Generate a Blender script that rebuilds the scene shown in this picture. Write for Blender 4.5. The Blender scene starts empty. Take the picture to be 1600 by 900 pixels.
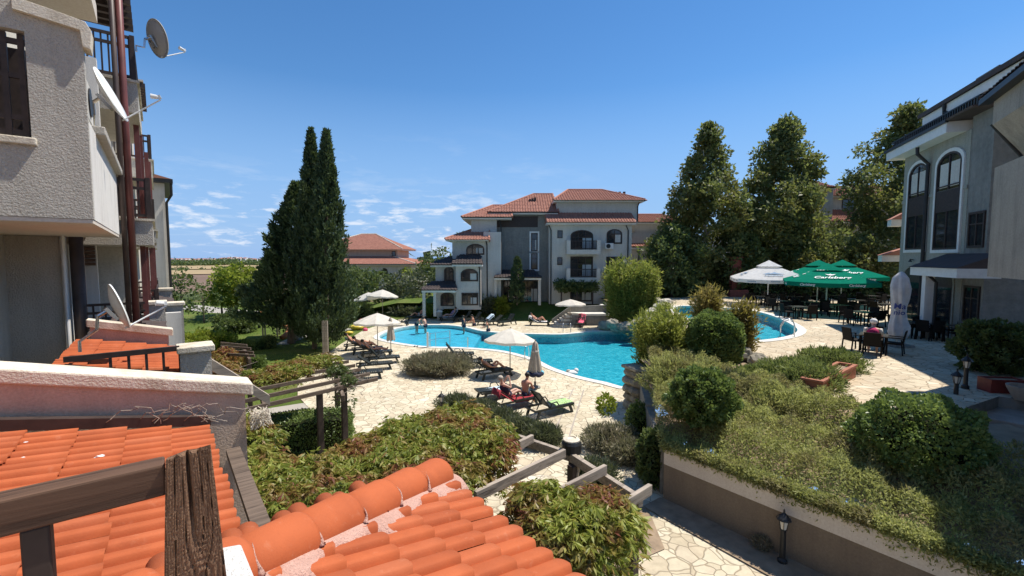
import bpy, bmesh, math, random
import numpy as np
from mathutils import Vector, Matrix
from mathutils.geometry import tessellate_polygon

random.seed(7)
RNG = np.random.default_rng(11)
R = math.radians
PI = math.pi
scene = bpy.context.scene
COL = scene.collection

# ------------------------------------------------------------------ camera and sizes
EYE = Vector((0, 0, 6.1))
FPX = 700.0
TH = math.atan(47 / 700)
CT, ST = math.cos(TH), math.sin(TH)
Nv = Vector((.785, .62, 0)).normalized()      # out from the apartment house, towards the pool
Uv = Vector((-Nv.y, Nv.x, 0))                 # along the apartment house
ROT_N = math.atan2(Nv.y, Nv.x)


def ray(px, py):
    x = (px - 800) / FPX
    y = -(py - 450) / FPX
    return Vector((x, CT + y * ST, -ST + y * CT))


def atz(px, py, z=0.0):
    """the point of the level z that was measured at this spot of the survey photo"""
    d = ray(px, py)
    return EYE + d * ((z - EYE.z) / d.z)


def aty(px, py, Y):
    d = ray(px, py)
    return EYE + d * (Y / d.y)


def nu(n, u, z=0.0):
    p = Nv * n + Uv * u
    return Vector((p.x, p.y, z))


# ------------------------------------------------------------------ materials
def new_mat(name):
    m = bpy.data.materials.new(name)
    m.use_nodes = True
    nt = m.node_tree
    nt.nodes.clear()
    out = nt.nodes.new('ShaderNodeOutputMaterial')
    return m, nt, out


def nd(nt, kind, **kw):
    n = nt.nodes.new(kind)
    for k, v in kw.items():
        if k in ('inp',):
            for kk, vv in v.items():
                n.inputs[kk].default_value = vv
        else:
            setattr(n, k, v)
    return n


def ramp(nt, fac, stops, interp='LINEAR'):
    r = nt.nodes.new('ShaderNodeValToRGB')
    r.color_ramp.interpolation = interp
    e = r.color_ramp.elements
    while len(e) > 1:
        e.remove(e[-1])
    e[0].position = stops[0][0]
    e[0].color = (*stops[0][1], 1)
    for p, c in stops[1:]:
        x = e.new(p)
        x.color = (*c, 1)
    nt.links.new(fac, r.inputs[0])
    return r.outputs[0]


def pos(nt):
    return nt.nodes.new('ShaderNodeNewGeometry').outputs['Position']


def mixc(nt, fac, a, b, mode='MIX'):
    m = nt.nodes.new('ShaderNodeMix')
    m.data_type = 'RGBA'
    m.blend_type = mode
    for sock, v in ((m.inputs[0], fac), (m.inputs[6], a), (m.inputs[7], b)):
        if isinstance(v, (int, float)):
            sock.default_value = v
        elif isinstance(v, tuple):
            sock.default_value = (*v, 1)
        else:
            nt.links.new(v, sock)
    return m.outputs[2]


def noise(nt, scale, detail=3, rough=.55, vec=None, dist=0.0):
    n = nt.nodes.new('ShaderNodeTexNoise')
    n.inputs['Scale'].default_value = scale
    n.inputs['Detail'].default_value = detail
    n.inputs['Roughness'].default_value = rough
    n.inputs['Distortion'].default_value = dist
    nt.links.new(vec if vec is not None else pos(nt), n.inputs['Vector'])
    return n.outputs['Fac']


def bump(nt, height, strength=.4, dist=.02):
    b = nt.nodes.new('ShaderNodeBump')
    b.inputs['Strength'].default_value = strength
    b.inputs['Distance'].default_value = dist
    nt.links.new(height, b.inputs['Height'])
    return b.outputs[0]


def principled(nt, out, color, rough=.7, normal=None, metal=0.0, spec=.4):
    p = nt.nodes.new('ShaderNodeBsdfPrincipled')
    if isinstance(color, tuple):
        p.inputs['Base Color'].default_value = (*color, 1)
    else:
        nt.links.new(color, p.inputs['Base Color'])
    if isinstance(rough, (int, float)):
        p.inputs['Roughness'].default_value = rough
    else:
        nt.links.new(rough, p.inputs['Roughness'])
    p.inputs['Metallic'].default_value = metal
    p.inputs['Specular IOR Level'].default_value = spec
    if normal is not None:
        nt.links.new(normal, p.inputs['Normal'])
    nt.links.new(p.outputs[0], out.inputs[0])
    return p


def mat_plain(name, c, rough=.6, var=.25, scale=6.0, metal=0.0, spec=.4, bs=0.0):
    m, nt, out = new_mat(name)
    f = noise(nt, scale, 5)
    col = ramp(nt, f, [(.25, tuple(x * (1 - var) for x in c)), (.75, tuple(min(1, x * (1 + var)) for x in c))])
    nrm = bump(nt, noise(nt, scale * 6, 3), bs, .01) if bs else None
    principled(nt, out, col, rough, nrm, metal, spec)
    return m


def mat_stucco(name, c, dirt=(.25, .22, .18), grain=60, strength=.6, dirtamt=.45, dist=.012):
    m, nt, out = new_mat(name)
    f = noise(nt, .9, 6, .65)
    # weather streaks run down the wall
    mp = nd(nt, 'ShaderNodeMapping')
    mp.inputs['Scale'].default_value = (3.5, 3.5, .35)
    nt.links.new(pos(nt), mp.inputs[0])
    f2 = noise(nt, 1.2, 5, .6, mp.outputs[0])
    mul = nd(nt, 'ShaderNodeMath', operation='MULTIPLY')
    nt.links.new(f, mul.inputs[0])
    nt.links.new(f2, mul.inputs[1])
    fac = ramp(nt, mul.outputs[0], [(.2, (0, 0, 0)), (.5, (dirtamt,) * 3)])
    col = mixc(nt, fac, c, dirt)
    g = noise(nt, grain, 3, .6)
    col = mixc(nt, .12, col, ramp(nt, g, [(.3, (0, 0, 0)), (.7, (1, 1, 1))]), 'OVERLAY')
    principled(nt, out, col, .9, bump(nt, g, strength, dist), spec=.2)
    return m


def mat_tile(name, base=(.56, .17, .075), dark=(.36, .095, .045), dust=(.62, .3, .2), bs=.25):
    m, nt, out = new_mat(name)
    geo = nd(nt, 'ShaderNodeNewGeometry')
    rnd = geo.outputs['Random Per Island']
    c = ramp(nt, rnd, [(0, tuple(.6 * a + .4 * b for a, b in zip(base, dark))), (.3, base),
                       (.75, tuple(min(1, x * 1.1) for x in base)), (1, tuple(.8 * a + .2 * b for a, b in zip(base, dust)))])
    f = noise(nt, 2.2, 6, .7, geo.outputs['Position'])
    c = mixc(nt, ramp(nt, f, [(.42, (0, 0, 0)), (.75, (.55,) * 3)]), c, dark)
    f3 = noise(nt, 11, 4, .7, geo.outputs['Position'])
    c = mixc(nt, ramp(nt, f3, [(.6, (0, 0, 0)), (.72, (.35,) * 3)]), c, dust)
    f2 = noise(nt, 90, 3, .6, geo.outputs['Position'])
    c = mixc(nt, ramp(nt, f2, [(.66, (0, 0, 0)), (.8, (.6,) * 3)]), c, dark)
    principled(nt, out, c, .8, bump(nt, f2, bs, .006), spec=.25)
    return m


def mat_leaf(name, stops, transl=.35, patch=None, gloss=.35, pscale=1.2):
    """leaf to leaf colour varies; optional second palette in patches"""
    m, nt, out = new_mat(name)
    geo = nd(nt, 'ShaderNodeNewGeometry')
    c = ramp(nt, geo.outputs['Random Per Island'], stops)
    f0 = noise(nt, .8, 3, .6, geo.outputs['Position'])
    c = mixc(nt, ramp(nt, f0, [(.35, (0,) * 3), (.7, (.5,) * 3)]), c, tuple(x * 1.5 for x in max(stops, key=lambda q: q[1][1])[1]))
    if patch:
        c2 = ramp(nt, geo.outputs['Random Per Island'], patch)
        f = noise(nt, pscale, 3, .6, geo.outputs['Position'])
        c = mixc(nt, ramp(nt, f, [(.49, (0,) * 3), (.6, (1,) * 3)]), c, c2)
    pr = nd(nt, 'ShaderNodeBsdfPrincipled')
    nt.links.new(c, pr.inputs['Base Color'])
    pr.inputs['Roughness'].default_value = gloss + .15
    pr.inputs['Specular IOR Level'].default_value = .35
    tr = nd(nt, 'ShaderNodeBsdfTranslucent')
    nt.links.new(mixc(nt, .5, c, (.16, .2, .02), 'ADD'), tr.inputs[0])
    mx = nd(nt, 'ShaderNodeMixShader')
    mx.inputs[0].default_value = transl
    nt.links.new(pr.outputs[0], mx.inputs[1])
    nt.links.new(tr.outputs[0], mx.inputs[2])
    nt.links.new(mx.outputs[0], out.inputs[0])
    return m


def mat_flag(name, cols, scale=1.35, joint=(.2, .165, .12), jw=.05, bright=1.0):
    """crazy paving: irregular stones, each its own tone, sandy joints"""
    m, nt, out = new_mat(name)
    p = pos(nt)
    mp = nd(nt, 'ShaderNodeMapping')
    mp.inputs['Scale'].default_value = (1, 1, .001)
    nt.links.new(p, mp.inputs[0])
    nz = nd(nt, 'ShaderNodeTexNoise')
    nz.inputs['Scale'].default_value = 1.3
    nt.links.new(mp.outputs[0], nz.inputs['Vector'])
    add = nd(nt, 'ShaderNodeMixRGB', blend_type='ADD')
    add.inputs[0].default_value = .5
    nt.links.new(mp.outputs[0], add.inputs[1])
    nt.links.new(nz.outputs['Color'], add.inputs[2])
    v1 = nd(nt, 'ShaderNodeTexVoronoi', feature='F1')
    v2 = nd(nt, 'ShaderNodeTexVoronoi', feature='DISTANCE_TO_EDGE')
    for v in (v1, v2):
        v.inputs['Scale'].default_value = scale
        v.inputs['Randomness'].default_value = 1
        nt.links.new(add.outputs[0], v.inputs['Vector'])
    sx = nd(nt, 'ShaderNodeSeparateColor')
    nt.links.new(v1.outputs['Color'], sx.inputs[0])
    c = ramp(nt, sx.outputs[0], cols)
    f = noise(nt, 5, 6, .7)
    c = mixc(nt, .45, c, ramp(nt, f, [(.25, (.35,) * 3), (.75, (.78,) * 3)]), 'OVERLAY')
    fbig = noise(nt, .35, 4, .6)
    c = mixc(nt, ramp(nt, fbig, [(.4, (0,) * 3), (.75, (.35,) * 3)]), c, tuple(x * .8 for x in joint))
    e = ramp(nt, v2.outputs['Distance'], [(jw * .5, (1,) * 3), (jw, (0,) * 3)])
    c = mixc(nt, e, c, joint)
    h = ramp(nt, v2.outputs['Distance'], [(0, (0,) * 3), (jw * 1.6, (1,) * 3)])
    hh = mixc(nt, .25, h, ramp(nt, f, [(0, (0,) * 3), (1, (1,) * 3)]))
    principled(nt, out, c, .8, bump(nt, hh, .7, .03), spec=.3)
    return m


def mat_wood(name, c, dark, axis=2, scale=14, strength=.8, dist=.01, stretch=.06):
    m, nt, out = new_mat(name)
    tc = nd(nt, 'ShaderNodeTexCoord')
    mp = nd(nt, 'ShaderNodeMapping')
    s = [1, 1, 1]
    s[axis] = stretch
    mp.inputs['Scale'].default_value = s
    nt.links.new(tc.outputs['Object'], mp.inputs[0])
    f = noise(nt, scale, 7, .65, mp.outputs[0], 1.2)
    f2 = noise(nt, 2.5, 3, .5, tc.outputs['Object'])
    col = ramp(nt, f, [(.3, dark), (.48, c), (.72, tuple(min(1, x * 1.5) for x in c))])
    col = mixc(nt, ramp(nt, f2, [(.4, (0,) * 3), (.7, (.4,) * 3)]), col, tuple(x * 1.5 for x in c))
    principled(nt, out, col, .7, bump(nt, f, strength, dist), spec=.3)
    return m


M = {}
M['stucco_grey'] = mat_stucco('grey_stucco', (.52, .485, .425), grain=38, strength=1.0, dist=.035)
M['stucco_white'] = mat_stucco('white_stucco', (.7, .67, .62), grain=70)
M['stucco_far'] = mat_stucco('cool_grey_render', (.58, .55, .495), (.36, .34, .3), 12, .3, .55)
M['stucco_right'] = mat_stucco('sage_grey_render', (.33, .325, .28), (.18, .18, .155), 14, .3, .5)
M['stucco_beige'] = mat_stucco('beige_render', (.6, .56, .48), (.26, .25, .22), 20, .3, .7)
M['stucco_shade'] = mat_stucco('shaded_beige_render', (.38, .345, .285), (.2, .19, .16), 20, .3, .9)  # darker copy of the beige render, with shade put into its colour
M['stucco_pink'] = mat_stucco('pinkish_plaster', (.55, .42, .325), (.33, .24, .19), 50, .5, .6)
M['soffit'] = mat_stucco('cream_soffit', (.62, .55, .47), (.4, .34, .28), 30, .2, .3)
M['cap'] = mat_stucco('speckled_cream_coping', (.7, .63, .51), (.34, .28, .19), 42, 1.0, 1.1)
M['stucco_brown'] = mat_stucco('brown_render', (.21, .165, .12), (.14, .11, .085), 30, .5, .8)  # brown tone of the retaining wall below its cream band
M['stone_wall'] = mat_stucco('grey_stone_cladding', (.24, .235, .215), (.14, .14, .13), 5, .9, .8, .05)
M['white_paint'] = mat_plain('white_paint', (.72, .71, .68), .5, .08)
M['tile'] = mat_tile('clay_tile', (.42, .105, .036), (.28, .064, .024), (.5, .2, .11))
M['tile_far'] = mat_tile('faded_clay_tile', (.4, .18, .125), (.27, .115, .08), (.45, .26, .19), .1)
M['tile_dark'] = mat_tile('dark_clay_tile', (.085, .065, .06), (.045, .038, .036), (.12, .09, .08), .1)  # much darker tone than the other clay tiles
M['mortar'] = mat_stucco('pink_mortar', (.55, .34, .27), (.36, .19, .14), 60, 1.0, .7, .02)
M['pebble'] = mat_stucco('pebbledash', (.75, .74, .7), (.3, .29, .27), 45, 1.0, .9, .02)
M['wood_post'] = mat_wood('cracked_brown_timber', (.21, .12, .07), (.055, .028, .016), 2, 22, 1.0, .02, .05)
M['wood_rail'] = mat_wood('dark_brown_timber', (.1, .055, .034), (.02, .012, .009), 0, 16, .6, .006)
M['wood_grey'] = mat_wood('weathered_grey_timber', (.3, .25, .2), (.07, .055, .045), 0, 18, .6, .008)
M['wood_brown'] = mat_wood('sunbleached_brown_timber', (.13, .095, .07), (.04, .028, .02), 0, 18, .6, .008)
M['wood_dark'] = mat_plain('dark_stained_timber', (.045, .03, .025), .6, .4, 9)
M['pipe_red'] = mat_plain('oxide_red_pipe', (.17, .055, .045), .45, .3, 3)
M['pipe_brown'] = mat_plain('brown_pipe', (.08, .055, .045), .5, .3, 3)
M['metal_dark'] = mat_plain('dark_metal', (.03, .03, .03), .45, .3, 5, .3)
M['metal'] = mat_plain('brushed_steel', (.6, .6, .6), .25, .1, 8, 1.0)
M['dish_white'] = mat_plain('white_dish_enamel', (.74, .75, .73), .35, .06, 2)
M['dish_grey'] = mat_plain('grey_dish_enamel', (.3, .3, .29), .45, .12, 2)
M['plastic_dark'] = mat_plain('dark_green_resin', (.018, .024, .022), .42, .3, 8)
M['rattan'] = mat_plain('dark_rattan', (.016, .014, .012), .8, .4, 40, bs=.5, spec=.15)
M['table_top'] = mat_plain('dark_table_top', (.07, .065, .06), .22, .25, 4)


def mat_canvas(name, c, tr=.4, var=.08, scale=4):
    """woven cloth that lets some sun through"""
    m, nt, out = new_mat(name)
    f = noise(nt, scale, 4)
    col = ramp(nt, f, [(.3, tuple(x * (1 - var) for x in c)), (.7, tuple(min(1, x * (1 + var)) for x in c))])
    d = nd(nt, 'ShaderNodeBsdfDiffuse')
    t = nd(nt, 'ShaderNodeBsdfTranslucent')
    nrm = bump(nt, noise(nt, 9, 4), .25, .03)
    for q in (d, t):
        nt.links.new(col, q.inputs['Color'])
        nt.links.new(nrm, q.inputs['Normal'])
    mx = nd(nt, 'ShaderNodeMixShader')
    mx.inputs[0].default_value = tr
    nt.links.new(d.outputs[0], mx.inputs[1])
    nt.links.new(t.outputs[0], mx.inputs[2])
    nt.links.new(mx.outputs[0], out.inputs[0])
    return m


M['canvas'] = mat_canvas('cream_canvas', (.8, .76, .68))
M['canvas_white'] = mat_canvas('white_canvas', (.82, .82, .81), .45)
M['canvas_grey'] = mat_canvas('greyed_white_canvas', (.68, .67, .67), .25, .14)
M['canvas_beige'] = mat_canvas('beige_canvas', (.52, .46, .38), .2, .12, 7)
M['green_cloth'] = mat_canvas('bottle_green_canvas', (.012, .235, .15), .35)
M['logo_white'] = mat_plain('white_print', (.8, .82, .8), .8, .02)
M['logo_blue'] = mat_plain('blue_print', (.05, .07, .24), .8, .1)
M['logo_palblue'] = mat_plain('faded_blue_print', (.2, .3, .42), .8, .1)
M['soil'] = mat_plain('dry_soil', (.28, .205, .135), .95, .35, 3, bs=.6)
M['rock'] = mat_plain('grey_rock', (.3, .27, .21), .9, .45, 2.2, bs=1.0)
M['rock_pale'] = mat_plain('pale_limestone', (.52, .48, .4), .9, .35, 2.2, bs=1.0)
M['step_stone'] = mat_plain('sandstone_step', (.36, .31, .26), .85, .3, 2, bs=.4)
M['coping'] = mat_plain('pool_coping', (.66, .64, .58), .6, .12, 4, bs=.2)
M['terracotta'] = mat_plain('terracotta', (.34, .13, .075), .8, .25, 5)
M['brick'] = mat_plain('red_brick', (.2, .06, .045), .85, .35, 6)
M['red'] = mat_plain('red_plastic', (.17, .03, .025), .5, .2, 6)
M['bark'] = mat_wood('tree_bark', (.12, .09, .065), (.04, .03, .022), 2, 10, .9, .03, .2)
M['bark_pale'] = mat_wood('pale_bark', (.32, .28, .22), (.13, .11, .08), 2, 5, .6, .02, .4)
M['skin_tan'] = mat_plain('tanned_skin', (.5, .24, .15), .5, .08, 3)
M['skin_pale'] = mat_plain('fair_skin', (.6, .36, .26), .5, .08, 3)
M['hair_dark'] = mat_plain('dark_hair', (.02, .014, .01), .5, .3, 30)
M['cloth_red'] = mat_plain('red_towel', (.34, .035, .045), .95, .15, 14, bs=.3)
M['cloth_pink'] = mat_plain('pink_towel', (.72, .12, .2), .95, .2, 7, bs=.3)
M['cloth_magenta'] = mat_plain('magenta_cloth', (.4, .02, .1), .9, .15, 7)
M['cloth_white'] = mat_plain('white_cloth', (.75, .74, .72), .9, .08, 7)
M['cloth_blue'] = mat_plain('pale_blue_towel', (.52, .64, .72), .95, .1, 7)
M['cloth_navy'] = mat_plain('navy_cloth', (.025, .03, .06), .9, .2, 7)
M['cloth_mauve'] = mat_plain('mauve_cloth', (.3, .22, .36), .9, .35, 9)
M['turq'] = mat_plain('turquoise_vinyl', (.1, .5, .65), .3, .1, 5)
M['yellow'] = mat_plain('yellow_plastic', (.7, .52, .06), .4, .1, 5)
M['orange'] = mat_plain('orange_plastic', (.4, .16, .05), .5, .2, 5)
M['shutter'] = mat_plain('brown_shutter', (.13, .075, .05), .6, .3, 8)
M['curtain'] = mat_plain('pale_curtain', (.5, .5, .47), .9, .12, 9)


def mat_towel_green():
    m, nt, out = new_mat('green_patterned_towel')
    f = noise(nt, 9, 2, .5)
    c = ramp(nt, f, [(.42, (.24, .42, .12)), (.5, (.6, .68, .4)), (.58, (.3, .5, .2))])
    principled(nt, out, c, .95, spec=.1)
    return m


M['cloth_green'] = mat_towel_green()


def mat_glass(name, tint):
    m, nt, out = new_mat(name)
    f = noise(nt, .8, 2)
    principled(nt, out, ramp(nt, f, [(.35, tint), (.7, tuple(x * 2.2 for x in tint))]), .06, spec=.8)
    return m


M['glass'] = mat_glass('window_glass', (.014, .016, .019))
M['lamp_glass'] = mat_plain('frosted_lamp_glass', (.6, .58, .52), .3, .05)


def mat_water(name, tint, wave=1.6, rough=.03):
    m, nt, out = new_mat(name)
    f = noise(nt, wave * 1.6, 4, .6, None, .8)
    f2 = noise(nt, wave * 4.5, 2, .5)
    h = mixc(nt, .3, f, f2)
    nrm = bump(nt, h, .6, .16)
    tr = nd(nt, 'ShaderNodeBsdfTransparent')
    tr.inputs[0].default_value = (*tint, 1)
    gl = nd(nt, 'ShaderNodeBsdfGlossy')
    gl.inputs['Roughness'].default_value = rough
    nt.links.new(nrm, gl.inputs['Normal'])
    fr = nd(nt, 'ShaderNodeFresnel')
    fr.inputs['IOR'].default_value = 1.33
    nt.links.new(nrm, fr.inputs['Normal'])
    mx = nd(nt, 'ShaderNodeMixShader')
    ml = nd(nt, 'ShaderNodeMath', operation='MULTIPLY')
    ml.inputs[1].default_value = .55          # choppy water mirrors less at a slant
    nt.links.new(fr.outputs[0], ml.inputs[0])
    nt.links.new(ml.outputs[0], mx.inputs[0])
    nt.links.new(tr.outputs[0], mx.inputs[1])
    nt.links.new(gl.outputs[0], mx.inputs[2])
    nt.links.new(mx.outputs[0], out.inputs[0])
    return m


M['water'] = mat_water('pool_water', (.62, .9, .96))


def mat_poolfloor():
    m, nt, out = new_mat('blue_pool_lining')
    # blue lining with the rippling light of the water put into its colour
    f = noise(nt, 1.6, 4, .6, None, 2.5)
    c = ramp(nt, f, [(.3, (.02, .3, .38)), (.48, (.04, .38, .45)), (.6, (.09, .47, .53)), (.7, (.2, .62, .66))])
    principled(nt, out, c, .5, spec=.2)
    return m


M['pool'] = mat_poolfloor()
M['pool_light'] = mat_plain('pale_blue_pool_lining', (.12, .5, .64), .5, .22, 2.2)


def mat_grass():
    m, nt, out = new_mat('mown_grass')
    f = noise(nt, .5, 5, .65)
    f2 = noise(nt, 24, 4, .7)
    c = ramp(nt, f, [(.3, (.075, .11, .022)), (.5, (.1, .145, .03)), (.7, (.17, .17, .055))])
    c = mixc(nt, .6, c, ramp(nt, f2, [(.3, (.2,) * 3), (.7, (.8,) * 3)]), 'OVERLAY')
    principled(nt, out, c, .95, bump(nt, f2, 1.0, .05), spec=.1)
    return m


M['grass'] = mat_grass()


def mat_land():
    m, nt, out = new_mat('open_country')
    f = noise(nt, .02, 5, .6)
    f2 = noise(nt, .4, 5, .7)
    c = ramp(nt, f, [(.38, (.06, .08, .03)), (.5, (.16, .13, .07)), (.62, (.28, .2, .1))])
    c = mixc(nt, .4, c, ramp(nt, f2, [(.3, (.3,) * 3), (.7, (.7,) * 3)]), 'OVERLAY')
    principled(nt, out, c, 1.0, spec=.05)
    return m


M['land'] = mat_land()
M['field_tan'] = mat_plain('stubble_field', (.34, .25, .13), 1, .2, .03)
M['field_brown'] = mat_plain('ploughed_field', (.17, .11, .075), 1, .2, .05)
M['sea'] = mat_plain('sea_water', (.03, .1, .16), .25, .2, .01)
M['flag'] = mat_flag('cream_crazy_paving', [(0, (.46, .385, .265)), (.3, (.57, .5, .36)), (.6, (.63, .555, .405)), (.85, (.52, .43, .3)), (1, (.67, .6, .465))], 2.9, (.33, .265, .18), .034)
M['flag2'] = mat_flag('sandy_crazy_paving', [(0, (.45, .37, .26)), (.4, (.56, .48, .345)), (.8, (.5, .4, .275)), (1, (.62, .545, .41))], 2.7, (.3, .235, .155), .036)
M['asphalt'] = mat_plain('pale_path', (.36, .33, .28), .9, .15, 1)

G = lambda a, b, c: [(0, a), (.5, b), (1, c)]
M['lf_dark'] = mat_leaf('conifer_foliage', G((.027, .047, .023), (.043, .07, .031), (.07, .105, .043)), .2, None, .5)
M['lf_tree'] = mat_leaf('plane_tree_foliage', G((.062, .082, .027), (.102, .125, .041), (.175, .19, .072)), .38, G((.115, .125, .035), (.175, .17, .05), (.18, .15, .055)), .4, .3)
M['lf_bright'] = mat_leaf('lime_green_foliage', G((.09, .14, .015), (.16, .21, .022), (.26, .28, .04)), .45)
M['lf_mid'] = mat_leaf('mid_green_foliage', G((.04, .065, .02), (.07, .1, .032), (.12, .155, .055)), .35)
M['lf_olive'] = mat_leaf('grey_green_foliage', G((.05, .065, .035), (.075, .09, .05), (.12, .13, .08)), .25)
M['lf_box'] = mat_leaf('glossy_box_foliage', G((.06, .1, .028), (.105, .16, .045), (.18, .24, .075)), .32, None, .25)
M['lf_jun'] = mat_leaf('juniper_foliage', G((.17, .185, .06), (.28, .29, .1), (.4, .4, .16)), .45, G((.2, .18, .08), (.27, .235, .11), (.33, .29, .14)), .5, 1.0)
M['lf_jun_green'] = mat_leaf('green_juniper_foliage', G((.075, .11, .032), (.125, .165, .052), (.21, .24, .085)), .35, None, .5)
M['lf_creeper'] = mat_leaf('creeper_foliage', [(0, (.085, .125, .018)), (.45, (.17, .21, .033)), (.78, (.32, .34, .075)), (.9, (.34, .2, .08)), (1, (.28, .09, .055))], .4, [(0, (.16, .05, .03)), (.35, (.28, .09, .06)), (.6, (.34, .2, .07)), (1, (.24, .22, .05))], .3, 1.1)
M['lf_creeper_red'] = mat_leaf('red_creeper_foliage', [(0, (.22, .04, .04)), (.45, (.32, .08, .06)), (.75, (.34, .2, .06)), (1, (.2, .22, .05))], .4, None, .3)
M['lf_bamboo'] = mat_leaf('bamboo_foliage', G((.11, .145, .025), (.18, .22, .04), (.3, .3, .07)), .45)
M['lf_bamboo_dry'] = mat_leaf('dry_bamboo_foliage', G((.15, .12, .03), (.21, .16, .045), (.27, .2, .07)), .4)
M['lf_lavender'] = mat_leaf('lavender_foliage', G((.12, .12, .075), (.19, .18, .12), (.27, .25, .17)), .25, G((.17, .14, .1), (.24, .2, .14), (.29, .25, .18)), .6, 1.5)
M['core'] = mat_plain('dark_filler', (.02, .022, .012), 1, .4, 5, spec=.05)  # added solid fill, near black in place of the shade among leaves


# ------------------------------------------------------------------ object helpers
def tag(o, label=None, cat=None, group=None, kind=None):
    if label:
        o['label'] = label
    if cat:
        o['category'] = cat
    if group:
        o['group'] = group
    if kind:
        o['kind'] = kind
    return o


def empty(name, loc=(0, 0, 0), rz=0.0, label=None, cat=None, group=None, parent=None):
    o = bpy.data.objects.new(name, None)
    COL.objects.link(o)
    o.location = loc
    o.rotation_euler = (0, 0, rz)
    o.empty_display_size = .2
    if parent:
        o.parent = parent
    return tag(o, label, cat, group)


def mat_of(o):
    m = Matrix.Translation(o.location) @ o.rotation_euler.to_matrix().to_4x4()
    if o.parent:
        m = mat_of(o.parent) @ m
    return m


class MB:
    """collects shapes; build() links them as ONE mesh object. Shapes are given in the frame xf (default: world)"""

    def __init__(self, xf=None):
        self.v, self.f = [], []
        self.xf = xf or Matrix.Identity(4)

    def add(self, vs, fs):
        b = len(self.v)
        self.v += [self.xf @ Vector(p) for p in vs]
        self.f += [tuple(i + b for i in f) for f in fs]
        return self

    def box(self, x0, x1, y0, y1, z0, z1, rot=None, piv=None):
        x0, x1 = min(x0, x1), max(x0, x1)
        y0, y1 = min(y0, y1), max(y0, y1)
        z0, z1 = min(z0, z1), max(z0, z1)
        vs = [Vector((x, y, z)) for z in (z0, z1) for x, y in ((x0, y0), (x1, y0), (x1, y1), (x0, y1))]
        if rot:
            piv = Vector(piv) if piv else Vector(((x0 + x1) / 2, (y0 + y1) / 2, (z0 + z1) / 2))
            vs = [piv + rot @ (p - piv) for p in vs]
        return self.add(vs, [(0, 3, 2, 1), (4, 5, 6, 7), (0, 1, 5, 4), (1, 2, 6, 5), (2, 3, 7, 6), (3, 0, 4, 7)])

    def beam(self, a, b, w, h, up=(0, 0, 1)):
        """square bar from a to b: w across, h high"""
        a, b, up = Vector(a), Vector(b), Vector(up)
        d = (b - a).normalized()
        s = d.cross(up).normalized()
        t = s.cross(d)
        vs = []
        for p in (a, b):
            for i, j in ((-1, -1), (1, -1), (1, 1), (-1, 1)):
                vs.append(p + s * (w / 2 * i) + t * (h / 2 * j))
        return self.add(vs, [(0, 1, 2, 3), (7, 6, 5, 4), (0, 4, 5, 1), (1, 5, 6, 2), (2, 6, 7, 3), (3, 7, 4, 0)])

    def tube(self, pts, r, seg=8, cap=True):
        pts = [Vector(p) for p in pts]
        rs = r if isinstance(r, (list, tuple)) else [r] * len(pts)
        vs, fs = [], []
        last = None
        for i, p in enumerate(pts):
            d = (pts[min(i + 1, len(pts) - 1)] - pts[max(i - 1, 0)]).normalized()
            ref = Vector((0, 0, 1)) if abs(d.z) < .95 else Vector((1, 0, 0))
            if last is not None:
                ref = last
            s = d.cross(ref)
            s = s.normalized() if s.length > 1e-6 else d.orthogonal().normalized()
            t = s.cross(d).normalized()
            last = t
            for k in range(seg):
                a = 2 * PI * k / seg
                vs.append(p + (s * math.cos(a) + t * math.sin(a)) * rs[i])
        for i in range(len(pts) - 1):
            for k in range(seg):
                k2 = (k + 1) % seg
                fs.append((i * seg + k, i * seg + k2, (i + 1) * seg + k2, (i + 1) * seg + k))
        if cap:
            fs.append(tuple(range(seg))[::-1])
            fs.append(tuple((len(pts) - 1) * seg + k for k in range(seg)))
        return self.add(vs, fs)

    def lathe(self, prof, seg=16, c=(0, 0, 0), sx=1, sy=1):
        c = Vector(c)
        vs, fs = [], []
        n = len(prof)
        for r, z in prof:
            for k in range(seg):
                a = 2 * PI * k / seg
                vs.append(c + Vector((r * math.cos(a) * sx, r * math.sin(a) * sy, z)))
        for i in range(n - 1):
            for k in range(seg):
                k2 = (k + 1) % seg
                fs.append((i * seg + k, i * seg + k2, (i + 1) * seg + k2, (i + 1) * seg + k))
        fs.append(tuple(range(seg))[::-1])
        fs.append(tuple((n - 1) * seg + k for k in range(seg)))
        return self.add(vs, fs)

    def prism(self, poly, z0, z1):
        n = len(poly)
        tri = tessellate_polygon([[Vector((p[0], p[1], 0)) for p in poly]])
        vs = [(p[0], p[1], z0) for p in poly] + [(p[0], p[1], z1) for p in poly]
        fs = [tuple(t) for t in tri] + [tuple(i + n for i in t) for t in tri]
        fs += [(i, (i + 1) % n, n + (i + 1) % n, n + i) for i in range(n)]
        return self.add(vs, fs)

    def extrude(self, poly, vec):
        """3-D polygon (convex or not, planar) swept by vec"""
        n = len(poly)
        vec = Vector(vec)
        p0 = [Vector(p) for p in poly]
        tri = tessellate_polygon([p0])
        vs = p0 + [p + vec for p in p0]
        fs = [tuple(t) for t in tri] + [tuple(i + n for i in t) for t in tri]
        fs += [(i, (i + 1) % n, n + (i + 1) % n, n + i) for i in range(n)]
        return self.add(vs, fs)

    def ringpoly(self, outer, inner, vec):
        """frame between two outlines of equal length, swept by vec"""
        n = len(outer)
        vec = Vector(vec)
        o = [Vector(p) for p in outer]
        i_ = [Vector(p) for p in inner]
        vs = o + i_ + [p + vec for p in o] + [p + vec for p in i_]
        fs = []
        for k in range(n):
            k2 = (k + 1) % n
            fs += [(k, k2, n + k2, n + k), (2 * n + k, 2 * n + k2, 3 * n + k2, 3 * n + k),
                   (k, k2, 2 * n + k2, 2 * n + k), (n + k, n + k2, 3 * n + k2, 3 * n + k)]
        return self.add(vs, fs)

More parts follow.
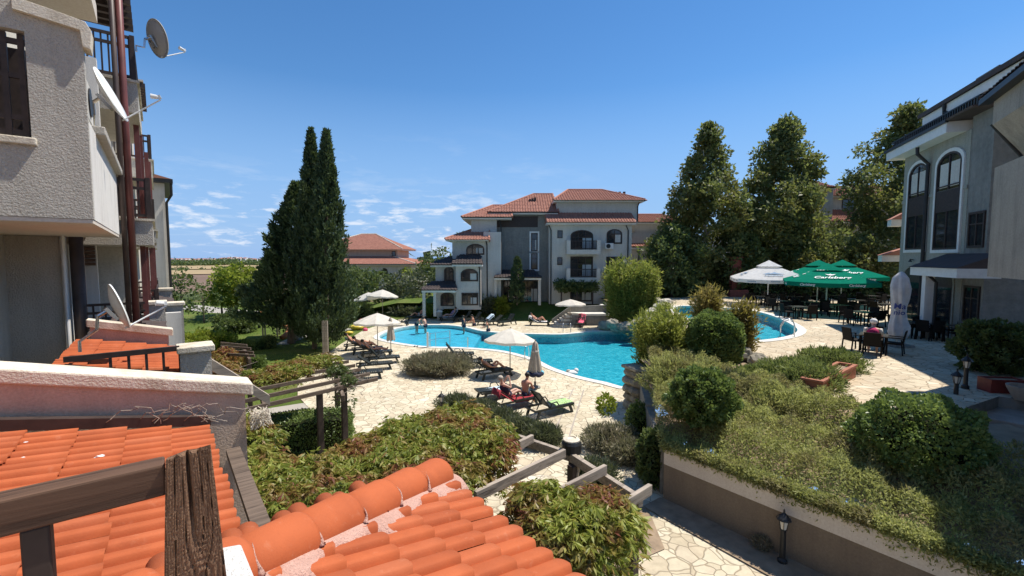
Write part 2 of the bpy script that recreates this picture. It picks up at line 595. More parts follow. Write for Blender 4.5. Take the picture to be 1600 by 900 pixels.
    def sheet(self, outer, holes=(), z=0.0):
        loops = [[Vector((p[0], p[1], 0)) for p in outer]] + [[Vector((p[0], p[1], 0)) for p in h] for h in holes]
        tri = tessellate_polygon(loops)
        vs = [(p.x, p.y, z) for l in loops for p in l]
        up = []
        for t in tri:
            a, b, c = (vs[i] for i in t)
            cr = (b[0] - a[0]) * (c[1] - a[1]) - (b[1] - a[1]) * (c[0] - a[0])
            up.append(tuple(t) if cr > 0 else tuple(t)[::-1])
        return self.add(vs, up)

    def ball(self, c, r, seg=12, rings=8, sc=(1, 1, 1), lump=0.0, rs=0):
        rg = random.Random(rs)
        c = Vector(c)
        vs, fs = [], []
        for i in range(rings + 1):
            th = PI * i / rings
            for k in range(seg):
                a = 2 * PI * k / seg
                q = 1 + (rg.random() - .5) * 2 * lump * (0 < i < rings)
                vs.append(c + Vector((math.sin(th) * math.cos(a) * sc[0], math.sin(th) * math.sin(a) * sc[1], math.cos(th) * sc[2])) * r * q)
        for i in range(rings):
            for k in range(seg):
                k2 = (k + 1) % seg
                fs.append((i * seg + k, (i + 1) * seg + k, (i + 1) * seg + k2, i * seg + k2))
        return self.add(vs, fs)

    def build(self, name, mat, parent=None, smooth=False, bevel=0.0, label=None, cat=None, group=None, kind=None, origin=None, fix=True):
        me = bpy.data.meshes.new(name)
        if parent is not None:
            inv = mat_of(parent).inverted()
            vs = [inv @ p for p in self.v]
            loc = None
        else:
            if origin is None:
                xs = [p.x for p in self.v]; ys = [p.y for p in self.v]
                origin = ((min(xs) + max(xs)) / 2, (min(ys) + max(ys)) / 2, min(p.z for p in self.v))
            loc = Vector(origin)
            vs = [p - loc for p in self.v]
        me.from_pydata([tuple(p) for p in vs], [], self.f)
        if fix:
            bm = bmesh.new()
            bm.from_mesh(me)
            bmesh.ops.recalc_face_normals(bm, faces=bm.faces)
            bm.to_mesh(me)
            bm.free()
        me.materials.append(M[mat] if isinstance(mat, str) else mat)
        if smooth:
            me.polygons.foreach_set('use_smooth', [True] * len(me.polygons))
        me.update()
        o = bpy.data.objects.new(name, me)
        COL.objects.link(o)
        if parent is not None:
            o.parent = parent
        else:
            o.location = loc
        if bevel:
            b = o.modifiers.new('bevel', 'BEVEL')
            b.width = bevel
            b.segments = 2
            b.limit_method = 'ANGLE'
        return tag(o, label, cat, group, kind)


def build_np(name, V, Fq, mat, parent=None, origin=None, **kw):
    """quads from arrays (world frame)"""
    V = np.asarray(V, dtype=np.float64).reshape(-1, 3)
    me = bpy.data.meshes.new(name)
    if parent is not None:
        mi = np.array(mat_of(parent).inverted())
        V = V @ mi[:3, :3].T + mi[:3, 3]
    else:
        if origin is None:
            origin = ((V[:, 0].min() + V[:, 0].max()) / 2, (V[:, 1].min() + V[:, 1].max()) / 2, V[:, 2].min())
        V = V - np.array(origin)
    n = len(V)
    Fq = np.asarray(Fq, dtype=np.int32)
    k = Fq.shape[1]
    me.vertices.add(n)
    me.vertices.foreach_set('co', V.astype(np.float32).ravel())
    me.loops.add(Fq.size)
    me.loops.foreach_set('vertex_index', Fq.ravel())
    me.polygons.add(len(Fq))
    me.polygons.foreach_set('loop_start', np.arange(0, Fq.size, k, dtype=np.int32))
    me.polygons.foreach_set('loop_total', np.full(len(Fq), k, dtype=np.int32))
    me.update(calc_edges=True)
    me.validate()
    me.materials.append(M[mat] if isinstance(mat, str) else mat)
    o = bpy.data.objects.new(name, me)
    COL.objects.link(o)
    if parent is not None:
        o.parent = parent
    else:
        o.location = origin
    return tag(o, **kw)


def children(o):
    return [c for c in bpy.data.objects if c.parent == o]


def copy_tree(o, parent=None):
    c = o.copy()
    COL.objects.link(c)
    if parent is not None:
        c.parent = parent
    for ch in children(o):
        copy_tree(ch, c)
    return c


def place(o, p, rz, label=None, group=None):
    o.location = p
    o.rotation_euler = (0, 0, rz)
    return tag(o, label, None, group)


# ------------------------------------------------------------------ leaves
def unit(a):
    return a / np.maximum(np.linalg.norm(a, axis=1, keepdims=True), 1e-9)


def rdir(n):
    return unit(RNG.normal(size=(n, 3)))


def leaf_quads(P, D, L, W):
    """one rhombic leaf per point: starts at P, runs along D"""
    n = len(P)
    D = unit(D)
    S = unit(np.cross(D, rdir(n)))
    L = np.broadcast_to(L, (n,))[:, None]
    W = np.broadcast_to(W, (n,))[:, None]
    Nn = np.cross(S, D)
    mid = P + D * L * .45 + Nn * L * .06
    V = np.stack([P, mid - S * W / 2, P + D * L, mid + S * W / 2], axis=1).reshape(-1, 3)
    Fq = np.arange(n * 4).reshape(n, 4)
    return V, Fq


def join_np(parts):
    Vs, Fs, b = [], [], 0
    for V, Fq in parts:
        Vs.append(V)
        Fs.append(Fq + b)
        b += len(V)
    return np.concatenate(Vs), np.concatenate(Fs)


def blob_pts(c, rad, n, shell=.55, power=2.0, lump=.18, zmin=None, seed=0):
    """points in the outer layer of a lumpy (super)ellipsoid, and outward normals"""
    rg = np.random.default_rng(seed + 5)
    d = unit(rg.normal(size=(n, 3)))
    if power != 2.0:
        k = (np.abs(d) ** power).sum(axis=1, keepdims=True) ** (-1 / power)
        s = d * k
    else:
        s = d
    ph = rg.uniform(0, 6.28, size=(4, 3))
    fr = rg.uniform(2.0, 4.5, size=(4, 3))
    l = sum(np.sin(d[:, 0] * fr[i, 0] * 2 + ph[i, 0]) * np.sin(d[:, 1] * fr[i, 1] * 2 + ph[i, 1]) * np.sin(d[:, 2] * fr[i, 2] * 2 + ph[i, 2]) for i in range(4))
    q = (1 + lump * l) * (1 - shell * rg.random(n) ** 2)
    P = np.array(c) + s * q[:, None] * np.array(rad)
    nr = unit(d / np.array(rad))
    if zmin is not None:
        ok = P[:, 2] > zmin
        P, nr = P[ok], nr[ok]
    return P, nr
# ------------------------------------------------------------------ camera, sun, sky
cd = bpy.data.cameras.new('camera')
cam = bpy.data.objects.new('camera', cd)
COL.objects.link(cam)
cam.location = EYE
cam.rotation_euler = (PI / 2 - TH, 0, 0)
cd.sensor_width = 36
cd.lens = 36 * FPX / 1600
cd.clip_start = .05
cd.clip_end = 90000
scene.camera = cam

SUN_AZ, SUN_EL = R(65), R(63)          # azimuth measured to the right of the view
sd = bpy.data.lights.new('sun', 'SUN')
sd.energy = 3.2
sd.angle = R(.53)
sd.color = (1, .94, .85)
sun = bpy.data.objects.new('sun', sd)
COL.objects.link(sun)
sv = Vector((math.sin(SUN_AZ) * math.cos(SUN_EL), math.cos(SUN_AZ) * math.cos(SUN_EL), math.sin(SUN_EL)))
sun.rotation_euler = sv.to_track_quat('Z', 'Y').to_euler()
sun.location = (20, 10, 40)

w = bpy.data.worlds.new('World')
scene.world = w
w.use_nodes = True
nt = w.node_tree
nt.nodes.clear()
wo = nd(nt, 'ShaderNodeOutputWorld')
bg = nd(nt, 'ShaderNodeBackground')
bg.inputs[1].default_value = .074
sky = nd(nt, 'ShaderNodeTexSky', sky_type='NISHITA')
sky.sun_disc = False
sky.sun_elevation = SUN_EL
sky.sun_rotation = SUN_AZ
sky.altitude = 60
sky.air_density = 1.0
sky.dust_density = 0.0
sky.ozone_density = 4.5
tc = nd(nt, 'ShaderNodeTexCoord')
sep = nd(nt, 'ShaderNodeSeparateXYZ')
nt.links.new(tc.outputs['Generated'], sep.inputs[0])
# clouds live on a flat layer high above the land: project the view direction on it
zz = nd(nt, 'ShaderNodeMath', operation='MAXIMUM')
nt.links.new(sep.outputs[2], zz.inputs[0])
zz.inputs[1].default_value = 0.0
za = nd(nt, 'ShaderNodeMath', operation='ADD')
nt.links.new(zz.outputs[0], za.inputs[0])
za.inputs[1].default_value = .045
div = nd(nt, 'ShaderNodeVectorMath', operation='DIVIDE')
nt.links.new(tc.outputs['Generated'], div.inputs[0])
cmb = nd(nt, 'ShaderNodeCombineXYZ')
for i in range(3):
    nt.links.new(za.outputs[0], cmb.inputs[i])
nt.links.new(cmb.outputs[0], div.inputs[1])
cn = noise(nt, 1.15, 9, .62, div.outputs[0], .3)
# small cumulus in a low band (seen side-on they keep their height)
mp = nd(nt, 'ShaderNodeMapping')
mp.inputs['Scale'].default_value = (15, 15, 62)
nt.links.new(tc.outputs['Generated'], mp.inputs[0])
cu = noise(nt, 1.0, 8, .62, mp.outputs[0], .2)
band = ramp(nt, sep.outputs[2], [(0.0, (.75,) * 3), (.05, (1,) * 3), (.1, (.8,) * 3), (.15, (.1,) * 3), (.2, (0,) * 3)])
side = ramp(nt, sep.outputs[0], [(0.0, (1,) * 3), (.02, (1,) * 3), (.12, (.5,) * 3), (.3, (.0,) * 3)])
cum = ramp(nt, cu, [(.52, (0,) * 3), (.64, (1,) * 3)])
c1 = mixc(nt, 1.0, cum, band, 'MULTIPLY')
c1 = mixc(nt, 1.0, c1, side, 'MULTIPLY')
wis = ramp(nt, cn, [(.55, (0,) * 3), (.8, (.5,) * 3)])
wb = ramp(nt, sep.outputs[2], [(.02, (.5,) * 3), (.12, (.9,) * 3), (.2, (.5,) * 3), (.28, (.0,) * 3)])
c2 = mixc(nt, 1.0, wis, wb, 'MULTIPLY')
c2 = mixc(nt, 1.0, c2, side, 'MULTIPLY')
cl = mixc(nt, 1.0, mixc(nt, 1.0, c1, c2, 'SCREEN'), (.8, .8, .8), 'MULTIPLY')
hsv = nd(nt, 'ShaderNodeHueSaturation')
hsv.inputs['Saturation'].default_value = 1.2
nt.links.new(sky.outputs[0], hsv.inputs['Color'])
hz = ramp(nt, sep.outputs[2], [(0.0, (.95,) * 3), (.12, (.75,) * 3), (.34, (0,) * 3)])
skyb = mixc(nt, hz, hsv.outputs[0], (2.0, 3.4, 5.9))   # moist sea air near the horizon
skycol = mixc(nt, cl, skyb, (6.0, 6.4, 7.0))
nt.links.new(skycol, bg.inputs[0])
nt.links.new(bg.outputs[0], wo.inputs[0])

scene.view_settings.view_transform = 'Standard'
scene.view_settings.look = 'None'
scene.view_settings.exposure = 1.0
scene.view_settings.gamma = 1.0
scene.view_settings.use_curve_mapping = False
scene.cycles.max_bounces = 6
scene.cycles.diffuse_bounces = 3
scene.cycles.glossy_bounces = 2
scene.cycles.transmission_bounces = 3
scene.cycles.transparent_max_bounces = 8
scene.cycles.caustics_reflective = False
scene.cycles.caustics_refractive = False
scene.cycles.use_denoising = True

# ------------------------------------------------------------------ outlines
def smooth_loop(pts, n=4):
    out = []
    k = len(pts)
    for i in range(k):
        p0, p1, p2, p3 = (Vector(pts[(i + j - 1) % k][:2]) for j in range(4))
        for s in range(n):
            t = s / n
            out.append(.5 * ((2 * p1) + (p2 - p0) * t + (2 * p0 - 5 * p1 + 4 * p2 - p3) * t * t + (3 * p1 - p0 - 3 * p2 + p3) * t ** 3))
    return out


def xy(p):
    return (p.x, p.y)


POOL = smooth_loop([xy(atz(*p, 0)) for p in [
    (592, 527), (606, 518), (630, 511.5), (660, 508.5), (700, 508.5), (728, 512), (746, 516.5), (769, 519.5), (800, 521.5), (833, 522.3), (877, 523),
    (911, 520), (935, 518), (985, 519), (1003, 530), (1006, 550), (1006, 580), (981, 604), (948, 598), (911, 590), (887, 583),
    (862, 574), (838, 562), (813, 554.5), (789, 549), (764, 546), (720, 543), (672, 542), (640, 538.5), (608, 533)]], 3)


def offset(loop, d):
    n = len(loop)
    a = sum(loop[i].x * loop[(i + 1) % n].y - loop[(i + 1) % n].x * loop[i].y for i in range(n))
    s = 1 if a > 0 else -1
    out = []
    for i in range(n):
        t = (loop[(i + 1) % n] - loop[i - 1]).normalized()
        out.append(loop[i] + Vector((t.y, -t.x)) * d * s)
    return out


ZT = 2.3                                # level of the upper terrace
UPPER = smooth_loop([xy(atz(*p, ZT)) for p in [
    (1056, 482), (1066, 478.5), (1110, 480), (1160, 484), (1190, 489), (1215, 497), (1237, 508), (1246, 515.5), (1241, 522), (1225, 527),
    (1200, 531), (1165, 532.5), (1122, 522), (1084, 503), (1062, 490)]], 3)
TERR = [xy(atz(*p, ZT)) for p in [(1030, 478), (1035, 466), (1100, 462), (1330, 462), (1560, 468)]] + \
       [(46, 24), (30, 8), (18.5, 8.6), (15.2, 10.5), (13.4, 12.1), (11.6, 11.2), (10.2, 10.0), (9.0, 10.2), (8.75, 12.0), (9.3, 13.6), (9.6, 15.0), (9.3, 16.4), (8.3, 18.2), (8.7, 20.6), (9.1, 23.5), (9.5, 26), (10.4, 29), (11.2, 32)]
DECK = [(6.2, 3.0), (2.0, 3.2), (1.3, 5.0), (.2, 7.2), (-1.2, 9.0), (-3.6, 10.8), (-5.6, 12.4), (-6.6, 14.6), (-7.6, 17.0), (-9.5, 19.5), (-11.2, 23.0), (-11.7, 27.0),
        (-12.2, 32.0), (-12.6, 38.0), (-11.3, 44.0), (-6.0, 46.3), (-1.0, 46.0), (1.5, 43.0), (8.0, 43.0), (10.6, 40.5), (10.7, 34), (9.7, 29), (8.4, 24), (7.8, 20.6), (6.2, 18.6),
        (5.5, 17.5), (4.2, 12.2), (4.0, 11.2), (5.6, 8.9), (7.6, 6.2), (9.0, 4.0)]
HOLE = [(9, 3.4), (9, 5), (44, 8), (44, 44), (10.5, 43), (2, 42.6), (-1.5, 45.5), (-6, 45.7), (-11, 43.3), (-12.2, 38), (-11.8, 32), (-11.3, 27), (-10.8, 23), (-9, 19.8), (-7.2, 17.2), (-6.2, 14.8), (-5.3, 12.6), (-3.4, 11.1), (-1, 9.3), (.5, 7.4), (1.6, 5.1), (2.2, 3.6)]

# ------------------------------------------------------------------ ground, far land, sea
def land_z(r, a):
    """height of the open country: it falls away beyond the gardens, rises to a low hill on the left, sinks into the sea on the right"""
    t = min(1, max(0, (r - 75) / 300))
    z = -.06 - 19 * (t * t * (3 - 2 * t))
    ad = math.degrees(a)               # 0 = straight ahead, negative = left
    if r > 900:
        hill = math.exp(-((ad + 40) / 17) ** 2) * 13 + math.exp(-((ad + 31.5) / 1.6) ** 2) * 9
        k = min(1, (r - 900) / 1400)
        z += hill * k * k
        fall = 1 / (1 + math.exp(-(ad + 19) / 2.0))
        z -= fall * 34 * min(1, (r - 900) / 800)
        if r > 5200:
            z -= 60 * min(1, (r - 5200) / 2500)
    return z


V, Fc = [], []
SEG = 180
rings = [76, 95, 120, 150, 190, 240, 300, 380, 480, 620, 800, 1000, 1300, 1700, 2200, 2700, 3300, 4200, 5400, 8000]
angs = [-PI + 2 * PI * i / SEG for i in range(SEG)]
outer = [(76 * math.sin(a), 76 * math.cos(a)) for a in angs]
mb = MB()
mb.sheet(outer, [HOLE], -.06)
b0 = len(mb.v)
for r in rings:
    mb.v += [Vector((r * math.sin(a), r * math.cos(a), land_z(r, a))) for a in angs]
for i in range(len(rings) - 1):
    for k in range(SEG):
        k2 = (k + 1) % SEG
        mb.f.append((b0 + i * SEG + k, b0 + i * SEG + k2, b0 + (i + 1) * SEG + k2, b0 + (i + 1) * SEG + k))
mb.build('ground', 'land', kind='structure', fix=False)

mb = MB()
mb.add([(-60000, 1500, -41), (60000, 1500, -41), (60000, 70000, -41), (-60000, 70000, -41)], [(0, 1, 2, 3)])
mb.build('sea', 'sea', kind='structure', fix=False)


def land_sheet(name, mat, a0, a1, r0, r1, na, nr, lift, kind='structure'):
    mb = MB()
    for j in range(nr + 1):
        for i in range(na + 1):
            a = R(a0 + (a1 - a0) * i / na)
            r = r0 + (r1 - r0) * j / nr
            mb.v.append(Vector((r * math.sin(a), r * math.cos(a), land_z(r, a) + lift)))
    for j in range(nr):
        for i in range(na):
            q = j * (na + 1) + i
            mb.f.append((q, q + 1, q + na + 2, q + na + 1))
    mb.build(name, mat, kind=kind, fix=False)


land_sheet('ploughed_field', 'field_brown', -50, -18, 380, 780, 18, 10, 1.2)
land_sheet('stubble_field', 'field_tan', -52, -18, 800, 1080, 18, 6, 1.6)
land_sheet('dry_field', 'field_tan', -52, -22, 1150, 1500, 16, 5, 1.6)

# far hillside town, and the dark wood below it
rg = random.Random(3)
mbs = {'stucco_white': MB(), 'tile_far': MB()}
for _ in range(620):
    ad = rg.uniform(-46, -25)
    r = rg.uniform(2100, 3200)
    a = R(ad)
    x, y, z = r * math.sin(a), r * math.cos(a), land_z(r, a)
    s = rg.uniform(5, 11)
    h = rg.choice((4, 5, 6, 9))
    mbs['stucco_white'].box(x - s, x + s, y - 6, y + 6, z - 2, z + h)
    mbs['tile_far'].add([(x - s * .6, y - 5, z + h), (x + s * .6, y - 5, z + h), (x + s * .6, y + 5, z + h), (x - s * .6, y + 5, z + h), (x - s * .4, y, z + h + 2), (x + s * .4, y, z + h + 2)],
                        [(0, 1, 5, 4), (1, 2, 5), (2, 3, 4, 5), (3, 0, 4)])
e = empty('distant_town', (0, 2200, -20), 0, 'distant town of pale houses spread along the low hill on the horizon', 'town')
e['kind'] = 'stuff'
mbs['stucco_white'].build('house_walls', 'stucco_white', e)['kind'] = 'stuff'
mbs['tile_far'].build('house_roofs', 'tile_far', e)['kind'] = 'stuff'


def far_wood(name, a0, a1, r0, r1, n, size, label, lf='lf_mid'):
    a = np.radians(RNG.uniform(a0, a1, n))
    r = RNG.uniform(r0, r1, n)
    C = np.stack([r * np.sin(a), r * np.cos(a), [land_z(rr, aa) for rr, aa in zip(r, a)]], axis=1)
    k = 26
    P = np.repeat(C, k, axis=0) + np.concatenate([RNG.normal(size=(n * k, 2)) * size * .7, np.abs(RNG.normal(size=(n * k, 1))) * size * .75], axis=1)
    V, Fq = leaf_quads(P, rdir(n * k), size * .8, size * .7)
    build_np(name, V, Fq, lf, label=label, cat='wood', kind='stuff')


far_wood('far_wood', -52, -20, 1560, 2000, 900, 7, 'dark belt of far off woodland between the fields and the town')
far_wood('field_edge_scrub', -48, -22, 1085, 1140, 90, 4, 'low scrub along the edge of the far field')
far_wood('coastal_wood', -19, 4, 130, 420, 420, 4.2, 'hazy far off trees towards the sea behind the resort houses', 'lf_olive')

# ------------------------------------------------------------------ lawns
LAWN = [(-60, 18), (-16, 12), (-9.5, 11.8), (-7.4, 11.6), (-5.5, 12.6), (-6.4, 14.8), (-7.4, 17.2), (-9.2, 19.8), (-11, 23.2), (-11.4, 27.2), (-11.9, 32.2), (-12.3, 38.2), (-11.1, 43.6), (-14, 62), (-62, 62)]
MB().sheet(LAWN, z=-.03).build('lawn', 'grass', kind='structure', fix=False)
mb = MB()
path_pts = [atz(*p, 0) for p in [(372, 588), (470, 560), (560, 553)]]
# pale garden paths in the lawn
def strip(name, pts, wdt, z, mat):
    mb = MB()
    L_, R_ = [], []
    for i, p in enumerate(pts):
        d = (pts[min(i + 1, len(pts) - 1)] - pts[max(i - 1, 0)]).normalized()
        n_ = Vector((-d.y, d.x, 0))
        L_.append(p + n_ * wdt / 2)
        R_.append(p - n_ * wdt / 2)
    for i in range(len(pts)):
        mb.v += [Vector((L_[i].x, L_[i].y, z)), Vector((R_[i].x, R_[i].y, z))]
    for i in range(len(pts) - 1):
        mb.f.append((2 * i, 2 * i + 1, 2 * i + 3, 2 * i + 2))
    return mb.build(name, mat, kind='structure', fix=False)


strip('garden_path', [atz(*p, 0) for p in [(440, 538), (462, 528), (505, 520), (560, 512)]], 1.0, -.015, 'asphalt')
strip('garden_walk', [atz(*p, 0) for p in [(330, 655), (400, 645), (470, 634), (545, 626)]], .8, -.015, 'asphalt')
strip('park_path', [atz(*p, 0) for p in [(285, 478), (350, 486), (405, 489), (470, 484)]], 3.2, -.015, 'asphalt')

# rising lawn in front of the main house
mb = MB()
prof = [(42.4, -.04), (43.6, .05), (45.2, .75), (46.6, 1.4), (50, 1.55), (64, 1.7)]
xs = [-16, -12, -8, -4, 0, 3, 6, 9, 12, 16, 22]
for y, z in prof:
    for x in xs:
        yy = y + (3.2 if x < -3 and y < 46 else 0) * (1 if x < -6 else .5)
        mb.v.append(Vector((x, yy, z if x > -14 else z * .4)))
nx = len(xs)
for j in range(len(prof) - 1):
    for i in range(nx - 1):
        q = j * nx + i
        mb.f.append((q, q + 1, q + nx + 1, q + nx))
mb.build('sloping_lawn', 'grass', kind='structure', fix=False)
# ground behind the terrace
MB().sheet([(9, 41), (60, 30), (60, 75), (9, 75)], z=2.0).build('upper_ground', 'land', kind='structure', fix=False)

# ------------------------------------------------------------------ pool deck and pool
MB().sheet(DECK, [offset(POOL, .38)], 0).build('pool_deck', 'flag', kind='structure', fix=False)
e = empty('swimming_pool', (-2, 30, -1.6), 0, 'large free-form swimming pool of turquoise water sunk in the lower deck', 'pool')
n = len(POOL)
inn, out_ = POOL, offset(POOL, .42)
mb = MB()
for p, q in zip(inn, out_):
    mb.v += [Vector((p.x, p.y, -.28)), Vector((p.x, p.y, .035)), Vector((q.x, q.y, .035)), Vector((q.x, q.y, -.1))]
for i in range(n):
    for k in range(3):
        j = (i + 1) % n
        mb.f.append((4 * i + k, 4 * i + k + 1, 4 * j + k + 1, 4 * j + k))
mb.build('coping', 'coping', e)
# basin: a shallow round end on the left, a step, then the deep part
mb = MB()
mb.v += [Vector((p.x, p.y, -.2)) for p in POOL] + [Vector((p.x, p.y, -.75)) for p in POOL]
mb.f += [(i, (i + 1) % n, n + (i + 1) % n, n + i) for i in range(n)]
mb.sheet(POOL, z=-.75)
mb.build('basin', 'pool', e, fix=False)
SH = [p for p in POOL if p.x < atz(748, 530).x]
sh = offset(POOL, -.01)
SHL = [p for p in sh if p.x < -2.4]
a_, b_ = SHL[0], SHL[-1]
arc = []
mb = MB()
MB().prism([(p.x, p.y) for p in SHL], -.74, -.3).build('shallow_floor', 'pool_light', e)
MB().sheet(offset(POOL, .0), z=-.075).build('water', 'water', e, fix=False)

# ------------------------------------------------------------------ upper terrace with its own pool
MB().sheet(TERR, [offset(UPPER, .36)], ZT).build('terrace', 'flag2', kind='structure', fix=False)
mb = MB()
n = len(TERR)
mb.v += [Vector((p[0], p[1], ZT)) for p in TERR] + [Vector((p[0], p[1], -.3)) for p in TERR]
mb.f += [(i, (i + 1) % n, n + (i + 1) % n, n + i) for i in range(n)]
mb.build('terrace_edge', 'stone_wall', kind='structure', fix=False)
e = empty('upper_pool', (12, 27, 1.0), 0, 'smaller blue pool on the upper terrace beside the parasols', 'pool')
n = len(UPPER)
mb = MB()
for p, q in zip(UPPER, offset(UPPER, .4)):
    mb.v += [Vector((p.x, p.y, ZT - .28)), Vector((p.x, p.y, ZT + .035)), Vector((q.x, q.y, ZT + .035)), Vector((q.x, q.y, ZT - .1))]
for i in range(n):
    for k in range(3):
        j = (i + 1) % n
        mb.f.append((4 * i + k, 4 * i + k + 1, 4 * j + k + 1, 4 * j + k))
mb.build('coping', 'coping', e)
mb = MB()
mb.v += [Vector((p.x, p.y, ZT - .15)) for p in UPPER] + [Vector((p.x, p.y, ZT - .65)) for p in UPPER]
mb.f += [(i, (i + 1) % n, n + (i + 1) % n, n + i) for i in range(n)]
mb.sheet(UPPER, z=ZT - .65)
mb.build('basin', 'pool', e, fix=False)
MB().sheet(UPPER, z=ZT - .08).build('water', 'water', e, fix=False)

# pairs of pale drain strips let into the deck
for q in [((896, 607), (852, 708)), ((912, 609), (884, 700))]:
    a, b = (atz(*p, 0) for p in q)
    MB().beam(a, b, .055, .008).build('drain_strip', 'step_stone', kind='structure')

# ------------------------------------------------------------------ planting bed behind the retaining wall
BED = [(3.95, 11.1), (4.75, 9.95), (5.7, 8.7), (6.9, 7.15), (8.3, 5.3), (12.3, 7.6), (12.0, 9.7), (10.8, 11.0), (10.2, 12.5), (9.55, 14.0), (9.25, 16.2), (8.25, 18.2), (8.0, 19.6), (6.5, 19.3), (5.3, 17.6), (4.6, 14.4)]


def bed_z(x, y):
    n_ = x * Nv.x + y * Nv.y
    d = min(1, max(0, (n_ - 9.8) / 3.6))
    return 1.2 + 1.02 * d


def inside(poly, x, y):
    c = False
    j = len(poly) - 1
    for i in range(len(poly)):
        xi, yi = poly[i][:2]
        xj, yj = poly[j][:2]
        if (yi > y) != (yj > y) and x < (xj - xi) * (y - yi) / (yj - yi) + xi:
            c = not c
        j = i
    return c


mb = MB()
loops = [[Vector((p[0], p[1], 0)) for p in BED]]
st = .45
idx = {}
for ix in range(8, 30):
    for iy in range(10, 46):
        x, y = ix * st, iy * st
        for dx, dy in ((0, 0), (st, 0), (st, st), (0, st)):
            pass
        if inside(BED, x + st / 2, y + st / 2) and (x * Nv.x + y * Nv.y) > 10.0:
            q = []
            for dx, dy in ((0, 0), (st, 0), (st, st), (0, st)):
                k = (round((x + dx) / st), round((y + dy) / st))
                if k not in idx:
                    idx[k] = len(mb.v)
                    mb.v.append(Vector((x + dx, y + dy, bed_z(x + dx, y + dy) - .03)))
                q.append(idx[k])
            mb.f.append(tuple(q))
mb.build('planting_bed', 'soil', kind='structure', fix=False)
MB().sheet([(3.75, 11.0), (4.05, 11.0), (5.5, 9.2), (7.7, 6.2), (9.2, 4.0), (8.2, 3.6), (6.9, 5.4), (4.7, 8.5), (3.2, 10.6)], z=.03).build('soil_strip', 'soil', kind='structure', fix=False)
MB().sheet([(-.9, 9.2), (.3, 7.4), (1.2, 7.9), (3.2, 9.0), (3.3, 10.4), (2.4, 12.0), (1.4, 11.2), (.2, 10.0)], z=.02).build('flower_bed', 'soil', kind='structure', fix=False)

MB().sheet([(8.2, 5.6), (10, 3), (20, 4), (19, 9), (13.5, 12.5), (11.5, 11.6)], z=1.05).build('shrub_bed', 'soil', kind='structure', fix=False)
# ------------------------------------------------------------------ tiles
def tile_field(name, O, ea, es, en, wid, exp, a_rng, s_rng, ok, mat, parent, amp=.045, lift=.034, rolls=1, seed=1, lip=.02, m=7, **kw):
    """real roof tiles. O: corner; ea: along the eave, es: down the slope, en: out of the roof"""
    rg = np.random.default_rng(seed)
    ea, es, en, O = (np.array(v, dtype=float) for v in (ea, es, en, O))
    V, Fq = [], []
    b = 0
    na0, na1 = int(math.floor(a_rng[0] / wid)), int(math.ceil(a_rng[1] / wid))
    ns0, ns1 = int(math.floor(s_rng[0] / exp)), int(math.ceil(s_rng[1] / exp))
    t = np.concatenate([[0, .05, .11, .18], np.linspace(.18, 1, m - 3)[1:]])     # a roll with one steep side
    prof = amp * np.where(t < .18, np.sin(PI / 2 * t / .18), np.cos(PI / 2 * np.clip((t - .18) / .82, 0, 1)) ** .8)
    for j in range(ns0, ns1):
        for i in range(na0, na1):
            a0, s0 = i * wid, j * exp
            if not ok(a0 + wid / 2, s0 + exp / 2):
                continue
            ja, js, jr, jz = rg.normal(0, .004), rg.normal(0, .007), rg.normal(0, .006), abs(rg.normal(0, .004))
            rows = []
            for (sv_, up) in ((-.1 * exp, .006), (exp * .5, .006 + lift * .55), (exp * 1.02, .006 + lift), (exp * 1.02, .006 + lift - lip)):
                P = O + np.outer(a0 + ja + t * (wid * 1.03) + jr * sv_, ea) + np.outer(np.full(m, s0 + js + sv_), es) + np.outer(prof * (1.0 if up != .006 + lift - lip else .92) + up + jz, en)
                rows.append(P)
            V.append(np.concatenate(rows))
            for k in range(3):
                for q in range(m - 1):
                    Fq.append((b + k * m + q, b + k * m + q + 1, b + (k + 1) * m + q + 1, b + (k + 1) * m + q))
            b += 4 * m
    if not V:
        return None
    o = build_np(name, np.concatenate(V), np.array(Fq), mat, parent, **kw)
    o.data.polygons.foreach_set('use_smooth', [True] * len(o.data.polygons))
    return o


def slope_tiles(name, eL, eR, tR, tL, mat, parent, wid=.24, exp=.36, seed=1, under=True, amp=.05, **kw):
    """tiles over a trapezoid roof face: eave left/right, top right/left"""
    eL, eR, tR, tL = (Vector(p) for p in (eL, eR, tR, tL))
    ea = (eR - eL).normalized()
    en = ea.cross((tL + tR) / 2 - (eL + eR) / 2).normalized()
    if en.z < 0:
        en = -en
    up = en.cross(ea).normalized()
    if up.z < 0:
        up = -up
    es = -up
    H = (tL - eL).dot(up)
    aTL, aTR, aR_ = (tL - eL).dot(ea), (tR - eL).dot(ea), (eR - eL).dot(ea)
    O = eL + up * H

    def ok(a, s):
        f = min(1, max(0, (H - s) / H))
        return aTL * f <= a <= aR_ + (aTR - aR_) * f
    o = tile_field(name, O, ea, es, en, wid, exp, (min(0, aTL), max(aR_, aTR)), (0, H - .02), ok, mat, parent, amp=amp, seed=seed, m=5, **kw)
    return o


# ------------------------------------------------------------------ the apartment house we look out of
LB = Matrix(((Nv.x, Uv.x, 0, 0), (Nv.y, Uv.y, 0, 0), (0, 0, 1, 0), (0, 0, 0, 1)))   # (n, u, z) -> world
apt = empty('apartment_building', nu(-4, 12, 0), ROT_N, 'tall stuccoed apartment house with stacked balconies, brown timber slats and tiled porch roofs', 'building')


def L():
    return MB(LB)


def part(mb, name, mat, parent=apt, **kw):
    return mb.build(name, mat, parent, **kw)


# back body
mb = L()
mb.box(-9, -2.6, 8.95, 33, -.1, 13.0)
mb.box(-9, -3.4, -4, 8.95, -.1, 13.0)
part(mb, 'wall', 'stucco_grey')
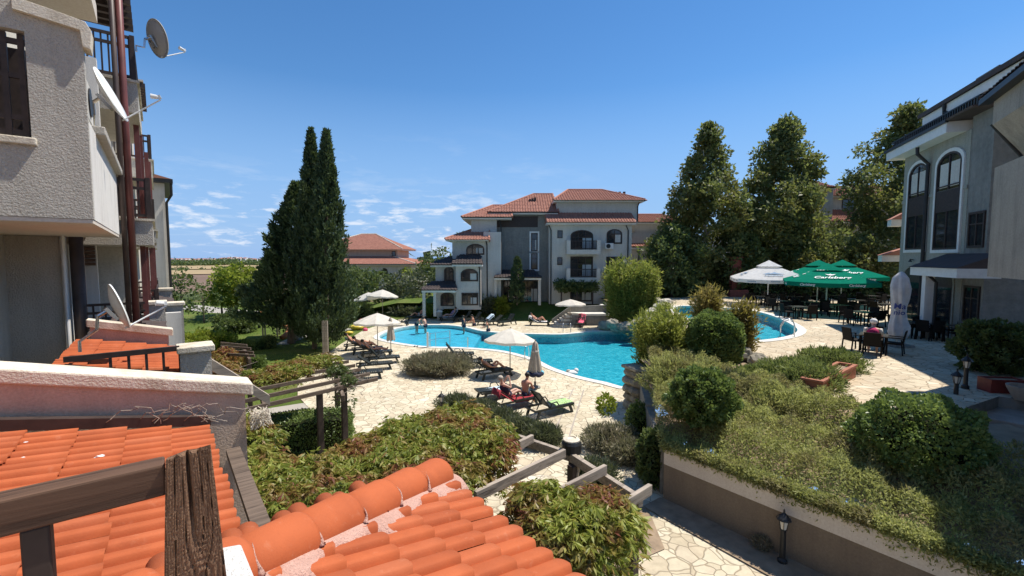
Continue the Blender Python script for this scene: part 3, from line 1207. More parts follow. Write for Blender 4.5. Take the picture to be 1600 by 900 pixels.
# near bay: lower wall, overhanging balcony box with end wall
mb = L()
mb.box(-4, -1.74, 14.5, 16.2, -.1, 6.59)
part(mb, 'lower_wall', 'stucco_grey', label='stuccoed wall below the nearest balcony')
part(L().box(-1.738, -1.68, 14.46, 16.2, -.1, 6.59), 'lit_side_face', 'stucco_white')  # paler sheet over the wall's side: sunlight put into its colour
bal = part(L().box(-1.27, -.70, 8.9, 9.06, 6.66, 9.34).box(-4, -1.27, 8.9, 9.06, 6.66, 7.69).box(-4, -1.27, 8.9, 9.06, 9.12, 9.6), 'balcony', 'stucco_grey', label='nearest balcony box of rough grey stucco')
part(L().box(-.86, -.702, 9.06, 14.8, 6.66, 8.1), 'parapet', 'stucco_white', bal)
part(L().box(-4, -.71, 8.91, 14.79, 6.6, 6.655), 'soffit', 'soffit', bal)
mb = L()
mb.box(-4, -1.22, 8.84, 9.1, 7.62, 7.72)
part(mb, 'sill', 'cap', bal, bevel=.015)
mb = L()
mb.box(-.9, -.58, 10.0, 14.9, 8.1, 8.24)
part(mb, 'sill', 'stucco_grey', bal, bevel=.02)
mb = L()
prev = None
mb.extrude([(-1.36, 8.83, 9.36), (-.72, 8.83, 9.28), (-.70, 8.83, 9.06), (-.62, 8.83, 9.04), (-.60, 8.83, 9.30), (-.66, 8.83, 9.41), (-1.0, 8.83, 9.47), (-1.36, 8.83, 9.52)], (0, .3, 0))   # plaster coping, curling down at the outer corner
part(mb, 'coping', 'cap', bal, bevel=.03)
# dark lattice in the near opening
mb = L()
for z in (7.80, 8.0, 8.55, 9.0):
    mb.box(-3.5, -1.29, 9.0, 9.05, z - .035, z + .035)
n_ = -1.33
while n_ > -3.4:
    mb.box(n_ - .03, n_ + .03, 8.995, 9.055, 7.74, 9.1)
    n_ -= .16
part(mb, 'railing', 'wood_dark', bal)
part(L().box(-3.6, -1.28, 9.7, 9.75, 7.7, 9.12), 'screen', 'wood_dark', bal)
# second end wall and things on the near balcony
part(L().box(-4, -.9, 14.0, 14.2, 6.66, 10.6), 'fin_wall', 'stucco_white')
part(L().box(-4, -1.28, 16.4, 16.6, -.1, 6.6), 'fin_wall', 'stucco_white')
mb = L()
mb.box(-4, -.72, 8.9, 12.0, 10.62, 10.95)
part(mb, 'balcony_slab', 'soffit', label='cream balcony slab above the nearest balcony')
ac = L()
part(L().box(-4, -2.0, 12, 14.8, 8.0, 10.6), 'wall', 'stucco_beige')
# pipes
part(L().tube([(-1.52, 15.0, 2.3), (-1.52, 15.0, 6.6)], .13, 14), 'timber_column', 'pipe_brown', smooth=True)
part(L().tube([(-1.69, 14.42, 2.4), (-1.69, 14.42, 6.6)], .03, 8), 'cable_duct', 'white_paint')
mb = L()
for k in range(7):
    mb.box(-1.6, -1.3, 16.3, 16.38, 5.9 + k * .1, 5.98 + k * .1)
part(mb, 'shutter', 'shutter')
part(L().tube([(-.48, 14.7, 4.25), (-.48, 14.7, 15.5)], .075, 12), 'drainpipe', 'pipe_red', smooth=True)
part(L().tube([(-.61, 14.6, 4.25), (-.61, 14.6, 15.5)], .055, 12), 'drainpipe', 'pipe_brown', smooth=True)


def rails(parent, n0, n1, u0, u1, z0, z1, step=.13, mid=True):
    """dark railing along the front (u = u0) and the outer side (n = n1)"""
    mb = L()
    for z in ([z1, z0 + .08] + ([z1 - .22] if mid else [])):
        mb.box(n0, n1, u0, u0 + .05, z - .035, z + .035)
        mb.box(n1 - .05, n1, u0 + .05, u1, z - .035, z + .035)
    n_ = n1 - .1
    while n_ > n0:
        mb.box(n_ - .018, n_ + .018, u0 + .008, u0 + .042, z0 + .1, z1 - .03)
        n_ -= step
    u_ = u0 + .2
    while u_ < u1:
        mb.box(n1 - .042, n1 - .008, u_ - .018, u_ + .018, z0 + .1, z1 - .03)
        u_ += step
    mb.box(n1 - .09, n1 + .01, u0 - .01, u0 + .09, z0 - .02, z1 + .06)
    part(mb, 'railing', 'wood_dark', parent)


def bay(u0, ln, nout, zs, far=False):
    for zi, (z0, z1, zr) in enumerate(zs):
        b = part(L().box(-4, nout, u0, u0 + ln, z0, z1), 'balcony', 'stucco_grey' if zi == 0 else 'stucco_beige')
        part(L().box(-4, nout + .05, u0 - .04, u0 + ln, z1, z1 + .06), 'sill', 'cap', b)
        rails(b, -3.2, nout - .02, u0 + .03, u0 + ln, z1 + .06, zr)
    return


def slats(u0, u1, n0, n1, z, k=12, drop=.0):
    c = part(L().box(n0 + .1, n0 + .22, u0, u1, z - .2, z - .08).box(n1 - .5, n1 - .38, u0, u1, z - .22, z - .1), 'canopy', 'wood_dark')
    mb = L()
    for i in range(k):
        u = u0 + (u1 - u0) * (i + .5) / k
        mb.box(n0, n1, u - .07, u + .07, z - .08 - drop * i, z + .1 - drop * i)
    part(mb, 'slats', 'wood_dark', c)
    part(L().box(n0, n1 - .05, u0, u1, z + .14, z + .2), 'boarding', 'soffit', c)


part(L().box(-4, -.62, 17.6, 19, -.1, 6.43), 'wall', 'stucco_beige')
part(L().box(-4, -2.0, 15.25, 25, 7.0, 13.2), 'wall', 'stucco_grey')
bay(15, 4, -.06, [(6.43, 7.05, 8.1)])
bay(15, 4, -.22, [(9.75, 10.5, 11.6)])
slats(14.2, 19.4, -4, -.30, 13.4, 11)
part(L().box(-4, -.7, 19, 24.8, -.1, 9.0), 'wall', 'stucco_white')
bay(19.3, 4, -.0, [(6.6, 7.0, 8.0), (3.6, 4.1, 5.0)])
bay(24, 4.2, .0, [(6.5, 7.05, 8.1), (9.4, 10.1, 11.1), (3.4, 4.1, 5.1)])
slats(23.6, 27.6, -3, -.1, 13.0, 11)
part(L().box(-4, -.7, 24.8, 30, -.1, 12.6), 'wall', 'stucco_beige')
for u_, n_ in ((16.3, -.25), (17.6, -.2), (20.5, -.1), (22.4, -.05)):
    part(L().box(n_ - .12, n_, u_, u_ + .12, 3.9, 9.8), 'timber_post', 'pipe_red')
# last bay: end wall with eave and downpipe
part(L().box(-4, .45, 30, 37, -.1, 10.0), 'wall', 'stucco_white')
e_ = part(L().box(-4, .8, 29.6, 37.4, 10.0, 10.2), 'eave', 'metal_dark')
part(L().extrude([(-4, 29.6, 11.4), (.8, 29.6, 10.2), (-4, 29.6, 10.2)], (0, 7.8, 0)), 'roof', 'tile_far')
part(L().tube([(.72, 29.7, 10.0), (.72, 29.75, 9.4), (.5, 29.9, 9.0), (.5, 29.9, .2)], .06, 8), 'drainpipe', 'metal_dark')
part(L().box(-1.2, -.5, 29.95, 30.0, 7.2, 8.6), 'window', 'glass')
for z_ in (4.3, 7.3):
    w_ = part(L().box(.45, .47, 31.5, 33.0, z_, z_ + 1.4), 'window', 'wood_dark')
    part(L().box(.47, .475, 31.6, 32.9, z_ + .1, z_ + 1.3), 'pane', 'glass', w_)

# garden side walls of the ground floor porches with their capped pillars
def pillar(n0, n1, u0, u1, ztop, z0=0, wing=None):
    p = part(L().box(n0, n1, u0, u1, z0, ztop), 'pillar', 'stucco_grey')
    part(L().box(n0 - .04, n1 + .05, u0 - .05, u1 + .05, ztop, ztop + .1), 'coping', 'cap', p, bevel=.015)
    return p


pillar(.22, .64, 8.9, 9.3, 4.56)
part(L().extrude([(.64, 9.0, 4.4), (1.5, 9.0, 3.6), (1.5, 9.0, 3.42), (.64, 9.0, 4.2)], (0, .14, 0)), 'brace', 'wood_grey')
w2 = part(L().extrude([(-1.1, 9.02, 3.0), (.22, 9.02, 3.0), (.22, 9.02, 4.02), (-.6, 9.02, 4.22), (-1.1, 9.02, 4.3)], (0, .2, 0)), 'porch_wall', 'stucco_grey')
mb = L()
mb.beam((-1.12, 8.98, 4.64), (.22, 8.98, 4.64), .06, .08)
mb.beam((-1.12, 8.98, 4.54), (.22, 8.98, 4.16), .06, .07)
for k in range(5):
    n_ = -.62 + k * .21
    mb.box(n_ - .018, n_ + .018, 8.96, 9.0, 4.40 - .29 * (n_ + .62), 4.62)
part(mb, 'railing', 'wood_dark', w2)
pillar(-.25, .12, 16.5, 16.9, 4.75)
part(L().box(-2.6, .5, 16.9, 17.1, -.1, 4.45), 'garden_wall', 'stucco_white')
pillar(.15, .58, 17.6, 18.1, 4.6)
part(L().box(-2.6, .2, 22.5, 22.8, -.1, 4.7), 'garden_wall', 'stucco_grey')
pillar(.0, .4, 22.4, 22.9, 4.8)

NZ = Vector((0, 0, 1))


def porch_roof(u0, u1, n0, n1, zfun, seed, parent=apt, mat='tile'):
    """tiles falling along n; zfun(n) gives the height"""
    sl = (zfun(n1) - zfun(n0)) / (n1 - n0)
    n0 = n1 - math.ceil((n1 - n0) / .335 * math.sqrt(1 + sl * sl)) * .335 / math.sqrt(1 + sl * sl)   # whole courses
    es = (Nv + NZ * sl).normalized()
    en = Uv.cross(es) * -1
    if en.z < 0:
        en = -en
    O = nu(n0, u0, zfun(n0))
    base = part(L().extrude([(n0, u0, zfun(n0) - .16), (n1 - .05, u0, zfun(n1) - .16), (n1 - .05, u0, zfun(n1) - .02), (n0, u0, zfun(n0) - .02)], (0, u1 - u0, 0)), 'porch_roof', 'wood_dark', parent)
    ln = (n1 - n0) * math.sqrt(1 + sl * sl) - 1e-4
    tile_field('roof_tiles', O, Uv, es, en, .155, .335, (0, u1 - u0), (0, ln), lambda a, s: 0 <= a <= (u1 - u0), mat, base, amp=.046, lift=.038, seed=seed, m=9)
    return base


# roof right below on the left, its sloping side wall with speckled coping
z1 = lambda n: 4.24 - .20 * (n - .45)
pr1 = porch_roof(1.35, 5.72, -3.2, .34, z1, 5)
mb = L()
mb.beam((-3.2, 5.72, z1(-3.2) + .12), (.38, 5.72, z1(.38) + .1), .09, .1)
part(mb, 'flashing', 'wood_dark', pr1)
zt = lambda n: 4.62 - .245 * (n - .75)
sw = part(L().extrude([(-3.6, 5.83, 2.0), (.72, 5.83, 2.0), (.72, 5.83, zt(.72) - .08), (-3.6, 5.83, zt(-3.6) - .08)], (0, .26, 0)), 'side_wall', 'stucco_pink')
part(L().extrude([(-3.6, 5.79, zt(-3.6) - .08), (.8, 5.79, zt(.8) - .08), (.8, 5.79, zt(.8) + .06), (-3.6, 5.79, zt(-3.6) + .06)], (0, .36, 0)), 'coping', 'cap', sw, bevel=.02)
# dead tendrils lying on it
mb = L()
for s_ in range(7):
    rr = random.Random(s_ + 40)
    a0 = rr.uniform(-.5, .5)
    pts = []
    for k in range(12):
        t = k / 11
        nn = a0 + t * rr.uniform(.4, .6)
        pts.append((nn, 5.70 - .1 * math.sin(t * 3) - .05 * rr.random(), z1(nn) + .1 + .22 * math.sin(t * PI) * rr.uniform(.7, 1.1)))
    mb.tube(pts, .004, 5)
part(mb, 'dead_tendrils', 'wood_grey', sw)
mb = L()
for s_ in range(18):
    rr = random.Random(s_ + 140)
    pts = []
    c = Vector((.76, 5.75, 4.28))
    for k in range(9):
        pts.append(c + Vector((rr.uniform(-.03, .2), rr.uniform(-.18, .1), rr.uniform(-.12, .1))))
    mb.tube(pts, .004, 4)
part(mb, 'dead_tendrils', 'cap', sw)

# second roof beyond the side wall, with its own sloping parapet
z2 = lambda n: 4.22 - .22 * n
pr2 = porch_roof(9.25, 11.9, -1.02, .38, z2, 9)
z3 = lambda n: 4.56 - .24 * n
sw2 = part(L().extrude([(-1.1, 12.0, 2.0), (.12, 12.0, 2.0), (.12, 12.0, z3(.12) - .08), (-1.1, 12.0, z3(-1.1) - .08)], (0, .25, 0)), 'side_wall', 'stucco_pink')
part(L().extrude([(-1.15, 11.96, z3(-1.15) - .08), (.2, 11.96, z3(.2) - .08), (.2, 11.96, z3(.2) + .06), (-1.15, 11.96, z3(-1.15) + .06)], (0, .34, 0)), 'coping', 'cap', sw2, bevel=.02)
rb = part(L().box(-1.4, -.3, 14.8, 14.95, 2.0, 4.3), 'porch_wall', 'stucco_grey')
mb = L()
for z_ in (4.95, 4.75, 4.4):
    mb.box(-1.4, -.3, 14.85, 14.9, z_ - .03, z_ + .03)
n_ = -.4
while n_ > -1.4:
    mb.box(n_ - .02, n_ + .02, 14.86, 14.89, 4.3, 4.95)
    n_ -= .22
part(mb, 'railing', 'wood_dark', rb)
z4 = lambda n: 4.5 - .3 * n
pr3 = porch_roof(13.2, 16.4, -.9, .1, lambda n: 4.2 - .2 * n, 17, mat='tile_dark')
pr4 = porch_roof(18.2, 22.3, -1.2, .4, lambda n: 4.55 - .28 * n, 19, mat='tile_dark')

# ------------------------------------------------------------------ the hipped porch roof under the camera
HC = Vector((2.0, 3.66, 3.98))                 # outer corner (n, u, z)
hd = Vector((-.87, -.50, .215))                # up the hip


def hip_n(u):                                  # n of the hip line at this u
    return HC.x + (HC.y - u) / .50 * -.87


SR = .215 / .87
zr = lambda n: HC.z + SR * (HC.x - n)
SLf = .215 / .50
zl = lambda u: HC.z + SLf * (HC.y - u)
hr = part(L().extrude([(1.94, 3.56, 3.82), (1.94, .8, 3.82), (1.94, .8, 3.95), (1.94, 3.56, 3.95)], (-.12, 0, .03)), 'hipped_porch_roof', 'wood_dark')
es = (Nv - NZ * SR).normalized()
en = es.cross(Uv)
en = en if en.z > 0 else -en
fk = math.sqrt(1 + SR * SR)
n_top = HC.x + .05 - 10 * .335 / fk
ln = 3.35 - 1e-4


def ok_r(a, s):
    n = n_top + s / fk
    u = .6 + a
    return n > hip_n(u) + .1 and u < HC.y + .02 and u > .6


MB(LB).add([(HC.x, HC.y, HC.z - .01), (HC.x, .6, HC.z - .01), (hip_n(.6), .6, zr(hip_n(.6)) - .01)], [(0, 1, 2)]).build('underlay', 'wood_dark', hr, fix=False)
tile_field('roof_tiles', nu(n_top, .6, zr(n_top)), Uv, es, en, .172, .335, (0, 3.5), (0, ln), ok_r, 'tile', hr, amp=.046, lift=.038, seed=31, m=11)
# face on the far side of the hip
es2 = (Uv - NZ * SLf).normalized()
en2 = es2.cross(Nv)
en2 = en2 if en2.z > 0 else -en2
fk2 = math.sqrt(1 + SLf * SLf)


def ok_l(a, s):
    n = -1.0 + a
    u = 1.2 + s / fk2
    return n < hip_n(u) + .1 and u < HC.y + .05 and n < 2.05


MB(LB).add([(HC.x, HC.y, HC.z - .01), (-.9, HC.y, HC.z - .01), (-.9, 2.2, zl(2.2) - .01), (hip_n(2.2), 2.2, zl(2.2) - .01)], [(0, 1, 2, 3)]).build('underlay', 'wood_dark', hr, fix=False)
tile_field('roof_tiles', nu(-1.0, 1.2, zl(1.2)), Nv, es2, en2, .172, .335, (0, 3.3), (0, 2.9), ok_l, 'tile', hr, amp=.055, lift=.036, seed=37, m=9)
# barrel ridge tiles over the hip
hipdir = (Nv * hd.x + Uv * hd.y + NZ * hd.z)
hl = hipdir.length
hipdir.normalize()
side = hipdir.cross(NZ).normalized()
upn = side.cross(hipdir).normalized()
if upn.z < 0:
    upn = -upn
C0 = nu(HC.x + .03, HC.y + .02, HC.z + .05)
k = 0
s_ = .05
rr = random.Random(8)
while s_ < 3.6:
    vs, fs = [], []
    SEGR = 14
    L0 = .44
    c0 = C0 + hipdir * s_
    jit = rr.uniform(-.012, .012)
    for q, (d, rad, dz) in enumerate([(0, .17, .012), (.03, .173, .014), (.10, .17, .012), (.25, .166, .006), (L0 + .05, .158, -.004), (L0 + .05, .138, -.012), (0.0, .15, .004)]):
        cc = c0 + hipdir * d + upn * dz + side * jit
        for g in range(SEGR + 1):
            a = PI * (g / SEGR) * 1.1 - .05 * PI
            vs.append(cc + side * math.cos(a) * rad + upn * (math.sin(a) * rad * .92))
    for q in range(6):
        for g in range(SEGR):
            b = q * (SEGR + 1) + g
            fs.append((b, b + 1, b + SEGR + 2, b + SEGR + 1))
    for g in range(SEGR):
        fs.append((6 * (SEGR + 1) + g, 6 * (SEGR + 1) + g + 1, g + 1, g))
    if k == 0:
        fs.append(tuple(range(SEGR + 1))[::-1])
    o = MB().add(vs, fs).build('ridge_tile', 'tile', hr, smooth=True)
    k += 1
    s_ += L0 - .03
sl_ = side * (1 if side.dot(Nv) > 0 else -1)
for k in range(1, 8):                           # mortar squeezed out of the ridge joints
    c0 = C0 + hipdir * (.05 + .41 * k)
    MB().tube([c0 + sl_ * math.cos(a) * .172 + upn * (math.sin(a) * .16 + .01) + hipdir * .012 * math.sin(a * 5 + k) for a in [PI * (.2 + .07 * (k % 3)) * g / 8 for g in range(9)]], [.026, .017, .012, .009, .007, .005, .004, .003, .001], 6).build('joint_mortar', 'mortar', hr, smooth=True)
# ends of the cover tiles that look out from behind the ridge
vs, fs = [], []
rr = random.Random(12)
for k in range(9):
    c0 = C0 + hipdir * (.8 + .19 * k + (.05 if k % 2 else 0)) - sl_ * (.25 + rr.uniform(-.03, .03)) + NZ * (-.02 + rr.uniform(-.015, .02))
    ax = (Uv - NZ * .12 + Nv * rr.uniform(-.06, .06)).normalized()
    sx_ = ax.cross(NZ).normalized()
    b = len(vs)
    for d in (-.22, .16):
        for rad in (.07, .056):
            for g in range(9):
                a = PI * g / 8
                vs.append(c0 + ax * d + sx_ * math.cos(a) * rad + NZ * math.sin(a) * rad)
    for g in range(8):
        fs += [(b + g, b + g + 1, b + 19 + g, b + 18 + g), (b + 9 + g, b + 10 + g, b + 28 + g, b + 27 + g), (b + 18 + g, b + 19 + g, b + 28 + g, b + 27 + g)]
MB().add(vs, fs).build('cover_tiles', 'tile', hr, smooth=True)
# broken pink mortar along the ridge
nm = 120
vs, fs = [], []
rr = random.Random(21)
for i in range(nm + 1):
    s_ = -.05 + 3.7 * i / nm
    cc = C0 + hipdir * s_ - upn * .045
    wob = .11 + .05 * math.sin(s_ * 7.1) + .04 * math.sin(s_ * 17.3 + 1) + rr.uniform(-.02, .02)
    wob = max(.05, wob)
    # towards the near face (the +side or -side that lies lower towards the viewer)
    sgn = 1 if side.dot(Nv) > 0 else -1
    dr = (side * sgn)
    dn = (Nv * .7 - Uv * .6 - NZ * .19).normalized()
    pts = [cc + dr * .12 + upn * .07, cc + dr * .17 + upn * .06, cc + dr * (.16 + wob * .6) + upn * (.045 - wob * .1 + rr.uniform(-.006, .012)), cc + dr * (.16 + wob) + upn * (.03 - wob * .3 + rr.uniform(-.006, .01)), cc + dr * (.165 + wob) - upn * .08]
    vs += pts
for i in range(nm):
    for g in range(4):
        b = i * 5 + g
        fs.append((b, b + 1, b + 6, b + 5))
MB().add(vs, fs).build('mortar', 'mortar', hr, smooth=True)
part(L().tube([(2.04, .6, 3.97), (2.04, 3.62, 3.97)], .035, 8), 'gutter', 'metal_dark', hr)
# fascia and gutter of the roof on the left, boxy brown gutter towards the vine
part(L().box(.30, .36, 1.4, 5.7, 3.98, 4.17), 'fascia', 'wood_grey', pr1)
part(L().extrude([(.49, 5.55, 4.0), (.62, 5.55, 4.0), (.62, 3.0, 3.93), (.49, 3.0, 3.93)], (0, 0, .06)), 'gutter', 'wood_brown', pr1)
# valley floor between both roofs, and the white pebbledashed block beside the post
part(L().box(.1, .8, 1.2, 3.2, 3.55, 3.6), 'valley', 'pebble', hr)
part(L().extrude([(.165, 2.43, 4.4), (.255, 2.40, 4.4), (.275, 1.95, 4.4), (.13, 1.95, 4.4)], (0, 0, .35)), 'pier_cap', 'pebble', apt, bevel=.015)

# ------------------------------------------------------------------ the timber balustrade of the balcony the photo is taken from
e = empty('balcony_railing', nu(0, 1.3, 4.5), ROT_N, 'cracked brown timber post and handrail right in front, at the balcony edge', 'railing')
def post_mesh():
    """front and sides as one fine grid, split by deep cracks that bend round two knots"""
    nx, nz = 44, 260
    xs = np.linspace(-1, 1, nx)
    zs = np.linspace(0, 1, nz) ** .8
    Xg, Zg = np.meshgrid(xs, zs)
    zw = 4.5 + 1.155 * Zg
    half = np.where(zw < 5.3, .062, .062 - (zw - 5.3) * .054)
    x = .045 + Xg * half - .006 * Zg
    rg = np.random.default_rng(4)
    warp = .35 * np.sin(zw * 4.2) + .12 * np.sin(zw * 13 + 2) + .1 * np.sin(zw * 31 + Xg * 3)
    for kx, kz, st in ((.055, 5.335, 1.0), (.07, 5.21, .8)):
        dx, dz = (x - kx) / .03, (zw - kz) / .05
        warp = warp + st * 2.2 * np.sign(dx) * np.exp(-(dx * dx * .6 + dz * dz * .5))
    ph = Xg * 9 + warp * 1.6
    crack = np.clip(1 - np.abs(np.sin(ph * 1.0)) * 3.2, 0, 1) * (.45 + .55 * np.sin(zw * 9 + np.floor(ph / PI) * 2.1))
    fine = np.abs(np.sin(ph * 4.3 + .6 * np.sin(zw * 40)))
    y = 1.275 + .0085 * np.clip(crack, 0, 1) + .0016 * fine + rg.normal(0, .0004, Xg.shape)
    big = np.exp(-((Xg + .05 + .5 * (Zg - .95)) / .07) ** 2) * np.clip((Zg - .78) * 9, 0, 1)
    y = y + .02 * big
    for kx, kz in ((.055, 5.335), (.07, 5.21)):
        r = np.sqrt(((x - kx) / .02) ** 2 + ((zw - kz) / .026) ** 2)
        y = y + .003 * np.sin(r * 9) * np.exp(-r)
    zz = zw - .012 * (Zg > .985) * (1 - Xg) * .5 - .012 * (Zg > .99) * np.abs(np.sin(Xg * 6))
    V = np.stack([x, y, zz], axis=-1).reshape(-1, 3)
    q_ = np.arange(nx * nz).reshape(nz, nx)
    Fq = np.stack([q_[:-1, :-1], q_[:-1, 1:], q_[1:, 1:], q_[1:, :-1]], axis=-1).reshape(-1, 4)
    # back: a plain slab that ends lower, so that the top falls away
    mb = L()
    mb.v = [LB @ Vector(p) for p in V]
    mb.f = [tuple(f) for f in Fq]
    b = len(mb.v)
    for z, h in ((4.5, .062), (5.3, .062), (5.618, .044)):
        mb.add([(.045 - h, 1.345, z), (.045 + h - .004, 1.345, z)], [])
    L_ = [q_[k, 0] for k in range(nz)]
    R_ = [q_[k, -1] for k in range(nz)]
    mb.f.append(tuple(int(i) for i in L_) + (b + 4, b + 2, b))
    mb.f.append(tuple(int(i) for i in R_) + (b + 5, b + 3, b + 1))
    mb.f.append(tuple(int(i) for i in q_[-1]) + (b + 5, b + 4))
    mb.f += [(b, b + 1, b + 3, b + 2), (b + 2, b + 3, b + 5, b + 4)]
    return mb


post_mesh().build('post', 'wood_post', e, fix=False)
L().box(-2.6, -.006, 1.285, 1.345, 5.55, 5.625).build('handrail', 'wood_rail', e, bevel=.005)
for k in range(6):
    n_ = -.22 - k * .25
    L().box(n_ - .022, n_ + .022, 1.295, 1.335, 4.62, 5.548).build('baluster', 'wood_dark', e, bevel=.004)
L().box(-2.6, -.016, 1.28, 1.35, 4.56, 4.62).build('bottom_rail', 'wood_rail', e, bevel=.006)
L().box(-3.4, .12, -1.5, 1.4, 4.3, 4.5).build('balcony_floor', 'cap', apt)


# ------------------------------------------------------------------ satellite dishes
def dish(c, axis, dia, mat, label, arm=1.0, foot=None, up=Vector((0, 0, 1)), tilt=0, text=False):
    c = Vector(c)
    axis = Vector(axis).normalized()
    s = axis.cross(up).normalized()
    t = s.cross(axis).normalized()
    e = empty('satellite_dish', foot or c, 0, label, 'satellite dish', 'satellite dishes on the balconies')
    vs, fs = [], []
    rn, seg = 6, 28
    for th in (0, .018):
        for i in range(rn + 1):
            r = dia / 2 * i / rn
            for k in range(seg):
                a = 2 * PI * k / seg
                vs.append(c + s * math.cos(a) * r * .93 + t * math.sin(a) * r + axis * (r * r / dia * .42 - th))
    off = (rn + 1) * seg
    for b in (0, off):
        for i in range(rn):
            for k in range(seg):
                k2 = (k + 1) % seg
                fs.append((b + i * seg + k, b + i * seg + k2, b + (i + 1) * seg + k2, b + (i + 1) * seg + k))
    for k in range(seg):
        k2 = (k + 1) % seg
        fs.append((rn * seg + k, rn * seg + k2, off + rn * seg + k2, off + rn * seg + k))
    MB().add(vs, fs).build('reflector', mat, e, smooth=True, fix=False)
    low = c - t * dia * .48 + axis * dia * .1
    tip = c - t * dia * .28 + axis * dia * arm
    MB().tube([low - axis * .06, tip], .014, 8).build('feed_arm', 'dish_white', e)
    l_ = MB()
    l_.tube([tip - axis * .02 + t * .05, tip - axis * .12 + t * .10], [.035, .045], 10)
    l_.beam(tip + t * .02, tip + t * .08, .05, .05, axis)
    l_.build('receiver', 'dish_white', e)
    b = MB()
    b.beam(c - axis * .02 - t * dia * .25, c - axis * .10 + t * dia * .05, .14, .05, axis)
    b.tube([c - axis * .06, c - axis * .22 - t * .05], .03, 8)
    if foot is not None:
        f = Vector(foot)
        b.tube([c - axis * .22 - t * .05, c - axis * .3 - t * .25, f + Vector((0, 0, .15)), f], .022, 8)
    b.build('bracket', 'metal', e)
    return e


AX = (Nv + Vector((0, 0, .42)) - Uv * .12)
dish(nu(-.62, 11.2, 9.05), Nv + NZ * .45 - Uv * .2, .96, 'dish_white', 'large white satellite dish fixed beside the nearest balcony, above the second dish', .8, nu(-.85, 11.6, 8.3))
dish(nu(.16, 15.1, 11.75), Nv * .95 + NZ * .3 + Uv * .45, .92, 'dish_grey', 'grey-backed satellite dish sticking out against the sky from an upper railing', .75, nu(-.2, 15.05, 11.3))
dish(nu(-.58, 9.55, 5.3), Nv + NZ * .3 + Uv * .2, .76, 'dish_white', 'off-white satellite dish low on the wall above the orange porch tiles', .85, nu(-.95, 9.05, 4.72))
# outdoor air conditioning units on the near balcony
a_ = empty('air_conditioner', nu(-.9, 9.8, 8.24), ROT_N, 'pale air conditioner unit on the balcony behind the white dish', 'air conditioner')
L().box(-1.1, -.74, 9.5, 10.3, 8.24, 8.85).build('casing', 'stucco_far', a_, bevel=.02)
L().tube([(-.735, 9.85, 8.55), (-.72, 9.85, 8.55)], .22, 18).build('fan_grille', 'metal_dark', a_)
# ------------------------------------------------------------------ helpers for house fronts
def fx(px, Y):
    return aty(px, 430, Y).x


def fz(py, Y, px=880):
    return aty(px, py, Y).z


def block(parent, name, mat, px0, px1, py0, py1, Y, depth, **kw):
    """wall block whose front stands at distance Y"""
    return MB().box(fx(px0, Y), fx(px1, Y), Y, Y + depth, fz(py1, Y), fz(py0, Y)).build(name, mat, parent, **kw)


def arch_pts(x0, x1, z0, z1, rise, k=10):
    """outline of an opening with a flattened arch"""
    pts = [(x0, z0), (x1, z0), (x1, z1 - rise)]
    for i in range(1, k):
        a = PI * i / k
        pts.append(((x0 + x1) / 2 + (x1 - x0) / 2 * math.cos(a), z1 - rise + rise * math.sin(a)))
    pts.append((x0, z1 - rise))
    return pts


def opening(parent, x0, x1, z0, z1, Y, rise=0.0, frame=.09, mull=2, fmat='wood_dark', trim=None, xf=None, curtain=False, name='window'):
    """window or door set on a wall face at y = Y (facing -y in the frame xf)"""
    pts = arch_pts(x0, x1, z0, z1, rise) if rise else [(x0, z0), (x1, z0), (x1, z1), (x0, z1)]
    cx, cz = (x0 + x1) / 2, (z0 + z1) / 2
    sx_ = 1 - 2 * frame / (x1 - x0)
    sz_ = 1 - 2 * frame / (z1 - z0)
    inn = [(cx + (x - cx) * sx_, cz + (z - cz) * sz_) for x, z in pts]
    mb = MB(xf)
    mb.ringpoly([(x, Y - .06, z) for x, z in pts], [(x, Y - .06, z) for x, z in inn], (0, .06, 0))
    for i in range(1, mull):
        xm = x0 + (x1 - x0) * i / mull
        mb.box(xm - .035, xm + .035, Y - .05, Y - .012, z0 + frame, z1 - frame - (rise * .12 if rise else 0))
    if z1 - z0 > 1.3:
        zm = z0 + (z1 - z0) * .66
        mb.box(x0 + frame, x1 - frame, Y - .046, Y - .014, zm - .03, zm + .03)
    wn = mb.build(name, fmat, parent)
    MB(xf).extrude([(x, Y - .012, z) for x, z in inn], (0, .008, 0)).build('pane', 'glass', wn)
    if curtain:
        xm = x0 + (x1 - x0) * .5
        MB(xf).box(xm + .08, x1 - frame - .06, Y - .020, Y - .0125, z0 + frame + .05, z0 + (z1 - z0) * .62).build('curtain', 'curtain', wn)
    if trim:
        tw = .16
        so = 1 + 2 * tw / (x1 - x0)
        zo = 1 + 2 * tw / (z1 - z0)
        outp = [(cx + (x - cx) * so, cz + (z - cz) * zo) for x, z in pts]
        MB(xf).ringpoly([(x, Y - .07, z) for x, z in outp], [(x, Y - .07, z) for x, z in pts], (0, .068, 0)).build('surround', trim, wn)
    return wn


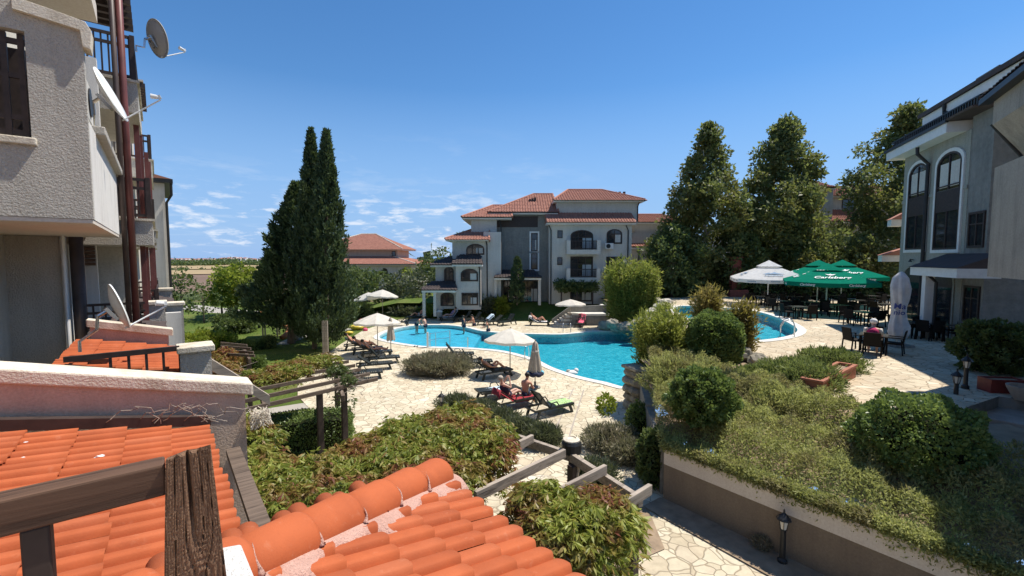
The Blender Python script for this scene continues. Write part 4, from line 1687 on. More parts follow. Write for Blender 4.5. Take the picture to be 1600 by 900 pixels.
def hip_roof(parent, x0, x1, y0, y1, ze, zr_, in0, in1, mat='tile_far', soff=True, seed=3, tiles=True, yr=None, name='roof', label=None, ridge=None):
    """hipped roof on a rectangle with eaves at ze and the ridge at zr_"""
    yr = yr if yr is not None else (y0 + y1) / 2
    a, b = (x0 + in0, yr, zr_), (x1 - in1, yr, zr_)
    vs = [(x0, y0, ze), (x1, y0, ze), (x1, y1, ze), (x0, y1, ze), a, b]
    r = MB().add(vs, [(0, 1, 5, 4), (1, 2, 5), (2, 3, 4, 5), (3, 0, 4), (0, 3, 2, 1)]).build(name, mat, parent, label=label)
    if soff:
        mb = MB()
        mb.box(x0 + .05, x1 - .05, y0 + .05, y1 - .05, ze - .2, ze - .004)
        mb.build('eave', 'white_paint', r)
        MB().tube([(x0, y0 - .03, ze - .03), (x1, y0 - .03, ze - .03)], .06, 6).build('gutter', 'metal_dark', r)
    if tiles:
        slope_tiles('roof_tiles', (x0, y0, ze), (x1, y0, ze), b, a, mat, r, wid=.28, exp=.42, seed=seed, amp=.07)
        mb = MB()
        for p, q in ((vs[0], a), (vs[1], b), (a, b)):
            mb.tube([Vector(p) + NZ * .05, Vector(q) + NZ * .05], .11, 8)
        mb.build('ridge_tiles', ridge or mat, r)
        if y1 - y0 > 3 and in1 > 0:
            slope_tiles('roof_tiles', vs[1], vs[2], b, b, mat, r, wid=.28, exp=.42, seed=seed + 1, amp=.07)
    return r


def skirt_roof(parent, x0, x1, y0, y1, ze, zt_, mat='tile_far', seed=3, in0=0, in1=0, name='skirt_roof'):
    """lean-to roof: eave at the front y0, top against the wall at y1"""
    r = MB().add([(x0, y0, ze), (x1, y0, ze), (x1 - in1, y1, zt_), (x0 + in0, y1, zt_), (x0, y0, ze - .12), (x1, y0, ze - .12), (x1, y1, ze - .12), (x0, y1, ze - .12)],
                 [(0, 1, 2, 3), (0, 1, 5, 4), (4, 5, 6, 7), (1, 2, 6, 5), (0, 3, 7, 4), (2, 3, 7, 6)]).build(name, mat, parent)
    MB().box(x0 + .03, x1 - .03, y0 + .06, y1, ze - .3, ze - .122).build('eave', 'white_paint', r)
    MB().tube([(x0, y0 - .04, ze - .03), (x1, y0 - .04, ze - .03)], .06, 6).build('gutter', 'metal_dark', r)
    slope_tiles('roof_tiles', (x0, y0, ze), (x1, y0, ze), (x1 - in1, y1, zt_), (x0 + in0, y1, zt_), mat, r, wid=.28, exp=.42, seed=seed, amp=.07)
    return r


# ------------------------------------------------------------------ the main house across the pool
hs = empty('resort_house', (5, 46, 1.4), 0, 'grey three storey resort house with stepped red tile roofs across the pool', 'building')
Y1 = 46.0
zb = 1.35
x0, x1 = fx(858, Y1), fx(986, Y1)
ztop = fz(349, Y1)
MB().box(x0, x1, Y1, Y1 + 9, zb, ztop).build('wall', 'stucco_far', hs)
# its skirt roof, the attic storey set back, and the top roof
skirt_roof(hs, x0 - .35, x1 + .3, Y1 - .6, Y1 + 1.4, ztop + .15, fz(333, Y1 + 1.4), seed=51)
ax0, ax1 = fx(869, Y1 + 1.4), fx(995, Y1 + 1.4)
za1 = fz(315, Y1 + 1.4)
MB().box(ax0, ax1, Y1 + 1.4, Y1 + 8.5, ztop + .1, za1).build('wall', 'stucco_far', hs, label='attic storey wall set back under the top roof')
hip_roof(hs, ax0 - .4, ax1 + .5, Y1 + .7, Y1 + 9.5, za1 + .1, fz(297, Y1 + 5), 2.0, 3.6, seed=52)
for px in (891, 905, 962, 968, 975):
    p = aty(px, 301.5, Y1 + 4.6)
    MB().box(p.x - .12, p.x + .12, Y1 + 4.4, Y1 + 4.65, p.z - .4, p.z + .12).build('roof_vent', 'tile_dark', hs)
X = lambda px: fx(px, Y1)
Z_ = lambda py: fz(py, Y1)
opening(hs, X(870.5), X(878.5), Z_(372), Z_(360), Y1, 0, .06, 1)
opening(hs, X(870.5), X(878.5), Z_(414), Z_(402), Y1, 0, .06, 1)
opening(hs, X(891), X(926), Z_(392), Z_(359.5), Y1, .55, .1, 3, name='balcony_door', curtain=True)
opening(hs, X(947), X(971), Z_(381), Z_(358), Y1, .5, .1, 2, curtain=True)
opening(hs, X(891), X(926), Z_(434), Z_(401), Y1, 0, .1, 3, name='balcony_door', curtain=True)
opening(hs, X(947), X(971), Z_(424), Z_(401), Y1, 0, .1, 2, curtain=True)
opening(hs, X(891), X(926), Z_(471), Z_(448), Y1, 0, .1, 3, name='balcony_door', curtain=True)
opening(hs, X(945), X(972), Z_(466), Z_(446), Y1, 0, .1, 2)
for ya, yb, yc in ((376, 390.5, 397.5), (419, 433, 440)):
    b = MB().box(X(883), X(934), Y1 - 1.3, Y1, Z_(yc), Z_(yb)).build('balcony', 'stucco_far', hs)
    MB().box(X(883), X(888.5), Y1 - 1.3, Y1 - .02, Z_(yb) + .002, Z_(ya)).build('parapet', 'stucco_far', b)
    MB().box(X(928.5), X(934), Y1 - 1.3, Y1 - .02, Z_(yb) + .002, Z_(ya)).build('parapet', 'stucco_far', b)
    mb = MB()
    for zz_ in (Z_(ya) - .08, Z_(yb) + .12):
        mb.box(X(888.6), X(928.4), Y1 - 1.25, Y1 - 1.2, zz_ - .04, zz_ + .04)
    xx = X(889.5)
    while xx < X(928):
        mb.box(xx - .02, xx + .02, Y1 - 1.24, Y1 - 1.21, Z_(yb) + .02, Z_(ya) - .1)
        xx += .14
    mb.build('railing', 'wood_dark', b)
for px, py in ((952, 384.5), (950.5, 427)):
    c = aty(px, py, Y1 - .3)
    a_ = empty('air_conditioner', (c.x, Y1 - .2, c.z - .3), 0, 'air conditioner box hung under the %s right window of the resort house' % ('upper' if py < 400 else 'lower'), 'air conditioner', 'air conditioners on the resort house')
    MB().box(c.x - .42, c.x + .42, Y1 - .36, Y1 - .03, c.z - .29, c.z + .29).build('casing', 'white_paint', a_, bevel=.02)
    MB().tube([(c.x - .1, Y1 - .362, c.z), (c.x - .1, Y1 - .37, c.z)], .23, 14).build('fan_grille', 'metal_dark', a_)
for px, yt, dx in ((857.5, 352, -.02), (977, 352, .02)):
    MB().tube([(fx(px, Y1 - .5), Y1 - .5, fz(352, Y1 - .5)), (X(px + 3), Y1 - .09, Z_(360)), (X(px + 3.2), Y1 - .09, zb)], .06, 6).build('drainpipe', 'metal_dark', hs)
MB().tube([(ax1 + .1, Y1 + 1.2, za1), (ax1 - .05, Y1 + 1.33, za1 - .5), (ax1 - .05, Y1 + 1.33, ztop + .3)], .06, 6).build('drainpipe', 'metal_dark', hs)
# middle, clad in grey stone, a dark loggia at the top, entrance porch below
Y2 = 47.6
MB().box(fx(775, Y2), fx(862, Y2), Y2, Y2 + 8, zb, fz(334, Y2)).build('wall', 'stone_wall', hs, label='stone clad middle wall of the resort house')
MB().box(fx(776, Y2), fx(840, Y2), Y2 - .05, Y2 - .003, fz(355, Y2), fz(338, Y2)).build('loggia', 'wood_dark', hs)
MB().box(fx(784, Y2), fx(858, Y2), Y2 - .04, Y2 - .003, fz(395, Y2), fz(393.5, Y2)).build('string_course', 'stone_wall', hs)
opening(hs, fx(829.5, Y2), fx(840, Y2), fz(392.5, Y2), fz(364, Y2), Y2, 0, .1, 1, trim='white_paint', curtain=True)
opening(hs, fx(829.5, Y2), fx(840, Y2), fz(421, Y2), fz(395.5, Y2), Y2, 0, .1, 1, trim='white_paint')
hip_roof(hs, fx(762, Y2 - .7), fx(872, Y2 - .7), Y2 - .7, Y2 + 9, fz(331.5, Y2 - .7), fz(303.5, Y2 + 4), 5.0, .2, seed=55)
for px, py in ((828, 313), (832, 311.5), (836, 310), (745, 331), (750, 330)):
    p = aty(px, py, Y2 + 2.2)
    MB().box(p.x - .12, p.x + .12, Y2 + 2, Y2 + 2.25, p.z - .5, p.z + .1).build('roof_vent', 'tile_dark', hs)
MB().box(fx(829, Y2 + 1.2), fx(841, Y2 + 1.2), Y2 + 1.1, Y2 + 1.9, fz(324, Y2 + 1.2), fz(320, Y2 + 1.2)).build('skylight', 'glass', hs)
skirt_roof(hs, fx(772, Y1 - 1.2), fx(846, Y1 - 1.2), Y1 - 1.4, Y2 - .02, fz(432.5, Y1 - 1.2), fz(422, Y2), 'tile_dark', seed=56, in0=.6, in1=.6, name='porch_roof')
for px in (774, 843):
    MB().box(fx(px, Y1 - 1) - .14, fx(px, Y1 - 1) + .14, Y1 - 1.1, Y1 - .8, zb, fz(434, Y1 - 1)).build('porch_pillar', 'stucco_far', hs)
opening(hs, fx(787, Y2), fx(806, Y2), zb, fz(438, Y2), Y2, 0, .1, 3, name='entrance_door')
opening(hs, fx(816, Y2), fx(842, Y2), zb, fz(438, Y2), Y2, 0, .1, 3, name='entrance_door', curtain=True)
# left wing, stepping down
Y3 = 45.2
MB().box(fx(736, Y3 + 1), fx(776, Y3 + 1), Y3 + 1.4, Y3 + 10, zb, fz(341, Y3 + 1.4)).build('wall', 'stucco_far', hs)
hip_roof(hs, fx(722, Y3 + 1), fx(800, Y3 + 1), Y3 + .7, Y3 + 10, fz(339.5, Y3 + 1), fz(321, Y3 + 5), 3.0, .2, seed=57)
MB().box(fx(707, Y3), fx(765, Y3), Y3, Y3 + 9, zb, fz(374, Y3)).build('wall', 'stucco_far', hs)
hip_roof(hs, fx(696, Y3 - .5), fx(764, Y3 - .5), Y3 - .6, Y3 + 9, fz(373.5, Y3 - .5), fz(350, Y3 + 4.2), 4.2, .1, seed=58)
MB().box(fx(755, Y3 - .6), fx(783, Y3 + .6), Y3 + .05, Y3 + 6, zb, fz(363, Y3 + .6)).build('wall', 'stucco_far', hs)
Y4 = 43.6
MB().box(fx(712, Y4), fx(751, Y4), Y4, Y3 + 2, zb - .3, fz(411, Y4)).build('wall', 'stucco_far', hs)
skirt_roof(hs, fx(707, Y4), fx(754, Y4), Y4 - .6, Y3 - .01, fz(411.5, Y4 - .6), fz(398, Y3), 'tile_dark', seed=59, in0=.5, in1=.3)
MB().box(fx(692, Y4 + .8), fx(711.8, Y4 + .8), Y4 + .8, Y3 + 3, zb - .3, fz(411, Y4)).build('wall', 'stucco_far', hs)
skirt_roof(hs, fx(672, Y4 + .2), fx(708, Y4 + .2), Y4 + .1, Y3 + 1, fz(412.5, Y4), fz(401, Y3 + 1), 'tile_dark', seed=60, in0=1.4, in1=.0)
skirt_roof(hs, fx(658, Y4 - 1.4), fx(712, Y4 - 1.4), Y4 - 1.5, Y4 + .7, fz(452, Y4 - 1.4), fz(440, Y4 + .5), 'tile_dark', seed=61, in0=.7, in1=.2, name='porch_roof')
for px in (662, 679):
    MB().box(fx(px, Y4 - 1.2) - .13, fx(px, Y4 - 1.2) + .13, Y4 - 1.3, Y4 - 1.04, zb - .8, fz(454, Y4 - 1.2)).build('porch_pillar', 'stucco_far', hs)
MB().box(fx(680, Y4 + .6), fx(692, Y4 + .6), Y4 + .8, Y4 + 3, zb - .4, fz(411, Y4)).build('wall', 'stucco_far', hs)
opening(hs, fx(729, Y3), fx(757, Y3), fz(398, Y3), fz(381, Y3), Y3, .55, .1, 3, curtain=True)
opening(hs, fx(720, Y4), fx(747, Y4), fz(439.5, Y4), fz(420, Y4), Y4, .5, .1, 2, curtain=True)
opening(hs, fx(694, Y4 + .8), fx(709, Y4 + .8), fz(439, Y4 + .8), fz(417, Y4 + .8), Y4 + .8, .4, .1, 2)
opening(hs, fx(721, Y4), fx(747, Y4), fz(477, Y4), fz(457.5, Y4), Y4, 0, .1, 3, curtain=True)
opening(hs, fx(688, Y4 + .8), fx(709, Y4 + .8), fz(478, Y4 + .8), fz(457, Y4 + .8), Y4 + .8, .4, .1, 2, name='door')
for px, Yp, yt in ((749.5, Y4, 413), (761, Y3, 375), (783, Y2 - 1.2, 345)):
    MB().tube([(fx(px - 2, Yp - .5), Yp - .5, fz(yt, Yp)), (fx(px, Yp), Yp - .08, fz(yt + 7, Yp)), (fx(px + .5, Yp), Yp - .08, zb)], .06, 6).build('drainpipe', 'metal_dark', hs)
# right wing, behind the trees
Y5 = 50
MB().box(fx(985, Y5), fx(1075, Y5), Y5, Y5 + 8, 1.4, fz(364, Y5)).build('wall', 'stucco_far', hs)
MB().box(fx(990, Y5 + 2), fx(1075, Y5 + 2), Y5 + 2, Y5 + 8, 1.4, fz(346, Y5)).build('wall', 'stucco_far', hs)
hip_roof(hs, fx(990, Y5 + 1), fx(1090, Y5 + 1), Y5 + 1.3, Y5 + 9, fz(346.5, Y5 + 1), fz(335.5, Y5 + 5), .2, 3, seed=62)
skirt_roof(hs, fx(984, Y5 - .6), fx(1082, Y5 - .6), Y5 - .7, Y5 + 1.9, fz(385, Y5 - .6), fz(371.5, Y5 + 1.9), seed=63)
opening(hs, fx(1013, Y5), fx(1025, Y5), fz(417, Y5), fz(394, Y5), Y5, 0, .1, 2)
opening(hs, fx(1030, Y5), fx(1050, Y5), fz(455, Y5), fz(430, Y5), Y5, 0, .1, 2)
MB().tube([(fx(997, Y5), Y5 - .1, fz(388, Y5)), (fx(997, Y5), Y5 - .1, 1.6)], .06, 6).build('drainpipe', 'metal_dark', hs)

# ------------------------------------------------------------------ villa with two-tier roof, far left
vl = empty('tiled_villa', (-18, 72, -.1), 0, 'villa with two tiers of hipped orange roofs beyond the cypress', 'building')
YV = 70.0
MB().box(fx(480, YV), fx(643, YV), YV, YV + 14, -.2, fz(414, YV)).build('wall', 'stucco_beige', vl)
hip_roof(vl, fx(470, YV - .8), fx(650, YV - .8), YV - .8, YV + 15, fz(412.5, YV - .8), fz(397, YV + 6), 7.5, 6.5, seed=71, yr=YV + 6, ridge='cap')
MB().box(fx(495, YV + 4), fx(622, YV + 4), YV + 4, YV + 12, 3, fz(390, YV + 4)).build('wall', 'stucco_pink', vl)
hip_roof(vl, fx(480, YV + 3), fx(629, YV + 3), YV + 3.2, YV + 13.5, fz(389, YV + 3.2), fz(366, YV + 9), 7.0, 6.0, seed=72, yr=YV + 9, ridge='cap')
for px in (601, 632):
    opening(vl, fx(px - 5, YV), fx(px + 5, YV), fz(432, YV), fz(419, YV), YV, .5, .1, 2)
opening(vl, fx(613, YV + 4), fx(619, YV + 4), fz(400, YV + 4), fz(392.5, YV + 4), YV + 4, 0, .08, 1)

# ------------------------------------------------------------------ house behind the plane trees
bh = empty('tiled_house', (33, 56, 2.0), 0, 'pale house with brownish tile roofs half hidden behind the plane trees', 'building')
YB = 56.0
MB().box(fx(1150, YB), fx(1440, YB), YB, YB + 9, 2, fz(348, YB)).build('wall', 'stucco_beige', bh)
skirt_roof(bh, fx(1285, YB - .7), fx(1450, YB - .7), YB - .8, YB + 2, fz(345, YB - .7), fz(328, YB + 2), seed=75, name='skirt_roof')
MB().box(fx(1290, YB + 2), fx(1450, YB + 2), YB + 2, YB + 9, 2, fz(306, YB + 2)).build('wall', 'stucco_beige', bh)
hip_roof(bh, fx(1283, YB + 1), fx(1460, YB + 1), YB + 1.2, YB + 10, fz(305, YB + 1), fz(291, YB + 5), .3, 3, seed=76)
MB().box(fx(1268, YB - .5), fx(1296, YB - .5), YB - .5, YB + 5, 2, fz(292, YB)).build('stair_tower', 'stucco_beige', bh)
skirt_roof(bh, fx(1262, YB - 1), fx(1300, YB - 1), YB - 1, YB + 4, fz(292, YB - 1), fz(279, YB + 4), seed=77, in0=.3, in1=.3)
opening(bh, fx(1310, YB + 2), fx(1330, YB + 2), fz(326, YB + 2), fz(311, YB + 2), YB + 2, 0, .1, 2)

# ------------------------------------------------------------------ tall grey house on the right
RA = Vector((23.3, 27.0, 0))
fa = Vector((-.357, -.934, 0)).normalized()     # along its front, towards the camera
fo = Vector((fa.y, -fa.x, 0))                   # out of the front
if fo.x > 0:
    fo = -fo
RB = Matrix(((fa.x, -fo.x, 0, RA.x), (fa.y, -fo.y, 0, RA.y), (0, 0, 1, 0), (0, 0, 0, 1)))   # x along, y into the house, z up
rh = empty('grey_house', (RA.x, RA.y, ZT), math.atan2(fa.y, fa.x), 'tall sage grey house with two storey high arched windows on the right', 'building')


def rp(px, py):
    """spot on the front plane of that house -> (along, z)"""
    d = ray(px, py)
    t = (RA - EYE).dot(fo) / d.dot(fo)
    p = EYE + d * t
    return (p - RA).dot(fa), p.z


def q(mb, name, mat, parent=rh, **kw):
    return mb.build(name, mat, parent, **kw)


ln = rp(1512, 300)[0]
zE = rp(1405, 252)[1]

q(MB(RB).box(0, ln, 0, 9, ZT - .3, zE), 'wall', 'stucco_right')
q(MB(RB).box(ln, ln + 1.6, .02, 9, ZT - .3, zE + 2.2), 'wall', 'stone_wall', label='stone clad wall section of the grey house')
for (pa, pb, yt, yb_) in ((1419, 1448, 257, 390), (1462, 1501, 239, 390)):
    a0, a1 = rp(pa, 330)[0], rp(pb, 330)[0]
    z1_, z0_ = rp((pa + pb) / 2, yt)[1], rp((pa + pb) / 2, yb_)[1]
    w_ = opening(rh, a0, a1, z0_, z1_, 0, .62, .1, 2, trim='white_paint', xf=RB, curtain=False)
    zm = z0_ + (z1_ - z0_) * .5
    MB(RB).box(a0 + .12, a1 - .1, -.055, -.013, zm - .5, zm + .55).build('dark_panel', 'wood_dark', w_)
    for ca_, cb_ in ((.12, .46), (.55, .88)):
        MB(RB).box(a0 + (a1 - a0) * ca_, a0 + (a1 - a0) * cb_, -.0165, -.0125, zm + .7, z1_ - .5).build('curtain', 'stucco_far', w_)
# arches of the ground floor
for (pa, pb, yt) in ((1411, 1444, 416), (1456, 1490, 420)):
    a0, a1 = rp(pa, 450)[0], rp(pb, 450)[0]
    z1_ = rp((pa + pb) / 2, yt)[1]
    pts = arch_pts(a0, a1, ZT, z1_, .75)
    MB(RB).ringpoly([(x, -.05, z) for x, z in arch_pts(a0 - .12, a1 + .12, ZT, z1_ + .12, .82)], [(x, -.05, z) for x, z in pts], (0, .045, 0)).build('arch', 'stucco_right', rh)
    o_ = MB(RB).extrude([(x, -.03, z) for x, z in pts], (0, .025, 0)).build('doorway', 'wood_dark', rh)
    MB(RB).box(a0 + .6, a1 - .15, -.045, -.032, ZT + .2, z1_ - .9).build('pane', 'glass', o_)
    c_ = MB(RB).tube([((a0 + a1) / 2, -.06, z1_ + .35), ((a0 + a1) / 2, -.2, z1_ + .4), ((a0 + a1) / 2, -.2, z1_ + .25)], [.03, .03, .1], 8)
    c_.build('wall_lamp', 'metal_dark', rh)
q(MB(RB).box(rp(1450, 400)[0] - .2, rp(1450, 400)[0] + .25, -.10, -.003, ZT - .2, rp(1450, 395)[1] - 1.2), 'pier', 'stucco_right')
a_p = rp(1449, 350)[0]
q(MB(RB).tube([(a_p, -.62, zE + .05), (a_p, -.6, zE - .35), (a_p, -.12, zE - .9), (a_p, -.12, ZT)], .09, 8), 'drainpipe', 'metal_dark')
q(MB(RB).box(0, ln, -.045, -.004, rp(1430, 313)[1] - .05, rp(1430, 313)[1] + .12), 'string_course', 'stucco_right')
# eave: boxed white soffit, dark gutter, balustrade of tile hips above
e1 = q(MB(RB).box(-.5, ln - .4, -.75, .3, zE, zE + .5), 'eave', 'white_paint')
q(MB(RB).box(-.6, ln - .3, -.85, -.72, zE + .46, zE + .6), 'gutter', 'metal_dark')
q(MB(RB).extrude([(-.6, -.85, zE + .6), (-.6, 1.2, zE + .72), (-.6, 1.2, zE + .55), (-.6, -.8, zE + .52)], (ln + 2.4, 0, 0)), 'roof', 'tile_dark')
mb = MB(RB)
for k in range(40):
    t = .0 + k * (ln + 1.8) / 40
    mb.box(t, t + .06, -.62, -.56, zE + .66, zE + .98)
mb.box(-.2, ln + 1.8, -.63, -.55, zE + .96, zE + 1.02)
q(mb, 'roof_railing', 'metal_dark')
# the higher part with its own deep white eave
zU = zE + 1.12
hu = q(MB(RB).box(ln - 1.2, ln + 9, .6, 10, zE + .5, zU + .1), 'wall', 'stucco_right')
a_l = rp(1458, 190)[0]
q(MB(RB).extrude([(a_l, -.45, zU), (a_l, 2, zU), (a_l, 2, zU + .5), (a_l, -.45, zU + .42)], (11, 0, 0)), 'eave', 'white_paint')
q(MB(RB).extrude([(a_l - .2, -.6, zU + .42), (a_l - .2, 5, zU + 2.3), (a_l - .2, 5, zU + 2.5), (a_l - .2, -.6, zU + .62)], (11.5, 0, 0)), 'roof', 'tile_dark')
q(MB(RB).tube([(a_l + 2.3, -.52, zU + .4), (a_l + 2.3, -.52, zU), (a_l + 4.2, .5, zU - .6), (a_l + 4.2, .5, zE + 1)], .09, 8), 'drainpipe', 'metal_dark')
# latticed chimney on the roof
ch = q(MB(RB).box(ln + .6, ln + 2.6, 1.9, 3.6, zU + 1.2, zU + 3.3), 'chimney', 'wood_dark')
mb = MB(RB)
for k in range(7):
    mb.box(ln + .62 + k * .3, ln + .68 + k * .3, 1.86, 1.898, zU + 1.8, zU + 3.25)
    mb.box(ln + .6, ln + 2.6, 1.855, 1.896, zU + 1.85 + k * .22, zU + 1.9 + k * .22)
mb.build('lattice', 'stucco_far', ch)
MB(RB).extrude([(ln + .2, 1.4, zU + 3.3), (ln + .2, 4.1, zU + 3.3), (ln + .2, 2.75, zU + 4.0)], (2.8, 0, 0)).build('chimney_roof', 'tile_dark', ch)
# entrance canopy in front of the stone section
a0, zc = rp(1478, 414)
pc = q(MB(RB).extrude([(a0, -1.5, zc - .1), (a0, .0, zc + .55), (a0, .0, zc - .1)], (4.2, 0, 0)), 'porch_roof', 'tile_dark')
q(MB(RB).box(a0 + .05, a0 + 4.2, -1.42, 0, zc - .5, zc - .102), 'canopy_fascia', 'white_paint', pc)
q(MB(RB).box(a0 + 1.0, a0 + 1.35, -1.3, -.95, ZT - .1, zc - .5), 'porch_pillar', 'white_paint', pc)
q(MB(RB).tube([(a0 + 1.6, -1.35, zc - .4), (a0 + 1.6, -1.0, zc - .8), (a0 + 1.6, -1.0, ZT)], .07, 8), 'drainpipe', 'metal_dark', pc)
zw = zc - .9
opening(rh, ln + .25, ln + 1.45, ZT + .9, zw, .02, 0, .1, 2, xf=RB)
opening(rh, ln + .25, ln + 1.45, zc + .8, zc + 2.4, .02, 0, .1, 2, xf=RB)
# small tiled roof sticking out behind its far corner
for px0, py0, py1, yy in ((1378, 400, 391, 27.9), (1393, 344, 335, 27.9)):
    p0 = aty(px0, py0, yy)
    p1 = aty(1412, py0, yy)
    sr = MB().extrude([(p0.x, yy, p0.z - .35), (p1.x, yy, p1.z - .35), (p1.x, yy, p1.z + .05), (p0.x, yy, p0.z + .05)], (.5, .9, 0)).build('side_eave', 'white_paint', rh)
    MB().extrude([(p0.x - .1, yy - .1, p0.z + .055), (p1.x, yy - .1, p0.z + .055), (p1.x, yy - .1, p0.z + .5)], (.5, 1.0, 0)).build('tiles', 'tile_far', sr)

# ------------------------------------------------------------------ near house at the right edge: overhanging upper floor
NA = Vector((14.85, 14.0, 0))
na = Vector((-.52, -.854, 0)).normalized()
no = Vector((na.y, -na.x, 0))
no = -no if no.x > 0 else no
NBm = Matrix(((na.x, -no.x, 0, NA.x), (na.y, -no.y, 0, NA.y), (0, 0, 1, 0), (0, 0, 0, 1)))
nh = empty('beige_house', (NA.x, NA.y, 1.5), math.atan2(na.y, na.x), 'beige rendered house with an overhanging upper floor at the right edge', 'building')
q2 = lambda mb, name, mat, parent=nh, **kw: mb.build(name, mat, parent, **kw)
zb_ = EYE.z - 29 / 700 * 14
zs = EYE.z + 138 / 700 * 14
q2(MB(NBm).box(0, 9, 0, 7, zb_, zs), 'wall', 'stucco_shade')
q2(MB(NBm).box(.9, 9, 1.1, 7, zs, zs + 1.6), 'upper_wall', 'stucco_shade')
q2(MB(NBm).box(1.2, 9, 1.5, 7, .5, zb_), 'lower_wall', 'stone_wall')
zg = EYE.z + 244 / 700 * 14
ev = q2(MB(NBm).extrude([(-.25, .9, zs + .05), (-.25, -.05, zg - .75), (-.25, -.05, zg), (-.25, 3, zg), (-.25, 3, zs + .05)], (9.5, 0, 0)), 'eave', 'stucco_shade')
q2(MB(NBm).box(-.55, 9.5, -.32, -.052, zg - .05, zg + .12), 'gutter', 'metal_dark', ev)
q2(MB(NBm).extrude([(-.5, -.25, zg + .122), (-.5, 3.2, zg + .9), (-.5, 3.2, zg + .122)], (10, 0, 0)), 'roof', 'tile_dark')
q2(MB(NBm).tube([(-.3, -.05, zg - .72), (-.3, .85, zs + .02), (-.06, .9, zs - .1)], .05, 8), 'drainpipe', 'metal_dark')
tile_field('roof_tiles', NBm @ Vector((-.5, 3.2, zg + .93)), na, (no * 3.45 - NZ * .78).normalized(), (no * .78 + NZ * 3.45).normalized(), .26, .36, (0, 9.6), (0, 3.6), lambda a, s: True, 'tile_dark', nh, seed=83, m=6)

# ------------------------------------------------------------------ steps up to the terrace on the right
mb_steps = [(9.35, 1.45), (10.15, 1.75), (10.95, 2.05)]
st = empty('garden_steps', nu(15.5, 1.0, 1.1), ROT_N, 'broad sandstone steps climbing to the terrace in the shade at the right', 'steps')
for k, (n_, z_) in enumerate([(14.5, 1.35), (15.5, 1.68), (16.6, 2.0)]):
    L().box(n_, 18.6, -2.2, 2.5 - .2 * k, z_ - .33, z_ - .004 * k).build('step', 'step_stone', st, bevel=.02)

# ------------------------------------------------------------------ retaining wall of the planting bed
rw = empty('retaining_wall', (4.7, 9.9, 0), ROT_N, 'long low retaining wall with a cream top band holding back the juniper bed', 'wall')
def wall_run(pts, z0, z1, th, name, mat, off=0.0):
    mb = MB()
    for a, b in zip(pts[:-1], pts[1:]):
        a, b = Vector((a[0], a[1], 0)), Vector((b[0], b[1], 0))
        d = (b - a).normalized()
        n_ = Vector((-d.y, d.x, 0))
        a2, b2 = a - d * .0, b + d * .0
        mb.extrude([(a2 + n_ * (-th / 2 + off)) + NZ * z0, (b2 + n_ * (-th / 2 + off)) + NZ * z0, (b2 + n_ * (th / 2 + off)) + NZ * z0, (a2 + n_ * (th / 2 + off)) + NZ * z0], (0, 0, z1 - z0))
    return mb.build(name, mat, rw)


WL = [(3.93, 11.05), (4.75, 9.86), (5.7, 8.6), (6.9, 7.0), (8.6, 4.8)]
WL = [(3.93, 11.05), (8.6, 5.05)]
wall_run(WL, -.05, .92, .24, 'lower_face', 'stucco_brown')
wall_run(WL, .922, 1.30, .27, 'top_band', 'soffit')
WS = [(3.95, 11.2), (4.5, 14.3), (5.15, 17.4)]
wall_run(WS[:2], -.05, 1.25, .24, 'side_face', 'stone_wall')
wall_run([(4.52, 14.4), (5.15, 17.4)], -.05, 1.3, .24, 'side_face', 'stone_wall')

# ------------------------------------------------------------------ boulders of the little waterfall
rng_r = random.Random(44)
def boulder(p, s, mat, label, sc=(1, 1, .7)):
    mb = MB()
    mb.ball((p.x, p.y, p.z + s * sc[2] * .8), s, 10, 7, sc, .16, rng_r.randrange(9999))
    o = mb.build('boulder', mat, None, label=label, cat='rock', group='boulders around the waterfall')
    return o


for px, py, z, s, mt, lb in (
        (945, 516, .0, .85, 'rock', 'low grey boulder, nearest to the pink towel, at the pool rim'),
        (957, 512, .5, .75, 'rock', 'grey boulder on top of the first one below the tall bamboo'),
        (966, 518, .0, .95, 'rock_pale', 'pale upright boulder standing at the pool edge'),
        (980, 520, .0, 1.0, 'rock', 'grey boulder right of the pale upright boulder'),
        (995, 518, .3, 1.0, 'rock', 'dark boulder beside the waterfall foot'),
        (1010, 505, .9, .9, 'rock_pale', 'pale rock halfway up the waterfall'),
        (1022, 492, 1.5, .9, 'rock_pale', 'flat pale slab in the middle of the waterfall'),
        (1032, 484, 1.9, .85, 'rock_pale', 'flat pale slab near the waterfall top'),
        (1040, 476, 2.2, .8, 'rock_pale', 'topmost flat pale slab of the waterfall'),
        (1022, 472, 2.2, .7, 'rock_pale', 'small pale slab left of the waterfall top')):
    boulder(atz(px, py, z), s * .66, mt, lb, (1.15, .9, .55 if mt == 'rock_pale' else .8))
# masonry pier at the near pool corner
p = atz(1000, 640, 0)
pr = empty('stone_pier', (p.x, p.y, 0), R(20), 'rough stone pier at the near right corner of the pool', 'pier')
mb = MB(Matrix.Translation((p.x, p.y, 0)) @ Matrix.Rotation(R(20), 4, 'Z'))
rr = random.Random(4)
for lv in range(5):
    for i in range(2):
        for j in range(2):
            mb.ball((-.28 + .5 * i + rr.uniform(-.05, .05), -.22 + .45 * j, .2 + lv * .33), .36, 9, 6, (1, .95, .6), .08, rr.randrange(999))
mb.build('stones', 'rock', pr)
MB(Matrix.Translation((p.x, p.y, 0)) @ Matrix.Rotation(R(20), 4, 'Z')).box(-.6, .6, -.5, .5, 1.68, 1.8).build('cap_stone', 'rock', pr, bevel=.03)
for px, py, z, s, lb in ((1158, 562, ZT - .1, .42, 'small rock under the dry bamboo'), (1185, 572, 2.1, .38, 'flat pale rock in the juniper bed'), (1170, 590, 2.0, .33, 'small brown rock in front of the dark box bush')):
    o = boulder(atz(px, py, z), s, 'rock', lb)

